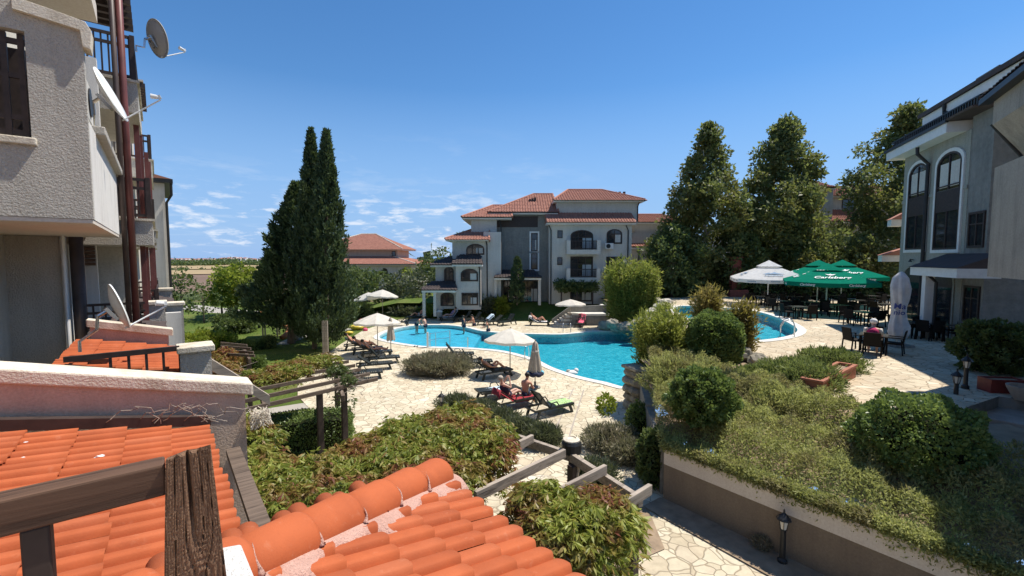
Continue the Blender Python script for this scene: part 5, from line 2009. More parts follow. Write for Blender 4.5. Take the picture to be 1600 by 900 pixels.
# ------------------------------------------------------------------ stair from the deck to the sloping lawn
sp = empty('stone_staircase', (4.5, 41, 0), 0, 'pale stone staircase climbing right between low walls behind the pink towel', 'staircase')
a = atz(866, 505, 0)
b = aty(890, 489, 41.2)
x0, x1, y0, y1, zt_ = fx(868, 41), fx(893, 41), 40.6, 42.0, fz(489.5, 41)
for k in range(6):
    xa = x0 + (x1 - x0) * k / 6
    MB().box(xa, x1, y0, y1, zt_ * k / 6, zt_ * (k + 1) / 6 - .004).build('step', 'step_stone' if k % 2 else 'coping', sp)
MB().extrude([(x0 - .2, y1 + .01, 0), (x0 - .2, y1 + .01, .3), (x1, y1 + .01, zt_ + .5), (x1 + 4.6, y1 + .01, zt_ + .7), (x1 + 4.6, y1 + .01, 0)], (0, .25, 0)).build('back_wall', 'stone_wall', sp)
MB().box(x1, x1 + 4.5, y0, y1, -.05, zt_).build('landing', 'coping', sp)
MB().box(x1, x1 + 4.5, y0 - .3, y0 - .002, -.05, zt_ - .1).build('front_wall', 'stone_wall', sp)
x2 = fx(928, 42)
for k in range(5):
    MB().box(x2 + .42 * k, x2 + 2.6, 42.3, 43.6, zt_ - .1, zt_ + .2 * (k + 1) - .004).build('step', 'coping', sp)
# ------------------------------------------------------------------ timber pergolas
ZP = 2.40


def pergola(name, label, beams, cross, posts, cat='pergola', mat='wood_grey', group=None, bw=.075, bh=.17):
    b0 = Vector(beams[0][0])
    e = empty(name, (b0.x, b0.y, 0), ROT_N, label, cat, group)
    for a, b in beams:
        MB().beam(a, b, bw, bh).build('beam', mat, e, bevel=.008)
    for a, b in cross:
        MB().beam(Vector(a) - NZ * .175, Vector(b) - NZ * .175, .1, .17).build('cross_beam', mat, e, bevel=.008)
    for p, h in posts:
        MB().box(p[0] - .075, p[0] + .075, p[1] - .075, p[1] + .075, -.02, h, Matrix.Rotation(ROT_N, 3, 'Z')).build('post', 'wood_dark', e, bevel=.008)
    return e


def P_(px, py, z=ZP):
    return atz(px, py, z)


# front left pergola: seven slim beams running out from the house
bl = [((345, 592), (534, 560)), ((349, 598), (545, 565)), ((356, 606), (555, 571)), ((366, 616), (564, 577)), ((376, 628), (578, 584)), ((382, 641), (590, 592))]
beams = [(P_(*a), P_(*b)) for a, b in bl]
pergola('garden_pergola', 'half bare dark timber pergola of slim parallel beams on the lawn edge', beams,
        [(P_(536, 613), P_(520, 566)), (P_(420, 648), P_(405, 598))],
        [(xy(P_(537, 603)), ZP - .06), (xy(P_(499, 612)), ZP - .06), (xy(P_(526, 572)), ZP - .06)], mat='wood_brown', bw=.05, bh=.11)
bl = [((345, 536), (386, 540)), ((345, 541), (392, 545)), ((345, 547), (396, 551)), ((345, 553), (398, 556))]
pergola('garden_pergola', 'small dark pergola further back beside the reddish creeper bush', [(P_(a[0], a[1] - 0), P_(b[0], b[1])) for a, b in bl], [(P_(380, 539), P_(390, 557))], [(xy(P_(388, 553)), ZP - .2)], mat='wood_brown', bw=.05, bh=.1)
# front right pergola under the hipped roof
bl = [((742, 776), (882, 708)), ((700, 760), (832, 684)), ((690, 720), (798, 667)), ((880, 768), (945, 733)), ((912, 828), (1016, 764)), ((640, 720), (752, 652)), ((840, 830), (985, 748)), ((850, 900), (1010, 800))]
bl = [((742, 776), (882, 708)), ((720, 742), (832, 685)), ((700, 716), (798, 668)), ((840, 788), (946, 733)), ((900, 836), (1016, 764)), ((640, 720), (752, 652))]
pergola('garden_pergola', 'weathered timber pergola with pale beam tops right below the hipped porch roof', [(P_(*a), P_(*b)) for a, b in bl],
        [(P_(892, 700), P_(1002, 768)), (P_(745, 652), P_(892, 700))], [(xy(P_(895, 706)), ZP - .26), (xy(P_(990, 766)), ZP - .26)])
p = P_(893, 696)
cap = empty('lantern_post', (p.x, p.y, 0), 0, 'round dark lantern post with a pale ring on top at the pergola corner', 'lantern')
MB().tube([(p.x, p.y, -.02), (p.x, p.y, 2.25)], .06, 10).build('post', 'metal_dark', cap)
MB().lathe([(.10, 2.2), (.2, 2.28), (.2, 2.45), (.17, 2.5)], 18, (p.x, p.y, 0)).build('head', 'metal_dark', cap)
MB().lathe([(.16, 2.5), (.165, 2.53), (.09, 2.56), (.085, 2.54), (.02, 2.53)], 18, (p.x, p.y, 0)).build('ring', 'cap', cap)


# ------------------------------------------------------------------ foliage builders
def limb_tree(name, base, H, r, mat, e, fork=3, seed=1, lean=(0, 0), split=.35):
    rg = random.Random(seed)
    mb = MB()
    b = Vector(base)
    pts = [b + Vector((lean[0] * t + rg.uniform(-.04, .04) * H * .1, lean[1] * t, H * t)) for t in (0, .15, .35, .6, .85)]
    mb.tube(pts, [r * 1.25, r, r * .8, r * .5, r * .15], 9)
    for k in range(fork):
        t0 = split + .5 * rg.random()
        a = rg.uniform(0, 2 * PI)
        p0 = b + Vector((lean[0] * t0, lean[1] * t0, H * t0))
        ln_ = H * rg.uniform(.16, .28) * (1.25 - t0)
        d = Vector((math.cos(a), math.sin(a), .55))
        mb.tube([p0, p0 + d * ln_ * .5 + Vector((0, 0, .04 * H)), p0 + d * ln_ * 1.3 + Vector((0, 0, .1 * H))], [r * .42, r * .28, r * .08], 6)
    return mb.build('trunk', mat, e, smooth=True)


def crown(e, clumps, per, lsize, mat, name='crown', flat=.75, seed=0, droop=0.0, aspect=.62, shell=.75):
    """leaves gathered in clumps: [(centre, radius)]"""
    Ps, Ds = [], []
    rg = np.random.default_rng(seed + 77)
    for i, (c, r) in enumerate(clumps):
        n = int(per * (r if np.isscalar(r) else max(r)) ** 2)
        rad = (r, r, r * flat) if np.isscalar(r) else r
        P, nr = blob_pts(c, rad, n, shell, 2.0, .22, seed=seed * 31 + i)
        Ps.append(P)
        Ds.append(nr * .7 + rg.normal(size=P.shape) * .7 - np.array([0, 0, droop]))
    P = np.concatenate(Ps)
    D = np.concatenate(Ds)
    L_ = lsize * rg.uniform(.45, 1.45, len(P))
    V, Fq = leaf_quads(P, D, L_, L_ * aspect)
    return build_np(name, V, Fq, mat, e)


def tree(name, base, H, W, mat, label, lsize=.3, n=60, per=150, shape='cone', cat='tree', group=None, z0=.16, trunk='bark', seed=1, tr=.2, top=.5, extra=None, cr=(.06, .15)):
    rg = random.Random(seed)
    b = Vector(base)
    e = empty(name, b, 0, label, cat, group)
    limb_tree(name, b, H * .84, tr, trunk, e, 6, seed)
    cl = []
    for k in range(n):
        t = z0 + (1 - z0) * (k + rg.random()) / n
        if shape == 'cone':
            env = min(1, (1 - t) * 1.9 + .08) * min(1, (t - z0) * 5 + .45)
        elif shape == 'round':
            q_ = (t - z0) / (1 - z0)
            env = math.sqrt(max(0, 1 - (2 * q_ - .9) ** 2 * .85))
        else:
            q_ = (t - z0) / (1 - z0)
            env = (1 - q_) ** .8 * .9 + .1
        a = k * 2.4 + rg.uniform(-.5, .5)
        R_ = W / 2 * env * (1.02 + .16 * math.sin(a * 2 + t * 11 + seed) + .1 * math.sin(a * 3 - t * 23)) * rg.choice((.8, 1, 1, 1.2))
        d = R_ * math.sqrt(rg.uniform(.12, 1)) * .95
        cl.append(((b.x + d * math.cos(a), b.y + d * math.sin(a), b.z + H * t), W * rg.uniform(*cr) * (.6 + .5 * env)))
    if extra:
        cl += extra
    crown(e, cl, per, lsize, mat, seed=seed)
    return e


def bush(name, c, rad, mat, label, n=5000, ls=.06, aspect=.6, power=2.0, lump=.10, shell=.16, cat='shrub', group=None, up=.3, zmin=None, seed=1, core=True, stick=.7, wild=0.0):
    """dense shrub: outer leaves around a solid dark core that stands for the shaded inside. c = centre of the foot"""
    b = Vector(c)
    e = empty(name, b, 0, label, cat, group)
    cz = b.z + rad[2] * (.92 if power <= 2.2 else .98)
    P, nr = blob_pts((b.x, b.y, cz), rad, n, shell, power, lump, b.z + .01, seed)
    rg = np.random.default_rng(seed)
    L_ = ls * rg.uniform(.6, 1.4, len(P))
    D = nr * stick + rg.normal(size=P.shape) * .6 + np.array([0, 0, up])
    V, Fq = leaf_quads(P, D, L_, L_ * aspect)
    parts = [(V, Fq)]
    if wild:
        k = int(n * .06)
        P2, n2 = blob_pts((b.x, b.y, cz), rad, k, .05, power, lump, b.z + .05, seed + 1)
        L2 = wild * rg.uniform(.5, 1.3, len(P2))
        parts.append(leaf_quads(P2, n2 + rg.normal(size=P2.shape) * .35 + np.array([0, 0, .35]), L2, L2 * .16))
    V, Fq = join_np(parts)
    build_np('foliage', V, Fq, mat, e)
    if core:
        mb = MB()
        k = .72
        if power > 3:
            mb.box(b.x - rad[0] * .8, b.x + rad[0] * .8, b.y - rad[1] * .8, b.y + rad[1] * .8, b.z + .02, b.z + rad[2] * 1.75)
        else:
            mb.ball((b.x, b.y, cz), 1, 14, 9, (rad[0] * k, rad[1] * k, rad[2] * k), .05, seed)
        mb.build('dark_core', 'core', e)
    return e


# ------------------------------------------------------------------ the cypresses
def cypress(base, H, W, label, seed, lean=(0, 0), mat='lf_dark', n=9000, ls=.34, wide=1.0, z0=.035, tip=.75):
    b = Vector(base)
    e = empty('cypress_tree', b, 0, label, 'cypress', 'dark cypresses left of the pool')
    MB().tube([b, b + Vector((lean[0] * .5, lean[1] * .5, H * .5)), b + Vector((lean[0] * .95, lean[1] * .95, H * .95))], [W * .06, W * .04, .02], 8).build('trunk', 'bark', e)
    rg = np.random.default_rng(seed)
    # flame-like sprays: each spray is a little upright plume of leaves
    ns = int(n / 26)
    t = z0 + (1 - z0) * rg.random(ns) ** 1.05
    env = np.minimum(1, (t - z0) * 7 + .35) * np.power(np.clip(1 - t, 0, 1), tip) * 1.25 + .03
    a = rg.uniform(0, 2 * PI, ns)
    lob = 1 + .2 * np.sin(a * 3 + t * 14 + seed) + .16 * np.sin(a * 5 - t * 29)
    r = W / 2 * env * lob * (.55 + .45 * rg.random(ns) ** .5)
    C = np.stack([b.x + lean[0] * t + r * np.cos(a), b.y + lean[1] * t + r * np.sin(a), b.z + H * t], axis=1)
    k = 26
    hh = H * .05 * (1.1 - .5 * t)
    s = rg.random((ns, k))
    off = rg.normal(size=(ns, k, 3)) * (.11 * (1.1 - s) * (1.15 - .8 * t[:, None]))[..., None] * W / 3.0
    ax_ = .30 * wide * (1.1 - .7 * t)
    axis = np.stack([np.cos(a) * ax_, np.sin(a) * ax_, np.ones(ns)], axis=1)
    P = C[:, None, :] + off + axis[:, None, :] * (s * hh[:, None])[..., None]
    D = np.repeat(axis, k, axis=0) + rg.normal(size=(ns * k, 3)) * .45
    P = P.reshape(-1, 3)
    L_ = ls * rg.uniform(.6, 1.3, len(P))
    V, Fq = leaf_quads(P, D, L_, L_ * .36)
    build_np('crown', V, Fq, mat, e)
    return e


pc_ = atz(497, 547, 0)
cypress(pc_ + Vector((-.45, .5, 0)), 14.2, 3.0, 'tallest slender cypress with a pointed top left of the pool', 3, (.0, .4), n=36000, ls=.24, tip=.9)
cypress(pc_ + Vector((.62, -.2, 0)), 13.8, 3.0, 'slender cypress right of the tallest one, leaning its tip outward', 4, (.42, 0), n=34000, ls=.24, tip=.9)
pc2 = atz(452, 536, 0)
cypress(pc2 + Vector((.15, 0, 0)), 11.0, 4.9, 'broad dark conifer with a ragged outline left of both slender cypresses', 6, (.8, 0), n=44000, ls=.3, wide=3.6, tip=.85, z0=.1)

# ------------------------------------------------------------------ plane trees beyond the terrace
GP = 'tall plane trees behind the terrace'
b = aty(1098, 478, 47)
tree('plane_tree', (b.x, b.y, 2.0), 17.6, 8.0, 'lf_tree', 'left-hand tall plane tree with a narrow pointed crown, next to the resort house', .34, 140, 280, 'cone', 'tree', GP, .10, 'bark_pale', 11, .26)
b = aty(1218, 478, 47)
tree('plane_tree', (b.x, b.y, 2.0), 18.2, 9.2, 'lf_tree', 'middle tall plane tree, the broadest one, above the parasols', .34, 165, 260, 'cone', 'tree', GP, .10, 'bark_pale', 12, .28)
b = aty(1400, 478, 46)
tree('plane_tree', (b.x, b.y, 2.0), 18.9, 12.6, 'lf_tree', 'right-hand plane tree with open layered branches beside the grey house', .34, 105, 240, 'cone', 'tree', GP, .14, 'bark_pale', 13, .28, cr=(.07, .12))
for k, (px, Y, H, W, lb, mt) in enumerate([
        (1290, 46, 6.0, 6.0, 'lower tree with yellowing leaves between the two right plane trees', 'lf_tree'),
        (1345, 43, 6.2, 6.0, 'low yellowing tree in front of the tiled house', 'lf_tree'),
        (1160, 45, 6.5, 5.0, 'low dark tree between the left and the middle plane trees', 'lf_mid'),
        (1050, 44, 7.2, 5.2, 'low dark tree in front of the right wing of the resort house', 'lf_mid'),
        (1240, 46, 6.0, 7.0, 'shaded undergrowth tree behind the parasols', 'lf_mid')]):
    b = aty(px, 478, Y)
    tree('shade_tree', (b.x, b.y, 2.0), H, W, mt, lb, .32, 60, 220, 'round', 'tree', None, .06, 'bark', 30 + k, .15)
# dark hedge closing the terrace at the back
for k, (px, Y, w_, lb) in enumerate([(1120, 46, 5.5, 'dark hedge at the back of the terrace, left end'), (1235, 45, 6.5, 'dark hedge at the back of the terrace behind the parasols'), (1345, 43, 5.5, 'dark hedge at the back of the terrace, right end by the grey house')]):
    b = aty(px, 470, Y)
    bush('clipped_hedge', (b.x, b.y, 2.0), (w_, 1.0, 1.25), 'lf_mid', lb, 5200, .26, power=4.5, cat='hedge', seed=50 + k)

# ------------------------------------------------------------------ garden trees on the left and centre
def place_tree(px, py, z, Y, H, W, mat, label, **kw):
    b = aty(px, py, Y)
    return tree(kw.pop('name', 'leafy_tree'), (b.x, b.y, z), H, W, mat, label, **kw)


place_tree(370, 490, 0, 46, 5.3, 5.0, 'lf_bright', 'sunlit lime green tree on the lawn left of the cypresses', lsize=.3, n=60, per=330, shape='round', z0=.24, seed=21, tr=.13)
place_tree(347, 490, 0, 48, 3.8, 2.6, 'lf_bright', 'smaller lime green tree left of the big one on the lawn', lsize=.28, n=30, per=330, shape='round', z0=.28, seed=22, tr=.1)
place_tree(408, 490, 0, 45, 4.2, 3.4, 'lf_mid', 'green tree standing against the dark conifer', lsize=.28, n=30, per=330, shape='round', z0=.28, seed=23, tr=.1)
place_tree(284, 490, 0, 44, 4.9, 3.2, 'lf_mid', 'dark green tree beside the end wall of the apartment house', lsize=.3, n=40, per=190, shape='round', z0=.1, seed=24, tr=.13)
place_tree(318, 492, 0, 42, 3.6, 2.8, 'lf_mid', 'young tree between the lime green trees and the apartment house', lsize=.26, n=22, per=190, shape='round', z0=.25, seed=25, tr=.08)
for k, (px, Y, H, W, mt, lb) in enumerate([
        (560, 58, 4.7, 6.5, 'lf_mid', 'bushy mid green tree just right of the cypresses'),
        (592, 57, 4.3, 5.6, 'lf_mid', 'bushy green tree below the roof of the villa'),
        (625, 56, 4.2, 5.2, 'lf_olive', 'grey green tree right of the bushy green ones'),
        (655, 52, 4.6, 3.6, 'lf_olive', 'slim pale green tree with a thin trunk near the house porch'),
        (668, 60, 6.0, 4.6, 'lf_mid', 'tree behind the porch at the left end of the resort house'),
        (640, 62, 4.6, 4.0, 'lf_bright', 'yellow green tree in front of the villa wall'),
        (690, 62, 7.4, 5.0, 'lf_mid', 'tall dark tree behind the left roof of the resort house'),
        (722, 60, 9.6, 3.4, 'lf_mid', 'tree top showing above the left roof of the resort house')]):
    place_tree(px, 480, 0, Y, H, W, mt, lb, lsize=.32, n=40, per=170, shape='round', z0=.1, seed=60 + k, tr=.1, trunk='bark')
p = aty(808, 466, 45.0)
cypress((p.x, 44.4, 1.4), 4.6, 1.25, 'small slim cypress in front of the house entrance', 15, n=7000, ls=.24, tip=.5)

# vine arbour at the foot of the house
p0 = aty(872, 456, 44.6)
p1 = aty(930, 438, 44.6)
ar = empty('vine_arbour', ((p0.x + p1.x) / 2, 44.8, 1.4), 0, 'dark leafy arbour in front of the ground floor doors of the resort house', 'arbour')
for x in (p0.x + .3, (p0.x + p1.x) / 2, p1.x - .3):
    MB().box(x - .07, x + .07, 44.2, 44.34, 1.3, p0.z).build('post', 'wood_dark', ar)
crown(ar, [((p0.x + (p1.x - p0.x) * (i + .5) / 7, 44.9 + .3 * (i % 2), (p0.z + p1.z) / 2), (.55, .9, .55)) for i in range(7)], 900, .22, 'lf_mid', 'foliage', seed=5)

# shrubs along the far edge of the deck
for k, (px, py, Y, r, mt, lb) in enumerate([
        (683, 489, 45.5, (1.5, .9, .62), 'lf_bright', 'sunlit shrub left of the litter bin on the far deck'),
        (662, 489, 46.5, (1.3, .9, .5), 'lf_olive', 'low grey green shrub behind the far left lounger'),
        (702, 486, 46.5, (1.1, .8, .9), 'lf_bright', 'taller yellowish shrub under the left windows'),
        (724, 487, 45.6, (.9, .7, .75), 'lf_olive', 'shrub behind the sunbather in light clothes'),
        (748, 486, 46.0, (1.4, .8, .95), 'lf_bright', 'large yellow green shrub behind the row of far loungers'),
        (768, 488, 45.0, (.8, .7, .75), 'lf_olive', 'shrub between the far loungers'),
        (783, 488, 44.6, (.6, .5, .85), 'lf_bright', 'upright shrub at the right end of the far row'),
        (1047, 462, 46, (2.4, 1.2, .7), 'lf_mid', 'dark shrub below the right wing of the resort house'),
        (560, 503, 43.0, (1.3, 1.2, .9), 'lf_mid', 'dark shrub right of the cypress foot'),
        (636, 486, 47.0, (1.6, 1.0, .5), 'lf_olive', 'low grey bush on the bank behind the far parasol')]):
    b = aty(px, py, Y)
    zz_ = max(0, min(1.4, (Y - 43.6) * .42)) if px > 690 else .0
    bush('flowering_shrub', (b.x, Y, zz_ if px < 1040 else 2.0), r, mt, lb, 3600, .17, lump=.24, shell=.4, seed=80 + k, wild=.5)

# ------------------------------------------------------------------ bamboo
def bamboo(c, W, Dp, H, mat, label, n=9000, seed=1, ls=.24, stems=60, lean=0.0):
    b = Vector(c)
    e = empty('bamboo_clump', b, 0, label, 'bamboo', 'bamboo clumps around the waterfall')
    rg = np.random.default_rng(seed)
    mb = MB()
    tips = []
    for i in range(stems):
        a, r = rg.uniform(0, 2 * PI), math.sqrt(rg.random())
        x, y = math.cos(a) * r * W / 2 * .8, math.sin(a) * r * Dp / 2 * .8
        h = H * rg.uniform(.7, 1.08) * (1 - .08 * r * r)
        ox, oy = x * .28 + rg.normal(0, .1), y * .28 + rg.normal(0, .1)
        p0 = b + Vector((x, y, 0))
        pm = b + Vector((x + ox * .3, y + oy * .3, h * .6))
        p1 = b + Vector((x + ox, y + oy, h))
        mb.tube([p0, pm, p1], [.022, .018, .004], 5, cap=False)
        tips.append((np.array(p0), np.array(pm), np.array(p1)))
    mb.build('stems', 'lf_bamboo', e)
    k = n // stems
    P, D = [], []
    for p0, pm, p1 in tips:
        s = rg.uniform(.05, 1.03, k)[:, None]
        q_ = (1 - s) ** 2 * p0 + 2 * s * (1 - s) * pm + s * s * p1
        cl_ = rg.normal(size=(k, 3)) * np.array([.13, .13, .12])
        P.append(q_ + cl_)
        D.append(cl_ * 2.2 + rg.normal(size=(k, 3)) * .4 + np.array([0, 0, .45]))
    P, D = np.concatenate(P), np.concatenate(D)
    L_ = ls * rg.uniform(.6, 1.35, len(P))
    V, Fq = leaf_quads(P, D, L_, L_ * .22)
    build_np('foliage', V, Fq, mat, e)
    return e


b = atz(985, 497, .9)
bamboo((b.x, b.y, .7), 4.6, 3.2, 4.9, 'lf_bamboo', 'tall dense green bamboo clump behind the boulders', 26000, 1, .34, 130)
b = atz(1036, 604, 1.0)
bamboo((b.x + .1, b.y + .6, .9), 1.9, 1.9, 2.9, 'lf_bamboo', 'yellow green bamboo clump right of the big pool', 22000, 2, .2, 110)
b = atz(1124, 540, ZT)
bamboo((b.x, b.y + 1.2, 2.1), .95, .9, 2.5, 'lf_bamboo_dry', 'dry golden bamboo behind the dark box bush', 7000, 3, .24, 46)
b = atz(1155, 553, ZT)
bamboo((b.x, b.y, 2.1), .75, .75, 2.1, 'lf_bamboo_dry', 'tawny bamboo tuft right of the dark box bush', 7000, 4, .2, 46)
b = atz(1024, 480, 2.2)
bamboo((b.x, b.y - 2, 1.8), 1.0, .9, .9, 'lf_bamboo', 'thin grassy bamboo tuft on the waterfall rocks', 1500, 5, .2, 20)

# ------------------------------------------------------------------ shrubs of the planting bed
b = atz(1116, 566, 2.1)
bush('box_bush', (b.x, b.y, 1.95), (.93, .85, 1.02), 'lf_box', 'big clipped dark box bush beside the dry bamboo', 13000, .1, .75, 2.7, .05, seed=91)
b = atz(1105, 660, 1.9)
bush('box_bush', (b.x, b.y + .3, 1.8), (.74, .72, .72), 'lf_box', 'round box bush with a lit top rising from the juniper bed', 9500, .09, .75, 2.0, .14, seed=92)
b = atz(1453, 742, 1.7)
bush('box_bush', (b.x, b.y + .3, 1.55), (1.12, 1.0, .86), 'lf_box', 'large round box bush in shade at the foot of the steps', 15000, .075, .75, 2.2, .10, seed=93)
b = atz(1575, 590, ZT)
bush('laurel_bush', (b.x + .35, b.y + .8, 2.3), (.95, .9, .85), 'lf_mid', 'large dark bush in shade above the red planter', 9000, .12, .6, 2.0, .18, seed=94)
b = atz(1090, 560, 1.9)
bush('box_bush', (b.x, b.y + .2, 1.85), (.62, .55, .36), 'lf_box', 'small low bush between the bamboo and the big box bush', 5000, .07, seed=95)
jl = [(1300, 570, 2.15, (.9, .7, .5), 'lf_jun_green', 'clipped juniper nearest to the terracotta planters', 2.4),
      (1287, 556, 2.2, (.75, .5, .36), 'lf_jun_green', 'dark juniper hedge end against the terrace paving', 3.2),
      (1238, 586, 2.1, (1.25, .9, .5), 'lf_jun_green', 'broad green juniper in the middle of the bed', 2.0),
      (1185, 592, 1.95, (1.1, .7, .42), 'lf_jun_green', 'green juniper right of the big box bush', 2.0),
      (1215, 628, 1.95, (.8, .6, .36), 'lf_jun', 'small browning juniper in front of the green ones', 2.0),
      (1265, 605, 2.0, (.8, .7, .6), 'lf_jun_green', 'rounded juniper left of the terracotta planters', 2.0),
      (1065, 600, 1.6, (1.15, .9, .72), 'lf_jun', 'straw coloured juniper mound below the bamboo', 2.2),
      (1140, 600, 2.0, (.6, .5, .4), 'lf_olive', 'low blue green shrub between box bush and junipers', 2.0)]
for k, (px, py, z, r, mt, lb, pw) in enumerate(jl):
    b = atz(px, py + 14, z)
    bush('juniper_bush', (b.x, b.y, z - .2), r, mt, lb, int(8000 * r[0] * 1.2), .1, .3, pw, .16, .25, seed=110 + k, wild=.2, up=.45)


# the sheet of creeping juniper that spills over the wall
def juniper_sheet():
    rg = np.random.default_rng(5)
    N_ = 380000
    P = np.stack([rg.uniform(3.3, 12, N_), rg.uniform(4.0, 19, N_)], axis=1)
    J = [(3.75, 11.3), (4.85, 9.65), (5.75, 8.45), (6.9, 6.9), (8.4, 4.9), (11.4, 6.6), (10.0, 8.2), (8.75, 9.6), (8.55, 11.0), (8.5, 12.3), (8.6, 13.6), (7.2, 15.2), (6.3, 17.4), (5.3, 17.4), (4.6, 14.4)]
    jx = np.array([inside(J, x, y) for x, y in P])
    P = P[jx]
    x, y = P[:, 0], P[:, 1]
    n_ = x * Nv.x + y * Nv.y
    d = np.clip((n_ - 9.8) / 3.6, 0, 1)
    h = .34 + .13 * np.sin(x * 2.3 + 1) * np.sin(y * 1.9) + .10 * np.sin(x * 4.7 + y * 3.1) + .07 * np.sin(x * 9 - y * 7.3)
    edge = np.clip((n_ - 9.72) / .5, 0, 1)
    z = 1.2 + 1.02 * d + h * (.72 + .28 * np.sqrt(edge))
    dep = rg.random(len(P)) ** 2.2 * .26
    z = z - dep
    hang = (n_ < 10.0) & (rg.random(len(P)) < .6)
    fr = .5 + .5 * np.sin((x * Uv.x + y * Uv.y) * 4.1 + np.sin((x * Uv.x + y * Uv.y) * 9.0))
    z = np.where(hang, z - rg.random(len(P)) ** 2.2 * (.06 + .17 * fr), z)
    P3 = np.stack([x, y, z], axis=1)
    # the heads of the sprays lean out and up, all ways
    D = rg.normal(size=P3.shape) * .75 + np.array([0, 0, .55])
    D[n_ < 10.1] += np.array([-Nv.x * .8, -Nv.y * .8, -.45])
    # a thick fringe hides the top of the wall
    t_ = rg.random(26000) * 7.75
    w_ = rg.uniform(-.16, .2, 26000)
    F3 = np.stack([3.85 + (8.6 - 3.93) / 7.6 * t_ + Nv.x * w_, 11.14 - 6.0 / 7.6 * t_ + Nv.y * w_, 1.30 + .2 * rg.random(26000) ** .7 - .10 * (w_ < -.08) * rg.random(26000)], axis=1)
    P3 = np.concatenate([P3, F3])
    D = np.concatenate([D, rg.normal(size=F3.shape) * .7 + np.array([-Nv.x * .4, -Nv.y * .4, .1])])
    L_ = rg.uniform(.035, .105, len(P3))
    W_ = L_ * .34
    ns = 1800                              # longer arching shoots
    pick = rg.integers(0, len(P), ns)
    P3 = np.concatenate([P3, P3[pick]])
    D = np.concatenate([D, rg.normal(size=(ns, 3)) * .55 + np.array([-.25, -.2, .5])])
    Ls = rg.uniform(.12, .25, ns)
    V, Fq = leaf_quads(P3, D, np.concatenate([L_, Ls]), np.concatenate([W_, Ls * .09]))
    return V, Fq


V, Fq = juniper_sheet()
build_np('creeping_juniper', V, Fq, 'lf_jun', label='thick carpet of creeping juniper filling the bed and spilling over the wall', cat='ground cover', kind='stuff')
mb = MB()
mb.v, mb.f = [], []
# woody mat under the juniper so that no bare soil shows through
for o_ in [o for o in bpy.data.objects if o.name == 'planting_bed']:
    pass

# ------------------------------------------------------------------ creepers on the pergolas
def creeper(name, label, polys, n, mat, seed, zlo, zhi, ls=.13, dens=None, hang=.3, cat='creeper', trunk=None):
    """five-fingered hanging leaves in mounds over the pergola; polys: [(x, y, r, h)] mounds"""
    rg = np.random.default_rng(seed)
    c0 = polys[0]
    e = empty(name, (c0[0], c0[1], 0), 0, label, cat)
    tot = sum(p[2] ** 2 for p in polys)
    Ps = []
    for (x, y, r, h) in polys:
        k = int(n * r * r / tot)
        a = rg.uniform(0, 2 * PI, k)
        q_ = np.sqrt(rg.random(k))
        qr = q_ * r * (1 + .12 * np.sin(3 * a + x))
        zt_ = h * np.sqrt(np.clip(1 - q_ ** 2.4, 0, 1))
        low = rg.random(k) < .25
        z = zlo + zt_ * (1 - .35 * rg.random(k) ** 2) + .10 * np.sin(x + qr * 5) + rg.normal(0, .05, k)
        z = np.where(low, zlo + zt_ - rg.random(k) * (zt_ + hang), z)
        Ps.append(np.stack([x + qr * np.cos(a), y + qr * np.sin(a), z], axis=1))
    C = np.concatenate(Ps)
    m = len(C)
    out = unit(rg.normal(size=(m, 3)) * np.array([1, 1, .25]))
    P, D, Ls = [], [], []
    sz = ls * rg.uniform(.55, 1.3, m)
    for j in range(5):
        th = (j - 2) * .62
        s_ = np.cross(out, np.array([0, 0, 1.0]))
        s_ = unit(s_)
        d = out * math.cos(th) + s_ * math.sin(th) + np.array([0, 0, -.75 + .18 * abs(j - 2)]) + rg.normal(size=(m, 3)) * .12
        P.append(C)
        D.append(d)
        Ls.append(sz * (1 - .16 * abs(j - 2)))
    V, Fq = leaf_quads(np.concatenate(P), np.concatenate(D), np.concatenate(Ls), np.concatenate(Ls) * .27)
    build_np('foliage', V, Fq, mat, e)
    mb = MB()
    for i in range(26):
        p = polys[rg.integers(len(polys))]
        a = rg.uniform(0, 2 * PI)
        s0 = Vector((p[0] + math.cos(a) * p[2] * .3, p[1] + math.sin(a) * p[2] * .3, zlo - .05))
        pts = [s0]
        for _ in range(5):
            s0 = s0 + Vector((rg.normal(0, .16), rg.normal(0, .16), rg.uniform(-.06, .12)))
            pts.append(s0)
        mb.tube(pts, [.014, .012, .01, .008, .006, .003], 5, cap=False)
    if trunk:
        for t_ in trunk:
            b_ = Vector((t_[0], t_[1], 0))
            mb.tube([b_, b_ + Vector((.06, -.05, .7)), b_ + Vector((-.05, .05, 1.5)), b_ + Vector((.05, .1, zlo))], [.05, .042, .035, .03], 7)
    mb.build('stems', 'wood_grey', e)
    return e


def mound(px, py, z, r, h):
    p = atz(px, py, z)
    return (p.x, p.y, r, h)


ZC = 2.42
creeper('virginia_creeper', 'large green and red Virginia creeper covering the pergola between both porch roofs',
        [mound(388, 745, ZC, .85, .4), mound(375, 690, ZC, .75, .4), mound(440, 775, ZC, .85, .4), mound(500, 762, ZC, .85, .34), mound(560, 745, ZC, .9, .36), mound(490, 800, ZC, .9, .4),
         mound(612, 722, ZC, 1.0, .4), mound(660, 695, ZC, .95, .42), mound(640, 740, ZC, 1.0, .4), mound(700, 700, ZC, 1.0, .42), mound(745, 715, ZC, .72, .5), mound(720, 670, ZC, .72, .4), mound(765, 700, ZC, .55, .42), mound(700, 750, ZC, .7, .35), mound(560, 775, ZC, .8, .3)],
        19000, 'lf_creeper', 1, ZC, 2.9, .145, hang=.55)
creeper('virginia_creeper', 'reddening tuft of Virginia creeper at the right end of the big one', [mound(772, 712, ZC + .1, .42, .25), mound(750, 705, ZC + .1, .36, .25)], 900, 'lf_creeper_red', 7, ZC + .05, 2.9, .165, hang=.5)
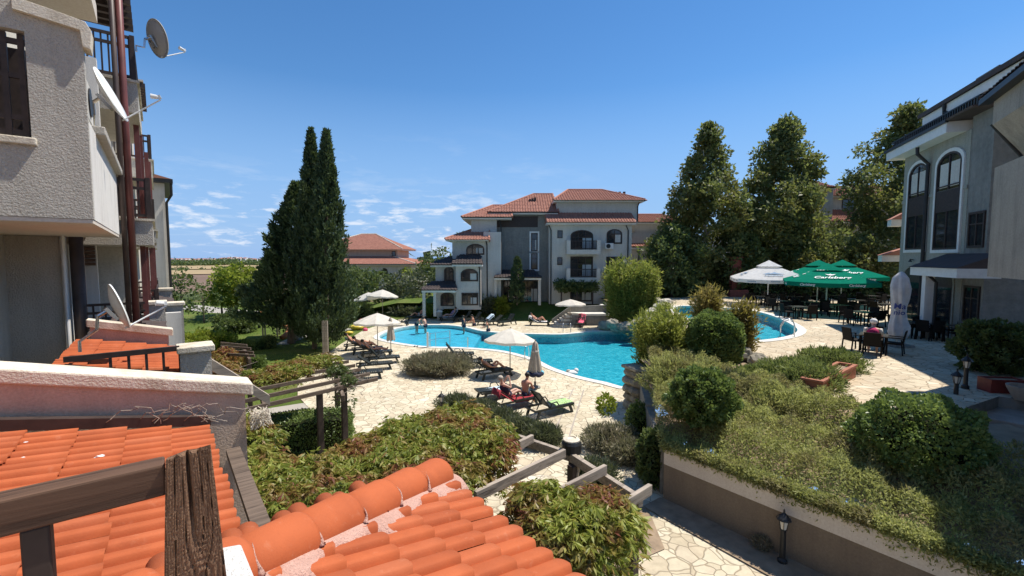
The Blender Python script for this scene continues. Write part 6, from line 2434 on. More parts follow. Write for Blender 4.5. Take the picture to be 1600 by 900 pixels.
creeper('virginia_creeper', 'hanging green Virginia creeper right of the hipped roof eave',
        [mound(850, 800, 2.35, .62, .4), mound(905, 815, 2.3, .62, .4), mound(945, 850, 2.2, .5, .4), mound(900, 870, 2.0, .6, .4), mound(940, 800, 2.3, .5, .35), mound(970, 870, 1.9, .34, .4), mound(860, 850, 2.2, .5, .3)],
        5200, 'lf_creeper', 3, 2.2, 2.8, .15, hang=.95, trunk=[xy(atz(900, 900, 0))])
creeper('virginia_creeper', 'dark red tuft of Virginia creeper beside the hipped roof eave', [mound(838, 785, ZC - .1, .4, .18)], 800, 'lf_creeper_red', 4, ZC - .2, 2.9, .15, hang=.3)
creeper('virginia_creeper', 'yellow green creeper patch on the half bare garden pergola',
        [mound(412, 594, ZC, .6, .22), mound(450, 586, ZC, .7, .25), mound(482, 574, ZC, .65, .25), mound(508, 568, ZC, .5, .2)], 2600, 'lf_creeper', 5, ZC, 2.9, .16, hang=.2)
creeper('virginia_creeper', 'green creeper tuft over the front posts of the garden pergola', [mound(528, 588, ZC, .36, .22), mound(545, 600, ZC, .22, .12)], 600, 'lf_mid', 6, ZC, 2.8, .12, hang=.8)
creeper('virginia_creeper', 'reddish creeper bush beside the small back pergola',
        [mound(352, 560, 2.2, .7, .5), mound(345, 580, 2.1, .7, .45)], 2600, 'lf_creeper_red', 8, 2.0, 2.9, .14, hang=1.2)
# leafy vine round the garden wall of the next porches
b = atz(285, 535, 1.0)
bush('vine_shrub', (b.x - .3, b.y + 2.5, .0), (1.7, 1.4, .6), 'lf_bright', 'green leafy shrub below the garden wall of the next porch', 7000, .17, lump=.22, shell=.4, seed=140)
b = atz(330, 530, 0)
bush('vine_shrub', (b.x, b.y + 3.2, 0), (1.3, 1.2, .6), 'lf_mid', 'dark shrub right of the white garden wall', 5200, .17, lump=.22, shell=.4, seed=141)
b = atz(345, 520, 0)
bush('vine_shrub', (b.x, b.y + 1.5, 0), (1.4, 1.1, .75), 'lf_mid', 'large dark shrub in front of the lawn trees', 5200, .18, lump=.2, shell=.4, seed=142)

# ------------------------------------------------------------------ hedges and low plants of the lower garden
a = atz(450, 700, 0)
p0, p1 = nu(3.85, 11.1), nu(3.85, 11.1)
hc = (atz(372, 668, 1.0) + atz(535, 640, 1.0)) / 2
e = empty('box_hedge', (hc.x, hc.y, 0), R(20), 'long clipped box hedge with a flat sunlit top behind the creeper', 'hedge')
RZ = Matrix.Translation((hc.x, hc.y, 0)) @ Matrix.Rotation(R(20), 4, 'Z')
P, nr = blob_pts((0, 0, .52), (1.75, .75, .55), 17000, .12, 7.0, .035, .02, 150)
M4 = np.array(RZ)
P = P @ M4[:3, :3].T + M4[:3, 3]
nr = nr @ M4[:3, :3].T
L_ = .055 * RNG.uniform(.6, 1.4, len(P))
V, Fq = leaf_quads(P, nr * .6 + RNG.normal(size=P.shape) * .7, L_, L_ * .7)
build_np('foliage', V, Fq, 'lf_box', e)
MB(RZ).box(-1.55, 1.55, -.62, .62, .02, .98).build('dark_core', 'core', e)  # solid fill added behind the leaves, dark like their shade
hl_ = [((393, 545), (.75, .5, .3), 'small clipped hedge block on the lawn beyond the back pergola'), ((394, 577), (.6, .45, .35), 'small clipped hedge block beside the garden pergola')]
for k, (pp, r, lb) in enumerate(hl_):
    b = atz(*pp, 0)
    bush('clipped_hedge', (b.x, b.y, 0), r, 'lf_box', lb, 5200, .1, .7, 5.5, .03, .12, cat='hedge', seed=160 + k)
b = atz(420, 543, 0)
bush('conifer_shrub', (b.x, b.y, 0), (.45, .45, .4), 'lf_jun_green', 'small pale conifer shrub alone on the lawn', 2200, .13, .35, 2.0, .1, seed=165)
b = atz(681, 590, 0)
bush('lavender_bush', (b.x, b.y + .9, 0), (1.75, 1.2, .5), 'lf_lavender', 'wide grey brown lavender mound on the deck between the lounger groups', 16000, .17, .14, 2.0, .14, .3, seed=170, wild=.26, up=.5)
low = [(712, 645, .75, .5, .34, 'low olive shrub behind the big creeper, first of the row'), (745, 656, .8, .55, .36, 'second low olive shrub along the deck edge'), (780, 672, .75, .5, .36, 'third low olive shrub along the deck edge'),
       (810, 686, .7, .5, .34, 'fourth low olive shrub along the deck edge'), (848, 697, .6, .5, .34, 'low olive shrub by the pale ringed lantern'),
       (955, 703, .85, .7, .36, 'low lavender shrub in front of the flower bed'), (985, 722, .6, .5, .3, 'lavender shrub right of the flower bed'), (930, 770, .6, .5, .4, 'grey green shrub under the pergola beams'), (948, 720, .25, .25, .3, 'bright yellow green sapling by the pergola')]
for k, (px, py, rx, ry, rz_, lb) in enumerate(low):
    b = atz(px, py, .05)
    bush('lavender_bush' if k < 8 else 'sapling', (b.x, b.y + .2, 0 if k < 8 else 1.4), (rx, ry, rz_), 'lf_lavender' if k in (5, 6) else ('lf_olive' if k < 8 else 'lf_bright'), lb, 4200 if k < 8 else 500, .13 if k < 8 else .1, .2 if k < 8 else .6, 2.0, .15, .3, seed=180 + k, wild=.2 if k < 8 else 0, up=.5, core=k < 8)
b = atz(1028, 745, .3)
bush('laurel_bush', (b.x, b.y + .2, 0), (.45, .45, .75), 'lf_mid', 'dark upright shrub at the corner of the retaining wall', 3000, .12, seed=195)
b = atz(1000, 690, .2)
bush('laurel_bush', (b.x + .25, b.y + .8, 0), (.45, .6, .6), 'lf_box', 'shaded shrub against the side of the planting bed', 3000, .09, seed=196)
for k, (px, py, r_, lb) in enumerate([(1128, 800, .16, 'dry round tuft growing at the foot of the retaining wall'), (1190, 850, .12, 'tiny weed tuft by the lantern below the wall')]):
    b = atz(px, py, .1)
    bush('weed_tuft', (b.x, b.y, 0), (r_ * 1.3, r_ * 1.3, r_), 'lf_lavender', lb, 700, .1, .12, seed=200 + k, core=False, up=.6)
# plane bed by the pergola post on the deck
b = atz(545, 655, 0)
# grass tufts over the near lawn
N_ = 60000
x, y = RNG.uniform(-34, -9.5, N_), RNG.uniform(13, 44, N_)
ok = np.array([inside(LAWN, a, c) for a, c in zip(x, y)])
P = np.stack([x[ok], y[ok], np.full(ok.sum(), -.03)], axis=1)
L_ = RNG.uniform(.03, .09, len(P))
V, Fq = leaf_quads(P, RNG.normal(size=P.shape) * .45 + np.array([0, 0, 1]), L_, L_ * .22)
build_np('grass_blades', V, Fq, 'lf_bright', label='short grass blades all over the lawn', cat='grass', kind='stuff')
# ------------------------------------------------------------------ lettering
def text_mesh(s, size, shear=0.0, extrude=.002, bold=0.0):
    cu = bpy.data.curves.new('t', 'FONT')
    cu.body = s
    cu.size = size
    cu.shear = shear
    cu.extrude = extrude
    cu.offset = bold
    cu.align_x = 'CENTER'
    cu.align_y = 'CENTER'
    cu.resolution_u = 3
    o = bpy.data.objects.new('t', cu)
    COL.objects.link(o)
    bpy.context.view_layer.update()
    me = bpy.data.meshes.new_from_object(o.evaluated_get(bpy.context.evaluated_depsgraph_get()))
    vs = [v.co.copy() for v in me.vertices]
    fs = [tuple(p.vertices) for p in me.polygons]
    bpy.data.objects.remove(o)
    bpy.data.curves.remove(cu)
    bpy.data.meshes.remove(me)
    return vs, fs


# ------------------------------------------------------------------ parasols
def big_parasol(p, side, zedge, zap, rot, cloth, label, kind):
    """square café parasol with a vented top; rot = direction of one corner"""
    e = empty('cafe_parasol', p, rot, label, 'parasol', 'café parasols on the terrace')
    X4 = Matrix.Translation(p) @ Matrix.Rotation(rot, 4, 'Z')
    Rc = side / math.sqrt(2)
    def corner(i, r, z):
        a = PI / 2 * i
        return Vector((r * math.cos(a), r * math.sin(a), z))
    mb = MB(X4)
    f = .24                              # top tier starts here
    zt1 = zedge + (zap - .28 - zedge) * (1 - f)
    K = 7
    for i in range(4):
        a, b = corner(i, Rc, zedge), corner(i + 1, Rc, zedge)
        c, d = corner(i + 1, Rc * f, zt1), corner(i, Rc * f, zt1)
        vs = []
        for j in range(4):
            for k in range(K + 1):
                t, s = k / K, j / 3
                q_ = (a.lerp(b, t)).lerp(d.lerp(c, t), s)
                q_.z -= .10 * math.sin(PI * t) * (1 - s) * (.4 + .6 * (1 - s))
                vs.append(q_)
        nb = len(mb.v)
        mb.add(vs, [(j * (K + 1) + k, j * (K + 1) + k + 1, (j + 1) * (K + 1) + k + 1, (j + 1) * (K + 1) + k) for j in range(3) for k in range(K)])
        # valance
        vv = []
        for k in range(K + 1):
            q_ = vs[k]
            vv += [q_, q_ - Vector((0, 0, .26 + .02 * (k % 2)))]
        mb.add(vv, [(2 * k, 2 * k + 1, 2 * k + 3, 2 * k + 2) for k in range(K)])
    cn = mb.build('canopy', cloth, e, fix=False)
    mb = MB(X4)
    for i in range(4):
        mb.add([corner(i, Rc * (f + .08), zt1 + .05), corner(i + 1, Rc * (f + .08), zt1 + .05), Vector((0, 0, zap))], [(0, 1, 2)])
    mb.build('top_vent', cloth, e, fix=False)
    mb = MB(X4)
    mb.tube([(0, 0, 0), (0, 0, zap - .05)], .045, 10)
    mb.build('pole', 'white_paint', e)
    for i in range(4):
        MB(X4).beam(corner(i, .06, zt1 - .25), corner(i, Rc * .98, zedge - .02), .04, .05).build('rib', 'white_paint', e)
        MB(X4).beam(corner(i, .06, zedge - .35), corner(i, Rc * .55, zedge + (zt1 - zedge) * .42), .03, .04).build('strut', 'white_paint', e)
    MB(X4).lathe([(.12, .12), (.12, .3), (.06, .32)], 12).build('socket', 'metal_dark', e)
    MB(X4).box(-.45, .45, -.45, .45, 0, .12).build('base', 'stone_wall', e, bevel=.02)
    # print on each panel and valance
    for i in range(4):
        a, b = corner(i, Rc, zedge), corner(i + 1, Rc, zedge)
        c, d = corner(i + 1, Rc * f, zt1), corner(i, Rc * f, zt1)
        mid, top = (a + b) / 2, (c + d) / 2
        ux = (b - a).normalized()
        uy = (top - mid).normalized()
        un_ = ux.cross(uy)
        def put(vs, fs, ctr, name, mat, uxx=ux, uyy=uy, lift=.02):
            nn = uxx.cross(uyy)
            V = [ctr + uxx * v.x + uyy * v.y + nn * (v.z + lift) for v in vs]
            MB(X4).add(V, fs).build(name, mat, cn, fix=False)
        ctr = mid.lerp(top, .36)
        if kind == 'green':
            vs, fs = text_mesh('Carlsberg', .5, .35, .002, .008)
            put(vs, fs, ctr, 'lettering', 'logo_white')
            # little leaf over the word
            lv = [Vector((x, y, 0)) for x, y in ((.0, .34), (.16, .42), (.30, .62), (.08, .52), (0, .66), (-.08, .52), (-.30, .62), (-.16, .42))]
            put(lv, [(0, 1, 2, 3), (0, 3, 4, 5), (0, 5, 6, 7)], ctr, 'emblem', 'logo_white')
            vs, fs = text_mesh('Carlsberg', .21, .35, .002, .006)
            put(vs, fs, mid + ux * -side * .28 + Vector((0, 0, -.2)), 'lettering', 'logo_white', ux, Vector((0, 0, 1)), .012)
            put(vs, fs, mid + ux * side * .25 + Vector((0, 0, -.2)), 'lettering', 'logo_white', ux, Vector((0, 0, 1)), .012)
        else:
            lv = [Vector((x, y, 0)) for x, y in ((-.75, .1), (-.3, .3), (-.12, .24), (.12, .42), (.3, .26), (.85, .1))]
            put(lv, [(0, 1, 2), (0, 2, 3, 4), (0, 4, 5)], ctr, 'emblem', 'logo_palblue')
            vs, fs = text_mesh('Kamenitza', .3, .15, .002, .006)
            put(vs, fs, ctr - uy * .12, 'lettering', 'logo_palblue')
            for t in (-.32, 0, .32):
                vs, fs = text_mesh('Kamenitza', .14, 0, .002, .004)
                put(vs, fs, mid + ux * side * t + Vector((0, 0, -.2)), 'lettering', 'logo_palblue', ux, Vector((0, 0, 1)), .012)
    return e


PG1 = atz(1290, 490, ZT)
PG2 = atz(1276, 478, ZT)
PG3 = atz(1313, 477, ZT)
PW = atz(1199, 476, ZT)
big_parasol(PG1, 4.9, 2.28, 3.45, R(-73), 'green_cloth', 'front one of the three green café parasols, its white script facing the pool', 'green')
big_parasol(PG2, 5.0, 2.4, 3.66, R(-73), 'green_cloth', 'green café parasol behind on the left, mostly hidden by the front one', 'green')
big_parasol(PG3, 5.0, 2.4, 3.66, R(-73), 'green_cloth', 'green café parasol behind on the right, towards the grey house', 'green')
big_parasol(PW, 5.0, 2.2, 3.62, R(-64), 'canvas_white', 'white café parasol with a faded blue emblem left of the green ones', 'white')

# closed café parasol
p = atz(1402, 541, ZT)
e = empty('closed_parasol', p, 0, 'tall folded white café parasol with navy lettering beside the occupied table', 'parasol')
prof = [(.03, .28), (.25, .32), (.34, .6), (.33, .85), (.25, 1.15), (.22, 1.5), (.24, 1.75), (.28, 2.05), (.33, 2.5), (.31, 2.62), (.24, 2.95), (.10, 3.17), (.03, 3.2)]
mb = MB(Matrix.Translation(p))
seg = 36
vs, fs = [], []
for i, (r, z) in enumerate(prof):
    for k in range(seg):
        a = 2 * PI * k / seg
        q_ = 1 + (.17 * math.sin(a * 7 + i * .5) + .09 * math.sin(a * 3 + i * 1.3)) * (1 if 0 < i < len(prof) - 2 else .2)
        vs.append((r * q_ * math.cos(a), r * q_ * math.sin(a), z))
for i in range(len(prof) - 1):
    for k in range(seg):
        fs.append((i * seg + k, i * seg + (k + 1) % seg, (i + 1) * seg + (k + 1) % seg, (i + 1) * seg + k))
cn = mb.add(vs, fs).build('canopy', 'canvas_grey', e, smooth=True)
MB(Matrix.Translation(p)).tube([(0, 0, 0), (0, 0, 3.22)], .04, 8).build('pole', 'white_paint', e)
MB(Matrix.Translation(p)).box(-.4, .4, -.4, .4, 0, .1).build('base', 'stone_wall', e)
for s_, z_, sz in (('Ma', 1.74, .34), ('nio', 1.48, .3)):
    vs, fs = text_mesh(s_, sz, .1, .004, .004)
    face = math.atan2(-p.y, -p.x)
    V = []
    for v in vs:
        a = face + v.x / .28
        V.append(Vector((math.cos(a) * (.30 + v.z), math.sin(a) * (.30 + v.z), z_ + v.y)))
    MB(Matrix.Translation(p)).add(V, fs).build('lettering', 'logo_blue', cn, fix=False)


def beach_parasol(p, dia, zedge, zap, label, tilt=(0, 0), cloth='canvas', seg=8, rot=.2):
    e = empty('sun_parasol', p, 0, label, 'parasol', 'cream sun parasols round the pool')
    T4 = Matrix.Translation(p)
    RT = T4 @ Matrix.Translation((0, 0, zedge)) @ Matrix.Rotation(tilt[0], 4, 'X') @ Matrix.Rotation(tilt[1], 4, 'Y')
    mb = MB(RT)
    r = dia / 2
    h = zap - zedge
    vs, fs = [], []
    for j, (f, g) in enumerate(((0, 1), (.35, .72), (.7, .36), (1, 0))):
        for k in range(seg * 2):
            a = rot + PI * k / seg
            rr_ = r * f * (1 if k % 2 == 0 else .935)
            vs.append((rr_ * math.cos(a), rr_ * math.sin(a), h * g - (.05 * f if k % 2 else 0)))
    n2 = seg * 2
    for j in range(3):
        for k in range(n2):
            fs.append((j * n2 + k, j * n2 + (k + 1) % n2, (j + 1) * n2 + (k + 1) % n2, (j + 1) * n2 + k))
    v0 = len(vs)
    for k in range(n2):
        x, y, z = vs[3 * n2 + k]
        vs.append((x, y, z - .12))
    for k in range(n2):
        fs.append((3 * n2 + k, 3 * n2 + (k + 1) % n2, v0 + (k + 1) % n2, v0 + k))
    mb.add(vs, fs).build('canopy', cloth, e, fix=False)
    MB(RT).tube([(0, 0, -.02), (0, 0, h + .08)], .022, 6).build('finial', 'wood_grey', e)
    MB(T4).tube([(0, 0, .0), (0, 0, zedge)], .026, 8).build('pole', 'wood_grey', e)
    MB(T4).lathe([(.27, 0), (.27, .06), (.06, .12), (.05, .3)], 14).build('base', 'stone_wall', e)
    for k in range(seg):
        a = rot + 2 * PI * k / seg
        MB(RT).tube([(0, 0, h * .9), (r * .96 * math.cos(a), r * .96 * math.sin(a), -.03)], .011, 4).build('rib', 'wood_grey', e)
    return e


def closed_parasol(p, label, H=2.3, top=2.25, low=1.0, r=.2, cloth='canvas_beige'):
    e = empty('closed_parasol', p, 0, label, 'parasol', 'folded parasols round the pool')
    T4 = Matrix.Translation(p)
    vs, fs = [], []
    seg = 28
    prof = [(r, low), (r * .95, low + .25), (r * .62, (low + top) / 2 + .1), (r * .38, top - .12), (.05, top - .02), (.02, top)]
    for i, (rr_, z) in enumerate(prof):
        for k in range(seg):
            a = 2 * PI * k / seg
            q_ = 1 + .17 * math.sin(a * 7 + i * .3)
            vs.append((rr_ * q_ * math.cos(a), rr_ * q_ * math.sin(a), z + (.06 * math.sin(a * 7 + 1) if i == 0 else 0)))
    for i in range(len(prof) - 1):
        for k in range(seg):
            fs.append((i * seg + k, i * seg + (k + 1) % seg, (i + 1) * seg + (k + 1) % seg, (i + 1) * seg + k))
    MB(T4).add(vs, fs).build('canopy', cloth, e, smooth=True, fix=False)
    MB(T4).lathe([(r * .6, top - .52), (r * .63, top - .46), (r * .55, top - .42)], 16).build('tie_band', 'canvas', e)
    MB(T4).tube([(0, 0, 0), (0, 0, H)], .024, 8).build('pole', 'wood_grey', e)
    MB(T4).lathe([(.26, 0), (.26, .06), (.06, .12), (.05, .3)], 14).build('base', 'stone_wall', e)
    return e


beach_parasol(atz(797, 584, 0), 2.75, 1.80, 2.42, 'cream parasol nearest to the big pool, standing beside the lavender loungers', (R(-4), R(2)))
beach_parasol(atz(590.5, 553, 0), 2.9, 2.02, 2.62, 'cream parasol left of the round pool end, by the left loungers', (R(-4), 0))
beach_parasol(aty(577, 498, 44), 3.0, 2.05, 2.62, 'cream parasol far left, half behind the cypress, tilted left', (0, R(-7)))
beach_parasol(aty(598, 496, 43), 3.0, 2.1, 2.7, 'cream parasol touching the far left one, in front of the trees', (R(-3), R(3)))
beach_parasol(atz(891, 508, 0), 2.9, 1.92, 2.36, 'small looking cream parasol across the pool beside the pink towel', (R(-2), 0))
closed_parasol(atz(611, 556, 0), 'folded beige parasol left of the round pool end', 2.45, 2.4, .98, .24)
pcp = atz(836, 606, 0)
closed_parasol(pcp, 'folded striped grey parasol by the man with a bare back', 2.3, 2.22, .72, .30)

# ------------------------------------------------------------------ sun loungers
def make_lounger(ang):
    """feet towards +x. ang: how far the backrest is raised"""
    e = empty('sun_lounger', (0, 0, 0), 0, 'dark resin sun lounger', 'sun lounger', 'dark resin loungers round the pool')
    zs_ = .34
    fr = MB()
    for y in (-.33, .33):
        fr.beam((-.95, y, zs_), (.95, y, zs_), .05, .07)
    fr.beam((.93, -.33, zs_), (.93, .33, zs_), .05, .06)
    fr.beam((-.93, -.33, zs_), (-.93, .33, zs_), .05, .06)
    fr.build('frame', 'plastic_dark', e)
    s = MB()
    x = -.22
    while x < .92:
        s.box(x, x + .085, -.30, .30, zs_ + .02, zs_ + .045)
        x += .105
    s.build('seat', 'plastic_dark', e)
    b = MB(Matrix.Translation((-.25, 0, zs_ + .03)) @ Matrix.Rotation(ang, 4, 'Y'))
    for y in (-.28, .28):
        b.box(-.78, 0, y - .03, y + .03, -.02, .02)
    x = -.78
    while x < -.02:
        b.box(x, x + .085, -.3, .3, .021, .04)
        x += .105
    b.build('backrest', 'plastic_dark', e)
    if ang > .1:
        q_ = Matrix.Rotation(ang, 4, 'Y') @ Vector((-.5, 0, 0))
        for y in (-.22, .22):
            MB().beam((-.25 + q_.x, y, zs_ + .03 + q_.z), (-.8, y, zs_ + .02), .03, .03).build('prop', 'plastic_dark', e)
    for sx_ in (-1, 1):
        for sy_ in (-1, 1):
            MB().beam((sx_ * .72, sy_ * .33, zs_), (sx_ * .86, sy_ * .34, .0), .055, .1, (1, 0, 0)).build('leg', 'plastic_dark', e)
    for sy_ in (-1, 1):
        MB().tube([(-.25, .36 * sy_, zs_ + .02), (-.2, .37 * sy_, zs_ + .2), (.05, .37 * sy_, zs_ + .23), (.2, .36 * sy_, zs_ + .02)], .025, 6).build('armrest', 'plastic_dark', e)
    return e


LG = {}
for key, a_ in (('up', R(52)), ('mid', R(36)), ('flat', R(3))):
    LG[key] = [make_lounger(a_), 0]


def lounger(p, rz, label, key='up'):
    proto, used = LG[key]
    o = proto if not used else copy_tree(proto)
    LG[key][1] = 1
    place(o, p, rz, label)
    o['category'] = 'sun lounger'
    return o


SUNR = ROT_N
# nearest group
pl1 = (atz(883, 641, 0) + atz(834, 652, 0)) / 2
lounger(pl1, R(33), 'nearest dark lounger, raised back, with a green towel over its foot end', 'up')
pl2 = (atz(828, 628, 0) + atz(782, 643, 0)) / 2
lounger(pl2, R(33), 'dark lounger with a red towel under two bathers in front', 'mid')
pl3 = (atz(800, 618, 0) + atz(757, 622, 0)) / 2
lounger(pl3, R(28), 'flat dark lounger with a pale blue towel, left of the red towel', 'flat')
# group by the lavender
pl4 = (atz(796, 588, 0) + atz(748, 590, 0)) / 2
lounger(pl4, R(33), 'dark lounger with a sunbather lying on it beside the lavender mound', 'mid')
pl5 = (atz(764, 575, 0) + atz(722, 572, 0)) / 2
lounger(pl5, R(10), 'empty raised dark lounger behind the sunbather by the lavender mound', 'up')
pl6 = (atz(733, 562, 0) + atz(699, 560, 0)) / 2
lounger(pl6, R(8), 'empty raised dark lounger at the pool end, leftmost of those by the lavender mound', 'up')
pl6b = (atz(790, 596, 0) + atz(742, 603, 0)) / 2
# left group under the cypress
left = [((604, 574), (566, 581), 'nearest dark lounger of the left group, raised back, close to the garden pergola', 'mid', None),
        ((618, 566), (578, 569), 'long dark lounger of the left group pointing at the folded beige parasol', 'up', None),
        ((606, 557), (570, 559), 'dark lounger with a bather under the cypress, in the middle of the left group', 'mid', None),
        ((592, 551), (556, 553), 'dark lounger with a dark haired bather next to the cypress trunk', 'mid', None),
        ((577, 545), (545, 547), 'dark lounger of the left group deepest in the cypress shade', 'mid', None),
        ((586, 588), (548, 596), 'flat dark lounger half under the garden pergola beams', 'flat', None)]
lpos = []
for a, b, lb, key, _ in left:
    c = (atz(*a, 0) + atz(*b, 0)) / 2
    d = atz(*a, 0) - atz(*b, 0)
    rz = math.atan2(d.y, d.x)
    lpos.append((c, R(20)))
    lounger(c, R(20), lb, key)
# far side
far = [((652, 500), R(195), 'far dark lounger with a white and blue towel on its raised back', 'up'),
       ((702, 501), R(200), 'far dark lounger with a sunbather in light clothes beside the litter bin', 'up'),
       ((724, 502.5), R(205), 'empty far lounger, first to the right of the sunbather in light clothes', 'up'),
       ((740, 504), R(208), 'empty far lounger, second to the right of the sunbather in light clothes', 'up'),
       ((756, 507), R(212), 'far grey lounger with a crumpled pale towel on its back', 'mid'),
       ((771, 507.5), R(212), 'far grey lounger next to the single upright shrub', 'mid'),
       ((792, 508), R(222), 'last lounger of the far row with a steeply raised back', 'up'),
       ((843, 508.5), R(350), 'far lounger with a sunbather on a white towel left of the stone stair', 'mid'),
       ((907, 510), R(250), 'far lounger covered by a bright pink towel', 'up'),
       ((622, 509), R(185), 'dark lounger in the shade behind the left cream parasol', 'mid'),
       ((668, 496), R(190), 'dark lounger behind the one with the white and blue towel', 'mid')]
fpos = {}
for (px, py), rz, lb, key in far:
    c = atz(px, py, 0)
    fpos[px] = (c, rz)
    lounger(c, rz, lb, key)


def towel(p, rz, mat, label, ang=None, seat=True, fold=.0, ln=1.0, x0=-.2, name='towel'):
    """cloth lying on a lounger (seat part) and over its raised back; sags and creases a little"""
    X4 = Matrix.Translation(p) @ Matrix.Rotation(rz, 4, 'Z')
    pts = []
    zs_ = .40
    if ang is not None:
        for k in range(6, 0, -1):
            d = .83 * k / 6
            pts.append((-.25 - d * math.cos(ang), zs_ + d * math.sin(ang) + .02))
        d = .84
        pts.insert(0, (-.25 - d * math.cos(ang) - .05, zs_ + d * math.sin(ang) - .25))
    if seat:
        for k in range(8):
            pts.append((x0 + ln * k / 7, zs_))
        if x0 + ln > .9:
            pts.append((x0 + ln + .05, zs_ - .2))
    vs, fs = [], []
    W_ = 9
    rg = random.Random(int(p.x * 100) % 997)
    for i, (x, z) in enumerate(pts):
        for k in range(W_):
            y = -.31 + .62 * k / (W_ - 1)
            dz = rg.uniform(0, .022)
            if k in (0, W_ - 1):
                dz = -.12
                y *= 1.1
            vs.append((x + rg.uniform(-.01, .01), y, z + dz))
    n_ = len(vs)
    vs += [(x, y, z - .012) for x, y, z in vs]
    m = len(pts)
    for i in range(m - 1):
        for k in range(W_ - 1):
            q_ = i * W_ + k
            fs.append((q_, q_ + 1, q_ + W_ + 1, q_ + W_))
            fs.append((n_ + q_, n_ + q_ + W_, n_ + q_ + W_ + 1, n_ + q_ + 1))
    return MB(X4).add(vs, fs).build(name, mat, None, smooth=True, label=label, cat='towel', group='towels on the loungers', fix=False)


towel(pl1, R(33), 'cloth_green', 'green patterned towel on the foot end of the nearest lounger', None, True, ln=.85, x0=.1)
towel(pl2, R(33), 'cloth_red', 'dark red towel spread over the lounger under the two bathers', R(36), True, ln=.95)
towel(pl3, R(28), 'cloth_blue', 'pale blue towel on the flat lounger', None, True, ln=1.1, x0=-.75)
towel(*fpos[907], 'cloth_pink', 'bright pink towel over the far lounger below the stair', R(52), True, ln=.6)
towel(*fpos[652], 'cloth_white', 'white towel hanging over a raised far lounger on the left', R(52), False)
towel(*fpos[702], 'cloth_white', 'white towel under the sunbather beside the litter bin', R(52), True, ln=.9)
towel(*fpos[843], 'cloth_white', 'white towel under the sunbather left of the stone stair', R(36), True, ln=.9)
towel(*fpos[756], 'cloth_blue', 'crumpled pale towel over a grey far lounger', R(36), False)


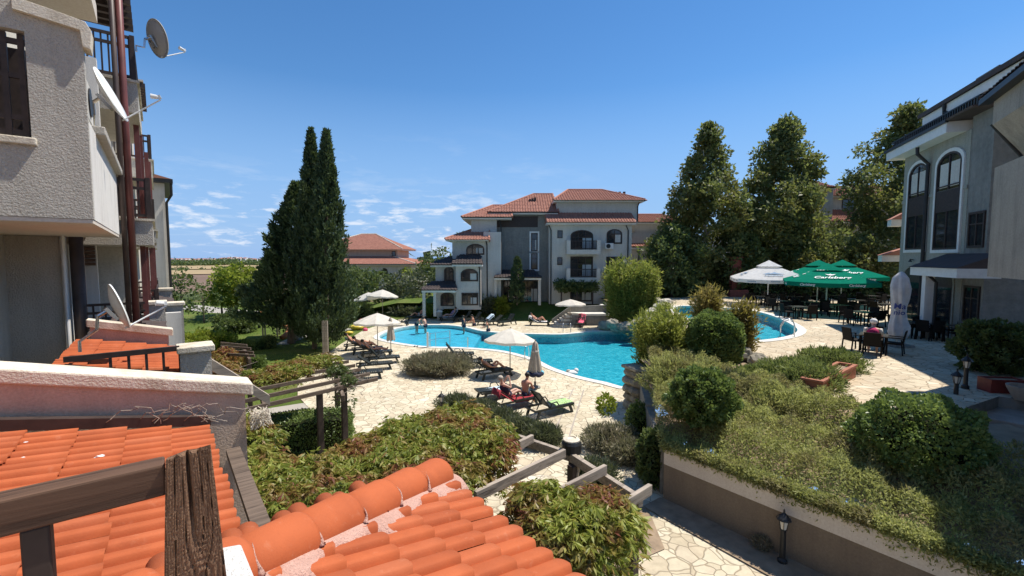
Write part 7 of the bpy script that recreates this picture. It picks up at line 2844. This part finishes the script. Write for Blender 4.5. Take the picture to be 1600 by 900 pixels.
# ------------------------------------------------------------------ people
def figure(e, J, skin, hands=True, head_dir=Vector((0, 0, 1)), face=Vector((1, 0, 0)), k=1.0):
    """one continuous body grown round its skeleton. J: joints in world space"""
    names, rad = [], []
    me = bpy.data.meshes.new('body')
    head = J['neck'] + (J['head'] - J['neck']).normalized() * .10
    hd_ = (J['head'] - J['neck']).normalized()
    V = {
        'pelvis': (J['pelvis'], (.155, .11)), 'waist': (J['pelvis'].lerp(J['chest'], .45), (.135, .10)), 'chest': (J['chest'], (.165, .11)),
        'neck': (J['neck'], (.06, .06)), 'jaw': (J['neck'] + hd_ * .09 + face * .015, (.068, .075)), 'skull': (J['neck'] + hd_ * .19, (.085, .10)), 'crown': (J['neck'] + hd_ * .25, (.055, .06)),
    }
    E_ = [('pelvis', 'waist'), ('waist', 'chest'), ('chest', 'neck'), ('neck', 'jaw'), ('jaw', 'skull'), ('skull', 'crown')]
    for s in 'lr':
        V['sh' + s] = (J['sh' + s], (.062, .062))
        V['el' + s] = (J['el' + s], (.045, .045))
        V['wr' + s] = (J['wr' + s], (.03, .03))
        hv = (J['wr' + s] - J['el' + s]).normalized()
        V['pa' + s] = (J['wr' + s] + hv * .075, (.042, .02))
        V['hip' + s] = (J['hip' + s], (.095, .095))
        V['kn' + s] = (J['kn' + s], (.06, .06))
        V['ca' + s] = (J['kn' + s].lerp(J['an' + s], .35), (.06, .06))
        V['an' + s] = (J['an' + s], (.036, .036))
        V['to' + s] = (J['to' + s], (.035, .025))
        E_ += [('chest', 'sh' + s), ('sh' + s, 'el' + s), ('el' + s, 'wr' + s), ('wr' + s, 'pa' + s), ('pelvis', 'hip' + s), ('hip' + s, 'kn' + s), ('kn' + s, 'ca' + s), ('ca' + s, 'an' + s), ('an' + s, 'to' + s)]
    idx_ = {n: i for i, n in enumerate(V)}
    me.from_pydata([tuple(v[0]) for v in V.values()], [(idx_[a], idx_[b]) for a, b in E_], [])
    ob = bpy.data.objects.new('body', me)
    COL.objects.link(ob)
    sk = ob.modifiers.new('skin', 'SKIN')
    sk.use_smooth_shade = True
    lay = me.skin_vertices[0].data
    for n, i in idx_.items():
        lay[i].radius = tuple(r * k for r in V[n][1])
    lay[idx_['pelvis']].use_root = True
    ob.modifiers.new('sub', 'SUBSURF').levels = 1
    bpy.context.view_layer.update()
    me2 = bpy.data.meshes.new_from_object(ob.evaluated_get(bpy.context.evaluated_depsgraph_get()))
    mb = MB()
    mb.v = [v.co.copy() for v in me2.vertices]
    mb.f = [tuple(p.vertices) for p in me2.polygons]
    bpy.data.objects.remove(ob)
    bpy.data.meshes.remove(me)
    bpy.data.meshes.remove(me2)
    # fingers, thumb, nose, ears
    for s in 'lr':
        hv = (J['wr' + s] - J['el' + s]).normalized()
        sd_ = hv.cross(Vector((0, 0, 1)))
        sd_ = sd_.normalized() if sd_.length > .05 else Vector((0, 1, 0))
        dn_ = sd_.cross(hv)
        if dn_.z > 0:
            dn_ = -dn_
        for j, ln_ in enumerate((.062, .075, .07, .055)):
            p0 = J['wr' + s] + hv * .09 + sd_ * (j - 1.5) * .019
            p1 = p0 + hv * ln_ * .5 + dn_ * .008
            p2 = p1 + hv * ln_ * .4 + dn_ * .03
            mb.tube([p0, p1, p2], [.0095, .0085, .006], 6)
        p0 = J['wr' + s] + hv * .04 - sd_ * .03
        mb.tube([p0, p0 + hv * .03 - sd_ * .025, p0 + hv * .06 - sd_ * .03 + dn_ * .015], [.012, .01, .007], 6)
    hc_ = J['neck'] + hd_ * .15
    mb.ball(hc_ + face * .10, .016, 8, 5, (1, 1, 1.3))
    sd_ = hd_.cross(face).normalized()
    for q_ in (-1, 1):
        mb.ball(hc_ + sd_ * .085 * q_, .024, 8, 5, (.6, .6, 1))
    body = mb.build('body', skin, e, smooth=True)
    f2 = MB()
    for q_ in (-1, 1):
        f2.ball(hc_ + face * .089 + sd_ * .032 * q_ + hd_ * .025, .011, 6, 4)
    f2.build('eyes', 'hair_dark', e)
    return hd_


def hair(e, J, mat='hair_dark', face=Vector((1, 0, 0)), name='hair', r=.112, back=.02):
    hd_ = (J['head'] - J['neck']).normalized()
    c = J['neck'] + hd_ * .205 - face * back
    MB().ball(c, r, 14, 9, (1, 1, .92), .03, 3).build(name, mat, e, smooth=True)


def garment(e, pts, rads, mat, name):
    MB().tube(pts, rads, 14).build(name, mat, e, smooth=True)


def recline(p, rz, ang, label, skin, wear, knee=.0, hairm='hair_dark', zs_=.42, top=None, hat=None, side=0, arm='rest'):
    """person lying back on a lounger whose frame has +x towards the feet"""
    X4 = Matrix.Translation(p) @ Matrix.Rotation(rz, 4, 'Z')
    T_ = lambda x, y, z: X4 @ Vector((x, y, z))
    e = empty('person', p, 0, label, 'person', 'people round the pool')
    ca, sa = math.cos(ang), math.sin(ang)
    along = lambda d, h=.0: (-.22 - d * ca - h * sa * -1 * 0, zs_ + .10 + d * sa)
    J = {}
    J['pelvis'] = T_(-.2, 0, zs_ + .10)
    J['chest'] = T_(-.2 - .42 * ca, 0, zs_ + .12 + .42 * sa)
    J['neck'] = T_(-.2 - .60 * ca, 0, zs_ + .14 + .60 * sa)
    J['head'] = T_(-.2 - .80 * ca + .06, 0, zs_ + .17 + .80 * sa)
    for s, q_ in (('l', 1), ('r', -1)):
        J['sh' + s] = T_(-.2 - .52 * ca, .19 * q_, zs_ + .13 + .52 * sa)
        if arm == 'rest':
            J['el' + s] = T_(-.2 - .27 * ca, .30 * q_, zs_ + .12 + .2 * sa)
            J['wr' + s] = T_(.02, .24 * q_, zs_ + .14)
        else:
            J['el' + s] = T_(-.2 - .32 * ca + .12, .30 * q_, zs_ + .20 + .3 * sa)
            J['wr' + s] = T_(-.2 - .5 * ca + .25, .12 * q_, zs_ + .34 + .5 * sa)
        J['hip' + s] = T_(-.14, .10 * q_, zs_ + .10)
        kz = knee if (q_ > 0 or knee < .2) else knee * .75
        J['kn' + s] = T_(.26 - kz * .18, .11 * q_, zs_ + .09 + kz)
        J['an' + s] = T_(.66 - kz * .5, .10 * q_, zs_ + .05)
        J['to' + s] = T_(.74 - kz * .5, .11 * q_, zs_ + (.18 if knee < .2 else .04))
    face = (X4.to_3x3() @ Vector((sa, 0, ca))).normalized()
    figure(e, J, skin, face=face)
    if hairm:
        hair(e, J, hairm, face, 'hair')
    if hat:
        hair(e, J, hat, face, 'hat', .125, .0)
    garment(e, [J['pelvis'].lerp(J['chest'], .18), J['pelvis'], J['pelvis'].lerp(J['knl'].lerp(J['knr'], .5), .28)], [.15, .175, .17], wear, 'swimwear')
    if top:
        garment(e, [J['chest'].lerp(J['pelvis'], .8), J['chest'], J['chest'].lerp(J['neck'], .45)], [.155, .185, .13], top, 'top')
    return e


def stand(p, rz, label, skin, wear, bend=0.0, top=None, hairm='hair_dark', arms=.0, H=1.0):
    X4 = Matrix.Translation(p) @ Matrix.Rotation(rz, 4, 'Z') @ Matrix.Scale(H, 4)
    T_ = lambda x, y, z: X4 @ Vector((x, y, z))
    e = empty('person', p, 0, label, 'person', 'people round the pool')
    cb, sb = math.cos(bend), math.sin(bend)
    J = {'pelvis': T_(0, 0, .92), 'chest': T_(.42 * sb, 0, .92 + .42 * cb), 'neck': T_(.60 * sb, 0, .92 + .60 * cb), 'head': T_(.80 * sb + .03, 0, .92 + .80 * cb)}
    for s, q_ in (('l', 1), ('r', -1)):
        J['sh' + s] = T_(.52 * sb, .19 * q_, .92 + .52 * cb)
        J['el' + s] = T_(.52 * sb + arms * .2, .27 * q_, .92 + .52 * cb - .28)
        J['wr' + s] = T_(.52 * sb + .1 + arms * .35, .24 * q_, .92 + .52 * cb - .48 + arms * .2)
        J['hip' + s] = T_(0, .1 * q_, .88)
        J['kn' + s] = T_(.03, .11 * q_, .48)
        J['an' + s] = T_(0, .11 * q_, .08)
        J['to' + s] = T_(.15, .13 * q_, .03)
    face = (X4.to_3x3() @ Vector((1, 0, 0))).normalized()
    figure(e, J, skin, face=face)
    if hairm:
        hair(e, J, hairm, face)
    garment(e, [J['pelvis'].lerp(J['chest'], .2), J['pelvis'], J['hipl'].lerp(J['hipr'], .5) - Vector((0, 0, .16))], [.15, .175, .17], wear, 'swimwear')
    if top:
        garment(e, [J['chest'].lerp(J['pelvis'], .85), J['chest'], J['chest'].lerp(J['neck'], .45)], [.155, .185, .13], top, 'top')
    return e


def sit(p, rz, label, skin, wear, zs_=.45, lean=.12, top=None, hairm='hair_dark', hat=None, hunch=.1, feet=True):
    X4 = Matrix.Translation(p) @ Matrix.Rotation(rz, 4, 'Z')
    T_ = lambda x, y, z: X4 @ Vector((x, y, z))
    e = empty('person', p, 0, label, 'person', 'people round the pool')
    J = {'pelvis': T_(0, 0, zs_ + .10), 'chest': T_(lean, 0, zs_ + .52), 'neck': T_(lean + hunch, 0, zs_ + .69), 'head': T_(lean + hunch + .06, 0, zs_ + .9)}
    for s, q_ in (('l', 1), ('r', -1)):
        J['sh' + s] = T_(lean + hunch * .6, .20 * q_, zs_ + .60)
        J['el' + s] = T_(lean + .14, .27 * q_, zs_ + .34)
        J['wr' + s] = T_(lean + .36, .16 * q_, zs_ + .30)
        J['hip' + s] = T_(.05, .1 * q_, zs_ + .09)
        J['kn' + s] = T_(.46, .13 * q_, zs_ + .08)
        J['an' + s] = T_(.47, .13 * q_, .07)
        J['to' + s] = T_(.62, .14 * q_, .03)
    face = (X4.to_3x3() @ Vector((1, 0, 0))).normalized()
    figure(e, J, skin, face=face)
    if hairm:
        hair(e, J, hairm, face)
    if hat:
        hair(e, J, hat, face, 'cap', .124, .0)
    garment(e, [J['pelvis'].lerp(J['chest'], .2), J['pelvis'] + Vector((0, 0, -.01)), T_(.2, 0, zs_ + .09)], [.15, .18, .17], wear, 'shorts')
    if top:
        garment(e, [J['chest'].lerp(J['pelvis'], .85), J['chest'].lerp(J['pelvis'], .3), J['chest'], J['chest'].lerp(J['neck'], .5)], [.17, .18, .2, .12], top, 'top')
        for s in 'lr':
            garment(e, [J['sh' + s], J['sh' + s].lerp(J['el' + s], .75)], [.085, .07], 'stucco_far', 'sleeve')
    return e


recline(pl2 + Matrix.Rotation(R(33), 3, 'Z') @ Vector((-.1, .12, 0)), R(33), R(60), 'woman with a pale headscarf leaning back on the red towel', 'skin_pale', 'cloth_navy', .15, 'canvas_beige', top='cloth_navy', arm='up')
sit(pl2 + Matrix.Rotation(R(33), 3, 'Z') @ Vector((.42, -.05, 0)), R(56), 'bare backed man with short dark hair sitting on the red towel lounger', 'skin_tan', 'cloth_navy', .36, .08, None, 'hair_dark', hunch=.08)
recline(pl4, R(33), R(36), 'tanned sunbather lying with raised knees beside the lavender mound', 'skin_tan', 'cloth_navy', .28)
recline(lpos[2][0], lpos[2][1], R(36), 'bather with dark hair in the middle of the left lounger group', 'skin_tan', 'cloth_navy', .05)
recline(lpos[3][0], lpos[3][1], R(36), 'bather lying in the cypress shade next to the trunk', 'skin_tan', 'cloth_navy', .2)
recline(lpos[4][0], lpos[4][1], R(36), 'bather lying deepest in the cypress shade', 'skin_tan', 'cloth_navy', .05)
recline(fpos[652][0], fpos[652][1], R(52), 'bather sitting up against the white towel on the far left', 'skin_tan', 'cloth_blue', .25, top=None)
recline(fpos[702][0], fpos[702][1], R(52), 'sunbather in light mauve clothes beside the litter bin', 'skin_pale', 'cloth_mauve', .15, top='cloth_mauve')
recline(fpos[843][0], fpos[843][1], R(36), 'sunbather with bent knees on a white towel left of the stone stair', 'skin_tan', 'cloth_navy', .3)
# bathers in the water
pp_ = atz(651, 522, -.3)
stand(Vector((pp_.x, pp_.y, -.3)), R(-20), 'bather bending forward in the round shallow end of the pool', 'skin_tan', 'cloth_navy', R(50), None, 'hair_dark', .3)
pp_ = atz(665, 521, -.3)
stand(Vector((pp_.x, pp_.y, -.3)), R(160), 'bather standing to the waist in the round shallow end', 'skin_pale', 'cloth_navy', R(15), None, 'hair_dark', .4, .8)
pp_ = atz(725, 522, -.3)
stand(Vector((pp_.x, pp_.y, -.3)), R(200), 'child in dark swimwear standing at the edge of the shallow end', 'skin_tan', 'cloth_navy', .05, 'cloth_navy', 'hair_dark', .1, .85)
pp_ = atz(741, 522, -.74)
stand(Vector((pp_.x, pp_.y, -.74)), R(190), 'swimmer with head and shoulders out of the deeper water', 'skin_tan', 'cloth_navy', .25, None, 'hair_dark', .8)
pp_ = atz(763, 532, -.74)
stand(Vector((pp_.x, pp_.y, -.74)), R(190), 'swimmer in the water behind the cream parasol', 'skin_tan', 'cloth_navy', .25, None, 'hair_dark', .8)

# ------------------------------------------------------------------ terrace tables and chairs
def make_chair():
    e = empty('armchair', (0, 0, 0), 0, 'dark woven armchair', 'armchair', 'dark woven terrace armchairs')
    MB().box(-.25, .25, -.26, .26, .40, .46).build('seat', 'rattan', e)
    MB(Matrix.Translation((-.25, 0, .46)) @ Matrix.Rotation(R(-10), 4, 'Y')).box(-.035, .0, -.26, .26, -.02, .50).build('backrest', 'rattan', e)
    for sx_ in (-1, 1):
        for sy_ in (-1, 1):
            MB().beam((sx_ * .24, sy_ * .27, .66 if sx_ > 0 else .62), (sx_ * (.27 if sx_ > 0 else .3), sy_ * .28, 0), .04, .04, (1, 0, 0)).build('leg', 'rattan', e)
    for sy_ in (-1, 1):
        MB().beam((-.29, sy_ * .28, .67), (.27, sy_ * .28, .67), .055, .03).build('armrest', 'rattan', e)
    return e


def make_table():
    e = empty('cafe_table', (0, 0, 0), 0, 'dark square café table', 'table', 'dark café tables on the terrace')
    MB().box(-.45, .45, -.45, .45, .71, .745).build('tabletop', 'table_top', e)
    for a in (-1, 1):
        for b in (-1, 1):
            MB().box(a * .41 - .025, a * .41 + .025, b * .41 - .025, b * .41 + .025, 0, .708).build('leg', 'rattan', e)
    return e


CH, TB = make_chair(), make_table()
n_ch = n_tb = 0


def put_chair(p, rz, label):
    global n_ch
    o = CH if n_ch == 0 else copy_tree(CH)
    n_ch += 1
    place(o, p, rz, label)
    return o


def put_table(p, rz, label):
    global n_tb
    o = TB if n_tb == 0 else copy_tree(TB)
    n_tb += 1
    place(o, p, rz, label)


fwd = Vector((.66, .75, 0)).normalized()
rgt = Vector((fwd.y, -fwd.x, 0))
a0_ = math.atan2(fwd.y, fwd.x)
pc = atz(1362, 556, ZT)
put_chair(pc, a0_, 'dark armchair with the person in magenta sitting in it')
put_table(pc + fwd * .78, a0_, 'café table in the sun in front of the person in magenta')
put_chair(atz(1334, 547, ZT), a0_ + R(-50), 'empty dark armchair left of the person in magenta')
put_chair(atz(1396, 553, ZT), a0_ + R(85), 'empty dark armchair right of the person in magenta')
put_chair(pc + fwd * 1.55, a0_ + PI, 'dark armchair across the sunny table from the person in magenta')
sit(pc + Vector((0, 0, ZT)) - Vector((0, 0, pc.z)) if False else pc, a0_, 'person in a pale cap and magenta top seated on the terrace, back turned', 'skin_pale', 'cloth_navy', .45, .02, 'cloth_magenta', None, 'cloth_white', .1)

tabs = [((1248, 497), 'nearest café table to the pool ladder', 8), ((1222, 486), 'café table left of the front green parasol pole', 20), ((1188, 477), 'café table left of the white parasol pole', 5),
        ((1212, 474), 'café table right of the white parasol pole', 30), ((1268, 488), 'café table just left of the front green parasol pole', 12), ((1310, 494), 'café table just right of the front green parasol pole', 15),
        ((1262, 476), 'café table below the left rear green parasol', 25), ((1297, 475), 'café table between both rear green parasol poles', 10), ((1335, 484), 'café table under the right rear green parasol', 18),
        ((1360, 476), 'café table in the shade beyond the right rear green parasol', 8), ((1345, 507), 'café table close behind the occupied sunny table', 22), ((1385, 492), 'café table left of the folded white parasol', 14),
        ((1392, 476), 'café table nearest to the far corner of the grey house', 3), ((1240, 477), 'café table between the white and the left rear green parasol', 16),
        ((1428, 527), 'café table in the shade right of the folded white parasol', 10), ((1470, 531), 'café table against the wall of the grey house', 6), ((1445, 500), 'café table in front of the right ground floor arch', 4)]
for (px, py), lb, dg in tabs:
    c = atz(px, py, ZT)
    put_table(c, R(dg), lb)
    for k in range(4):
        a = R(dg + 90 * k)
        d = Vector((math.cos(a), math.sin(a), 0))
        sdn = ['far right', 'far left', 'near left', 'near right'][k]
        put_chair(c + d * .78 + Vector((random.uniform(-.06, .06), random.uniform(-.06, .06), 0)), a + PI + R(random.uniform(-14, 14)), '%s dark armchair at the %s' % (sdn, lb.replace('café table', 'table').replace(' green parasol', ' parasol').replace(' of the grey house', ' of grey house')))

# ------------------------------------------------------------------ pool fittings and odds and ends
def ladder(p, rz, label, z=0.0, w=.5):
    e = empty('pool_ladder', p, rz, label, 'pool ladder', 'steel pool ladders')
    X4 = Matrix.Translation(p) @ Matrix.Rotation(rz, 4, 'Z')
    for y in (-w / 2, w / 2):
        MB(X4).tube([(-.5, y, 0), (-.5, y, .55), (-.42, y, .74), (-.25, y, .82), (-.05, y, .74), (.08, y, .45), (.1, y, -.6)], .024, 8).build('rail', 'metal', e, smooth=True)
    for k in range(3):
        MB(X4).box(.03, .17, -w / 2, w / 2, -.15 - .25 * k, -.11 - .25 * k).build('step', 'metal', e)
    return e


ladder(atz(886, 520.5, 0) + Vector((0, .1, 0)), R(-95), 'steel ladder on the far rim of the big pool below the stair', w=.62)
ladder(atz(832, 560, 0), R(62), 'steel ladder on the near rim of the big pool beside the folded parasol', w=.55)
pl_ = atz(1222, 524, ZT)
ladder(pl_, R(150), 'steel ladder arching into the upper pool on the terrace', w=.7)
# handrail of the shallow end
p0, p1, p2 = atz(672, 543, 0), atz(703, 539, -.05), atz(731, 545, -.05)
e = empty('pool_handrail', p0, 0, 'thin steel handrail standing in the shallow round pool end', 'handrail')
for p in (p0, p1):
    MB().tube([Vector((p.x, p.y, -.6)), Vector((p.x, p.y, 1.0))], .024, 8).build('post', 'metal', e)
pm = p0.lerp(p1, .28)
MB().tube([Vector((pm.x, pm.y, -.6)), Vector((pm.x, pm.y, .95))], .02, 8).build('post', 'metal', e)
for h in (.95, .5):
    MB().tube([Vector((p0.x, p0.y, h)), Vector((p1.x, p1.y, h))], .022, 8).build('rail', 'metal', e)
MB().box(p0.x - .22, p0.x - .1, p0.y - .06, p0.y + .06, -.05, 1.05).build('panel', 'dish_white', e)
MB().tube([Vector((p2.x, p2.y, -.5)), Vector((p2.x, p2.y, .75))], .03, 8).build('marker_post', 'metal', None, label='short steel post in the pool right of the handrail', cat='post')
# floating toy, ring at the parasol
p = atz(894, 584, -.07)
e = empty('pool_float', (p.x, p.y, -.1), 0, 'small white inflatable toy floating near the pool rim', 'pool float')
mb = MB()
mb.ball((p.x, p.y, -.02), .24, 12, 8, (1.3, .9, .6))
mb.ball((p.x + .22, p.y + .05, .1), .13, 10, 7)
mb.build('body', 'cloth_white', e, smooth=True)
MB().ball((p.x - .2, p.y, .08), .11, 10, 7, (1.2, .8, .8)).build('fin', 'rock_pale', e, smooth=True)
e = empty('swim_ring', pcp + Vector((.0, -.05, .62)), 0, 'turquoise and navy swim ring pushed over the pole of the folded striped parasol', 'swim ring')
T4 = Matrix.Translation(pcp + Vector((.0, 0, .70)))
for nm_, a0r, a1r, mt in (('ring', -.3, 3.6, 'turq'), ('ring_section', 3.6, 5.98, 'cloth_navy')):
    MB(T4).tube([(.33 * math.cos(a0r + (a1r - a0r) * k / 16), .33 * math.sin(a0r + (a1r - a0r) * k / 16), .03 * math.sin(k)) for k in range(17)], .1, 8).build(nm_, mt, e, smooth=True)
# litter bin on the far deck
p = atz(687, 500, 0)
e = empty('litter_bin', p, 0, 'small pale litter bin on the far deck', 'litter bin')
MB(Matrix.Translation(p)).lathe([(.24, 0), (.26, .75), (.27, .78)], 14).build('body', 'rock_pale', e)
MB(Matrix.Translation(p)).lathe([(.31, .80), (.3, .9), (.12, 1.0)], 14).build('lid', 'dish_white', e)
MB(Matrix.Translation(p)).tube([(0, 0, .76), (0, 0, .85)], .08, 8).build('neck', 'metal_dark', e)
# toys and bags left of the round pool
for k, (px, py, mt, s, lb) in enumerate([(557, 515, 'yellow', .5, 'yellow inflatable lying left of the round pool'), (567, 513, 'yellow', .32, 'small yellow float beside the big one'), (564, 508, 'red', .42, 'red bag standing behind the yellow float'), (571, 517, 'cloth_pink', .26, 'pink ball on the deck by the yellow floats'), (572, 510, 'cloth_white', .34, 'white towel bundle behind the pink ball'),
                                       (545, 522, 'yellow', .3, 'yellow ring in the shade under the cypress')]):
    p = atz(px, py, 0)
    mb = MB()
    mb.ball((p.x, p.y, s * .42), s, 12, 8, (1.2, .8, .42) if mt == 'yellow' else (.8, .7, .6 if mt != 'red' else 1.0), .08, k)
    mb.build('swim_toy' if mt in ('yellow', 'cloth_pink') else 'beach_bag', mt, None, smooth=True, label=lb, cat='toy' if mt in ('yellow', 'cloth_pink') else 'bag')
# sandals on the pool edge
for k, px in enumerate((648, 652)):
    p = atz(px, 542, 0)
    MB().box(p.x - .05, p.x + .05, p.y - .13, p.y + .13, .04, .07).build('sandal', 'metal_dark', None, bevel=.02, label='%s of two dark sandals on the pool rim' % ('left' if k == 0 else 'right'), cat='sandal', group='sandals on the pool rim')

# ------------------------------------------------------------------ lanterns, planters
def lantern(p, H, label):
    e = empty('garden_lantern', p, 0, label, 'lantern', 'black garden lanterns')
    T4 = Matrix.Translation(p)
    MB(T4).lathe([(.09, 0), (.09, .08), (.055, .12), (.05, H - .36), (.07, H - .34)], 10).build('post', 'metal_dark', e)
    MB(T4).lathe([(.055, H - .335), (.09, H - .14)], 6).build('glass', 'lamp_glass', e)
    mb = MB(T4)
    mb.lathe([(.14, H - .138), (.12, H - .10), (.05, H - .03), (.02, H), (.018, H + .05), (.005, H + .08)], 8)
    for k in range(6):
        a = PI / 3 * k
        mb.beam((.058 * math.cos(a), .058 * math.sin(a), H - .34), (.094 * math.cos(a), .094 * math.sin(a), H - .138), .012, .012)
    mb.build('cap', 'metal_dark', e)
    return e


lantern(atz(1222, 880, 0), 1.05, 'black lantern on a short post in front of the retaining wall')
p = atz(690, 652, 0)
lantern(p, .95, 'small black lantern behind the big creeper at the edge of the deck')
lantern(atz(1508, 607, ZT), .95, 'black lantern at the top of the steps, the farther one')
lantern(atz(1493, 624, ZT - .15), .8, 'black lantern at the top of the steps, the nearer one')
for k, (a, b, lb) in enumerate([((1284, 619), (1302, 609), 'short terracotta planter at the end of the juniper bed'), ((1304, 608), (1337, 590), 'long terracotta planter along the juniper bed')]):
    pa, pb = atz(*a, ZT), atz(*b, ZT)
    d = (pb - pa)
    ang = math.atan2(d.y, d.x)
    X4 = Matrix.Translation(pa) @ Matrix.Rotation(ang, 4, 'Z')
    Lp = d.length
    e = empty('planter_box', pa, ang, lb, 'planter')
    w_ = .5
    mb = MB(X4)
    mb.ringpoly([(0, 0, 0), (Lp, 0, 0), (Lp, w_, 0), (0, w_, 0)], [(.06, .06, 0), (Lp - .06, .06, 0), (Lp - .06, w_ - .06, 0), (.06, w_ - .06, 0)], (0, 0, .36))
    mb.build('box', 'terracotta', e)
    MB(X4).ringpoly([(-.03, -.03, .362), (Lp + .03, -.03, .362), (Lp + .03, w_ + .03, .362), (-.03, w_ + .03, .362)], [(.07, .07, .362), (Lp - .07, .07, .362), (Lp - .07, w_ - .07, .362), (.07, w_ - .07, .362)], (0, 0, .06)).build('rim', 'terracotta', e)
    MB(X4).box(.061, Lp - .061, .061, w_ - .061, .02, .33).build('soil', 'soil', e)
p = atz(1566, 612, ZT)
e = empty('planter_box', p, ROT_N, 'dull red planter below the large dark bush by the steps', 'planter')
X4 = Matrix.Translation(p) @ Matrix.Rotation(R(-8), 4, 'Z')
MB(X4).ringpoly([(-.45, -.2, 0), (.45, -.2, 0), (.45, .25, 0), (-.45, .25, 0)], [(-.4, -.15, 0), (.4, -.15, 0), (.4, .2, 0), (-.4, .2, 0)], (0, 0, .38)).build('box', 'red', e)
MB(X4).box(-.399, .399, -.149, .199, .02, .34).build('soil', 'soil', e)
p = atz(1600, 625, ZT)
MB(Matrix.Translation(p)).lathe([(.2, 0), (.34, .3), (.36, .38), (.3, .38), (.25, .2)], 16).build('flower_pot', 'step_stone', None, label='round stone pot at the right edge by the steps', cat='pot')

# brick chimney of an outdoor grill behind the white parasol
p = aty(1150, 470, 44)
e = empty('brick_grill', (p.x, p.y, 2.0), 0, 'red brick outdoor grill chimney behind the white parasol', 'grill')
MB().box(p.x - .42, p.x + .42, 44, 44.7, 2.0, EYE.z - .0).build('chimney', 'brick', e)
MB().box(p.x - .55, p.x + .55, 43.9, 44.8, EYE.z + .001, EYE.z + .1).build('cap', 'brick', e)
MB().box(p.x - .9, p.x + .9, 43.4, 43.99, 2.0, 3.0).build('hearth', 'brick', e)

# ------------------------------------------------------------------ playground on the lawn
p = atz(424, 525, 0)
e = empty('playground_slide', p, R(20), 'small wooden playground tower with a curved orange slide on the lawn', 'slide')
X4 = Matrix.Translation(p) @ Matrix.Rotation(R(20), 4, 'Z')
for a in (-.5, .5):
    for b in (-.5, .5):
        MB(X4).box(a - .05, a + .05, b - .05, b + .05, 0, 2.0).build('post', 'wood_grey', e)
MB(X4).box(-.55, .55, -.55, .55, .95, 1.02).build('platform', 'wood_grey', e)
MB(X4).add([(-.75, -.75, 1.95), (.75, -.75, 1.95), (.75, .75, 1.95), (-.75, .75, 1.95), (0, 0, 2.5)], [(0, 1, 4), (1, 2, 4), (2, 3, 4), (3, 0, 4), (3, 2, 1, 0)]).build('roof', 'orange', e)
pts = [(.5 + .9 * math.sin(t) * .9, -.1 - .9 * (1 - math.cos(t)), 1.0 - .92 * t / 2.6) for t in [2.6 * k / 10 for k in range(11)]]
MB(X4).tube(pts, .2, 8, cap=False).build('chute', 'orange', e)
p = atz(405, 512, 0)
e = empty('rocking_toy', p, 0, 'white rocking toy beside the playground slide', 'rocking toy')
MB(Matrix.Translation(p)).ball((0, 0, .55), .42, 12, 8, (1.1, .5, .9)).build('body', 'dish_white', e, smooth=True)
MB(Matrix.Translation(p)).tube([(0, 0, 0), (0, 0, .3)], .12, 10).build('spring', 'metal_dark', e)
for k, px in enumerate((433, 436.5)):
    p = atz(px, 521, 0)
    MB(Matrix.Translation(p)).tube([(0, 0, 0), (0, 0, 1.7)], .06, 8).build('swing_post', 'logo_blue', None, label='%s blue steel post beside the playground slide' % ('left' if k == 0 else 'right'), cat='post', group='blue playground posts')
p = atz(463, 531, 0)
e = empty('stone_pillar', p, 0, 'short beige masonry pillar in front of the conifer trunk', 'pillar')
MB(Matrix.Translation(p)).box(-.3, .3, -.3, .3, 0, .85).build('shaft', 'stone_wall', e)
MB(Matrix.Translation(p)).box(-.36, .36, -.36, .36, .851, .95).build('cap', 'cap', e)
for k, px in enumerate((506.5, 511.5)):
    p = atz(px, 560, 0)
    MB(Matrix.Translation(p)).box(-.07, .07, -.05, .05, 0, 2.3).build('timber_post', 'wood_grey', None, label='%s of two slim grey timber posts in front of the cypress' % ('left' if k == 0 else 'right'), cat='post', group='grey timber posts by the cypress')
# street of parked bits beyond the lawn stays empty
# bird droppings on the roof below
rr = random.Random(5)
mb = L()
for (px, py) in ((155, 713), (170, 668), (30, 718), (92, 640), (40, 690), (118, 760), (205, 780), (250, 700), (60, 745), (300, 690)):
    # where the roof surface lies
    d = ray(px, py)
    best = None
    for i in range(400):
        t = 2 + i * .01
        q_ = EYE + d * t
        n_ = q_.dot(Nv)
        if q_.z < z1(n_) + .055:
            best = q_
            break
    if best is None:
        continue
    n_, u_ = best.dot(Nv), best.dot(Uv)
    s_ = rr.uniform(.008, .028)
    mb.ball((n_, u_, z1(n_) + .05), s_, 8, 5, (1.6, .7, .5), .35, rr.randrange(99))
mb.build('bird_droppings', 'dish_white', pr1)
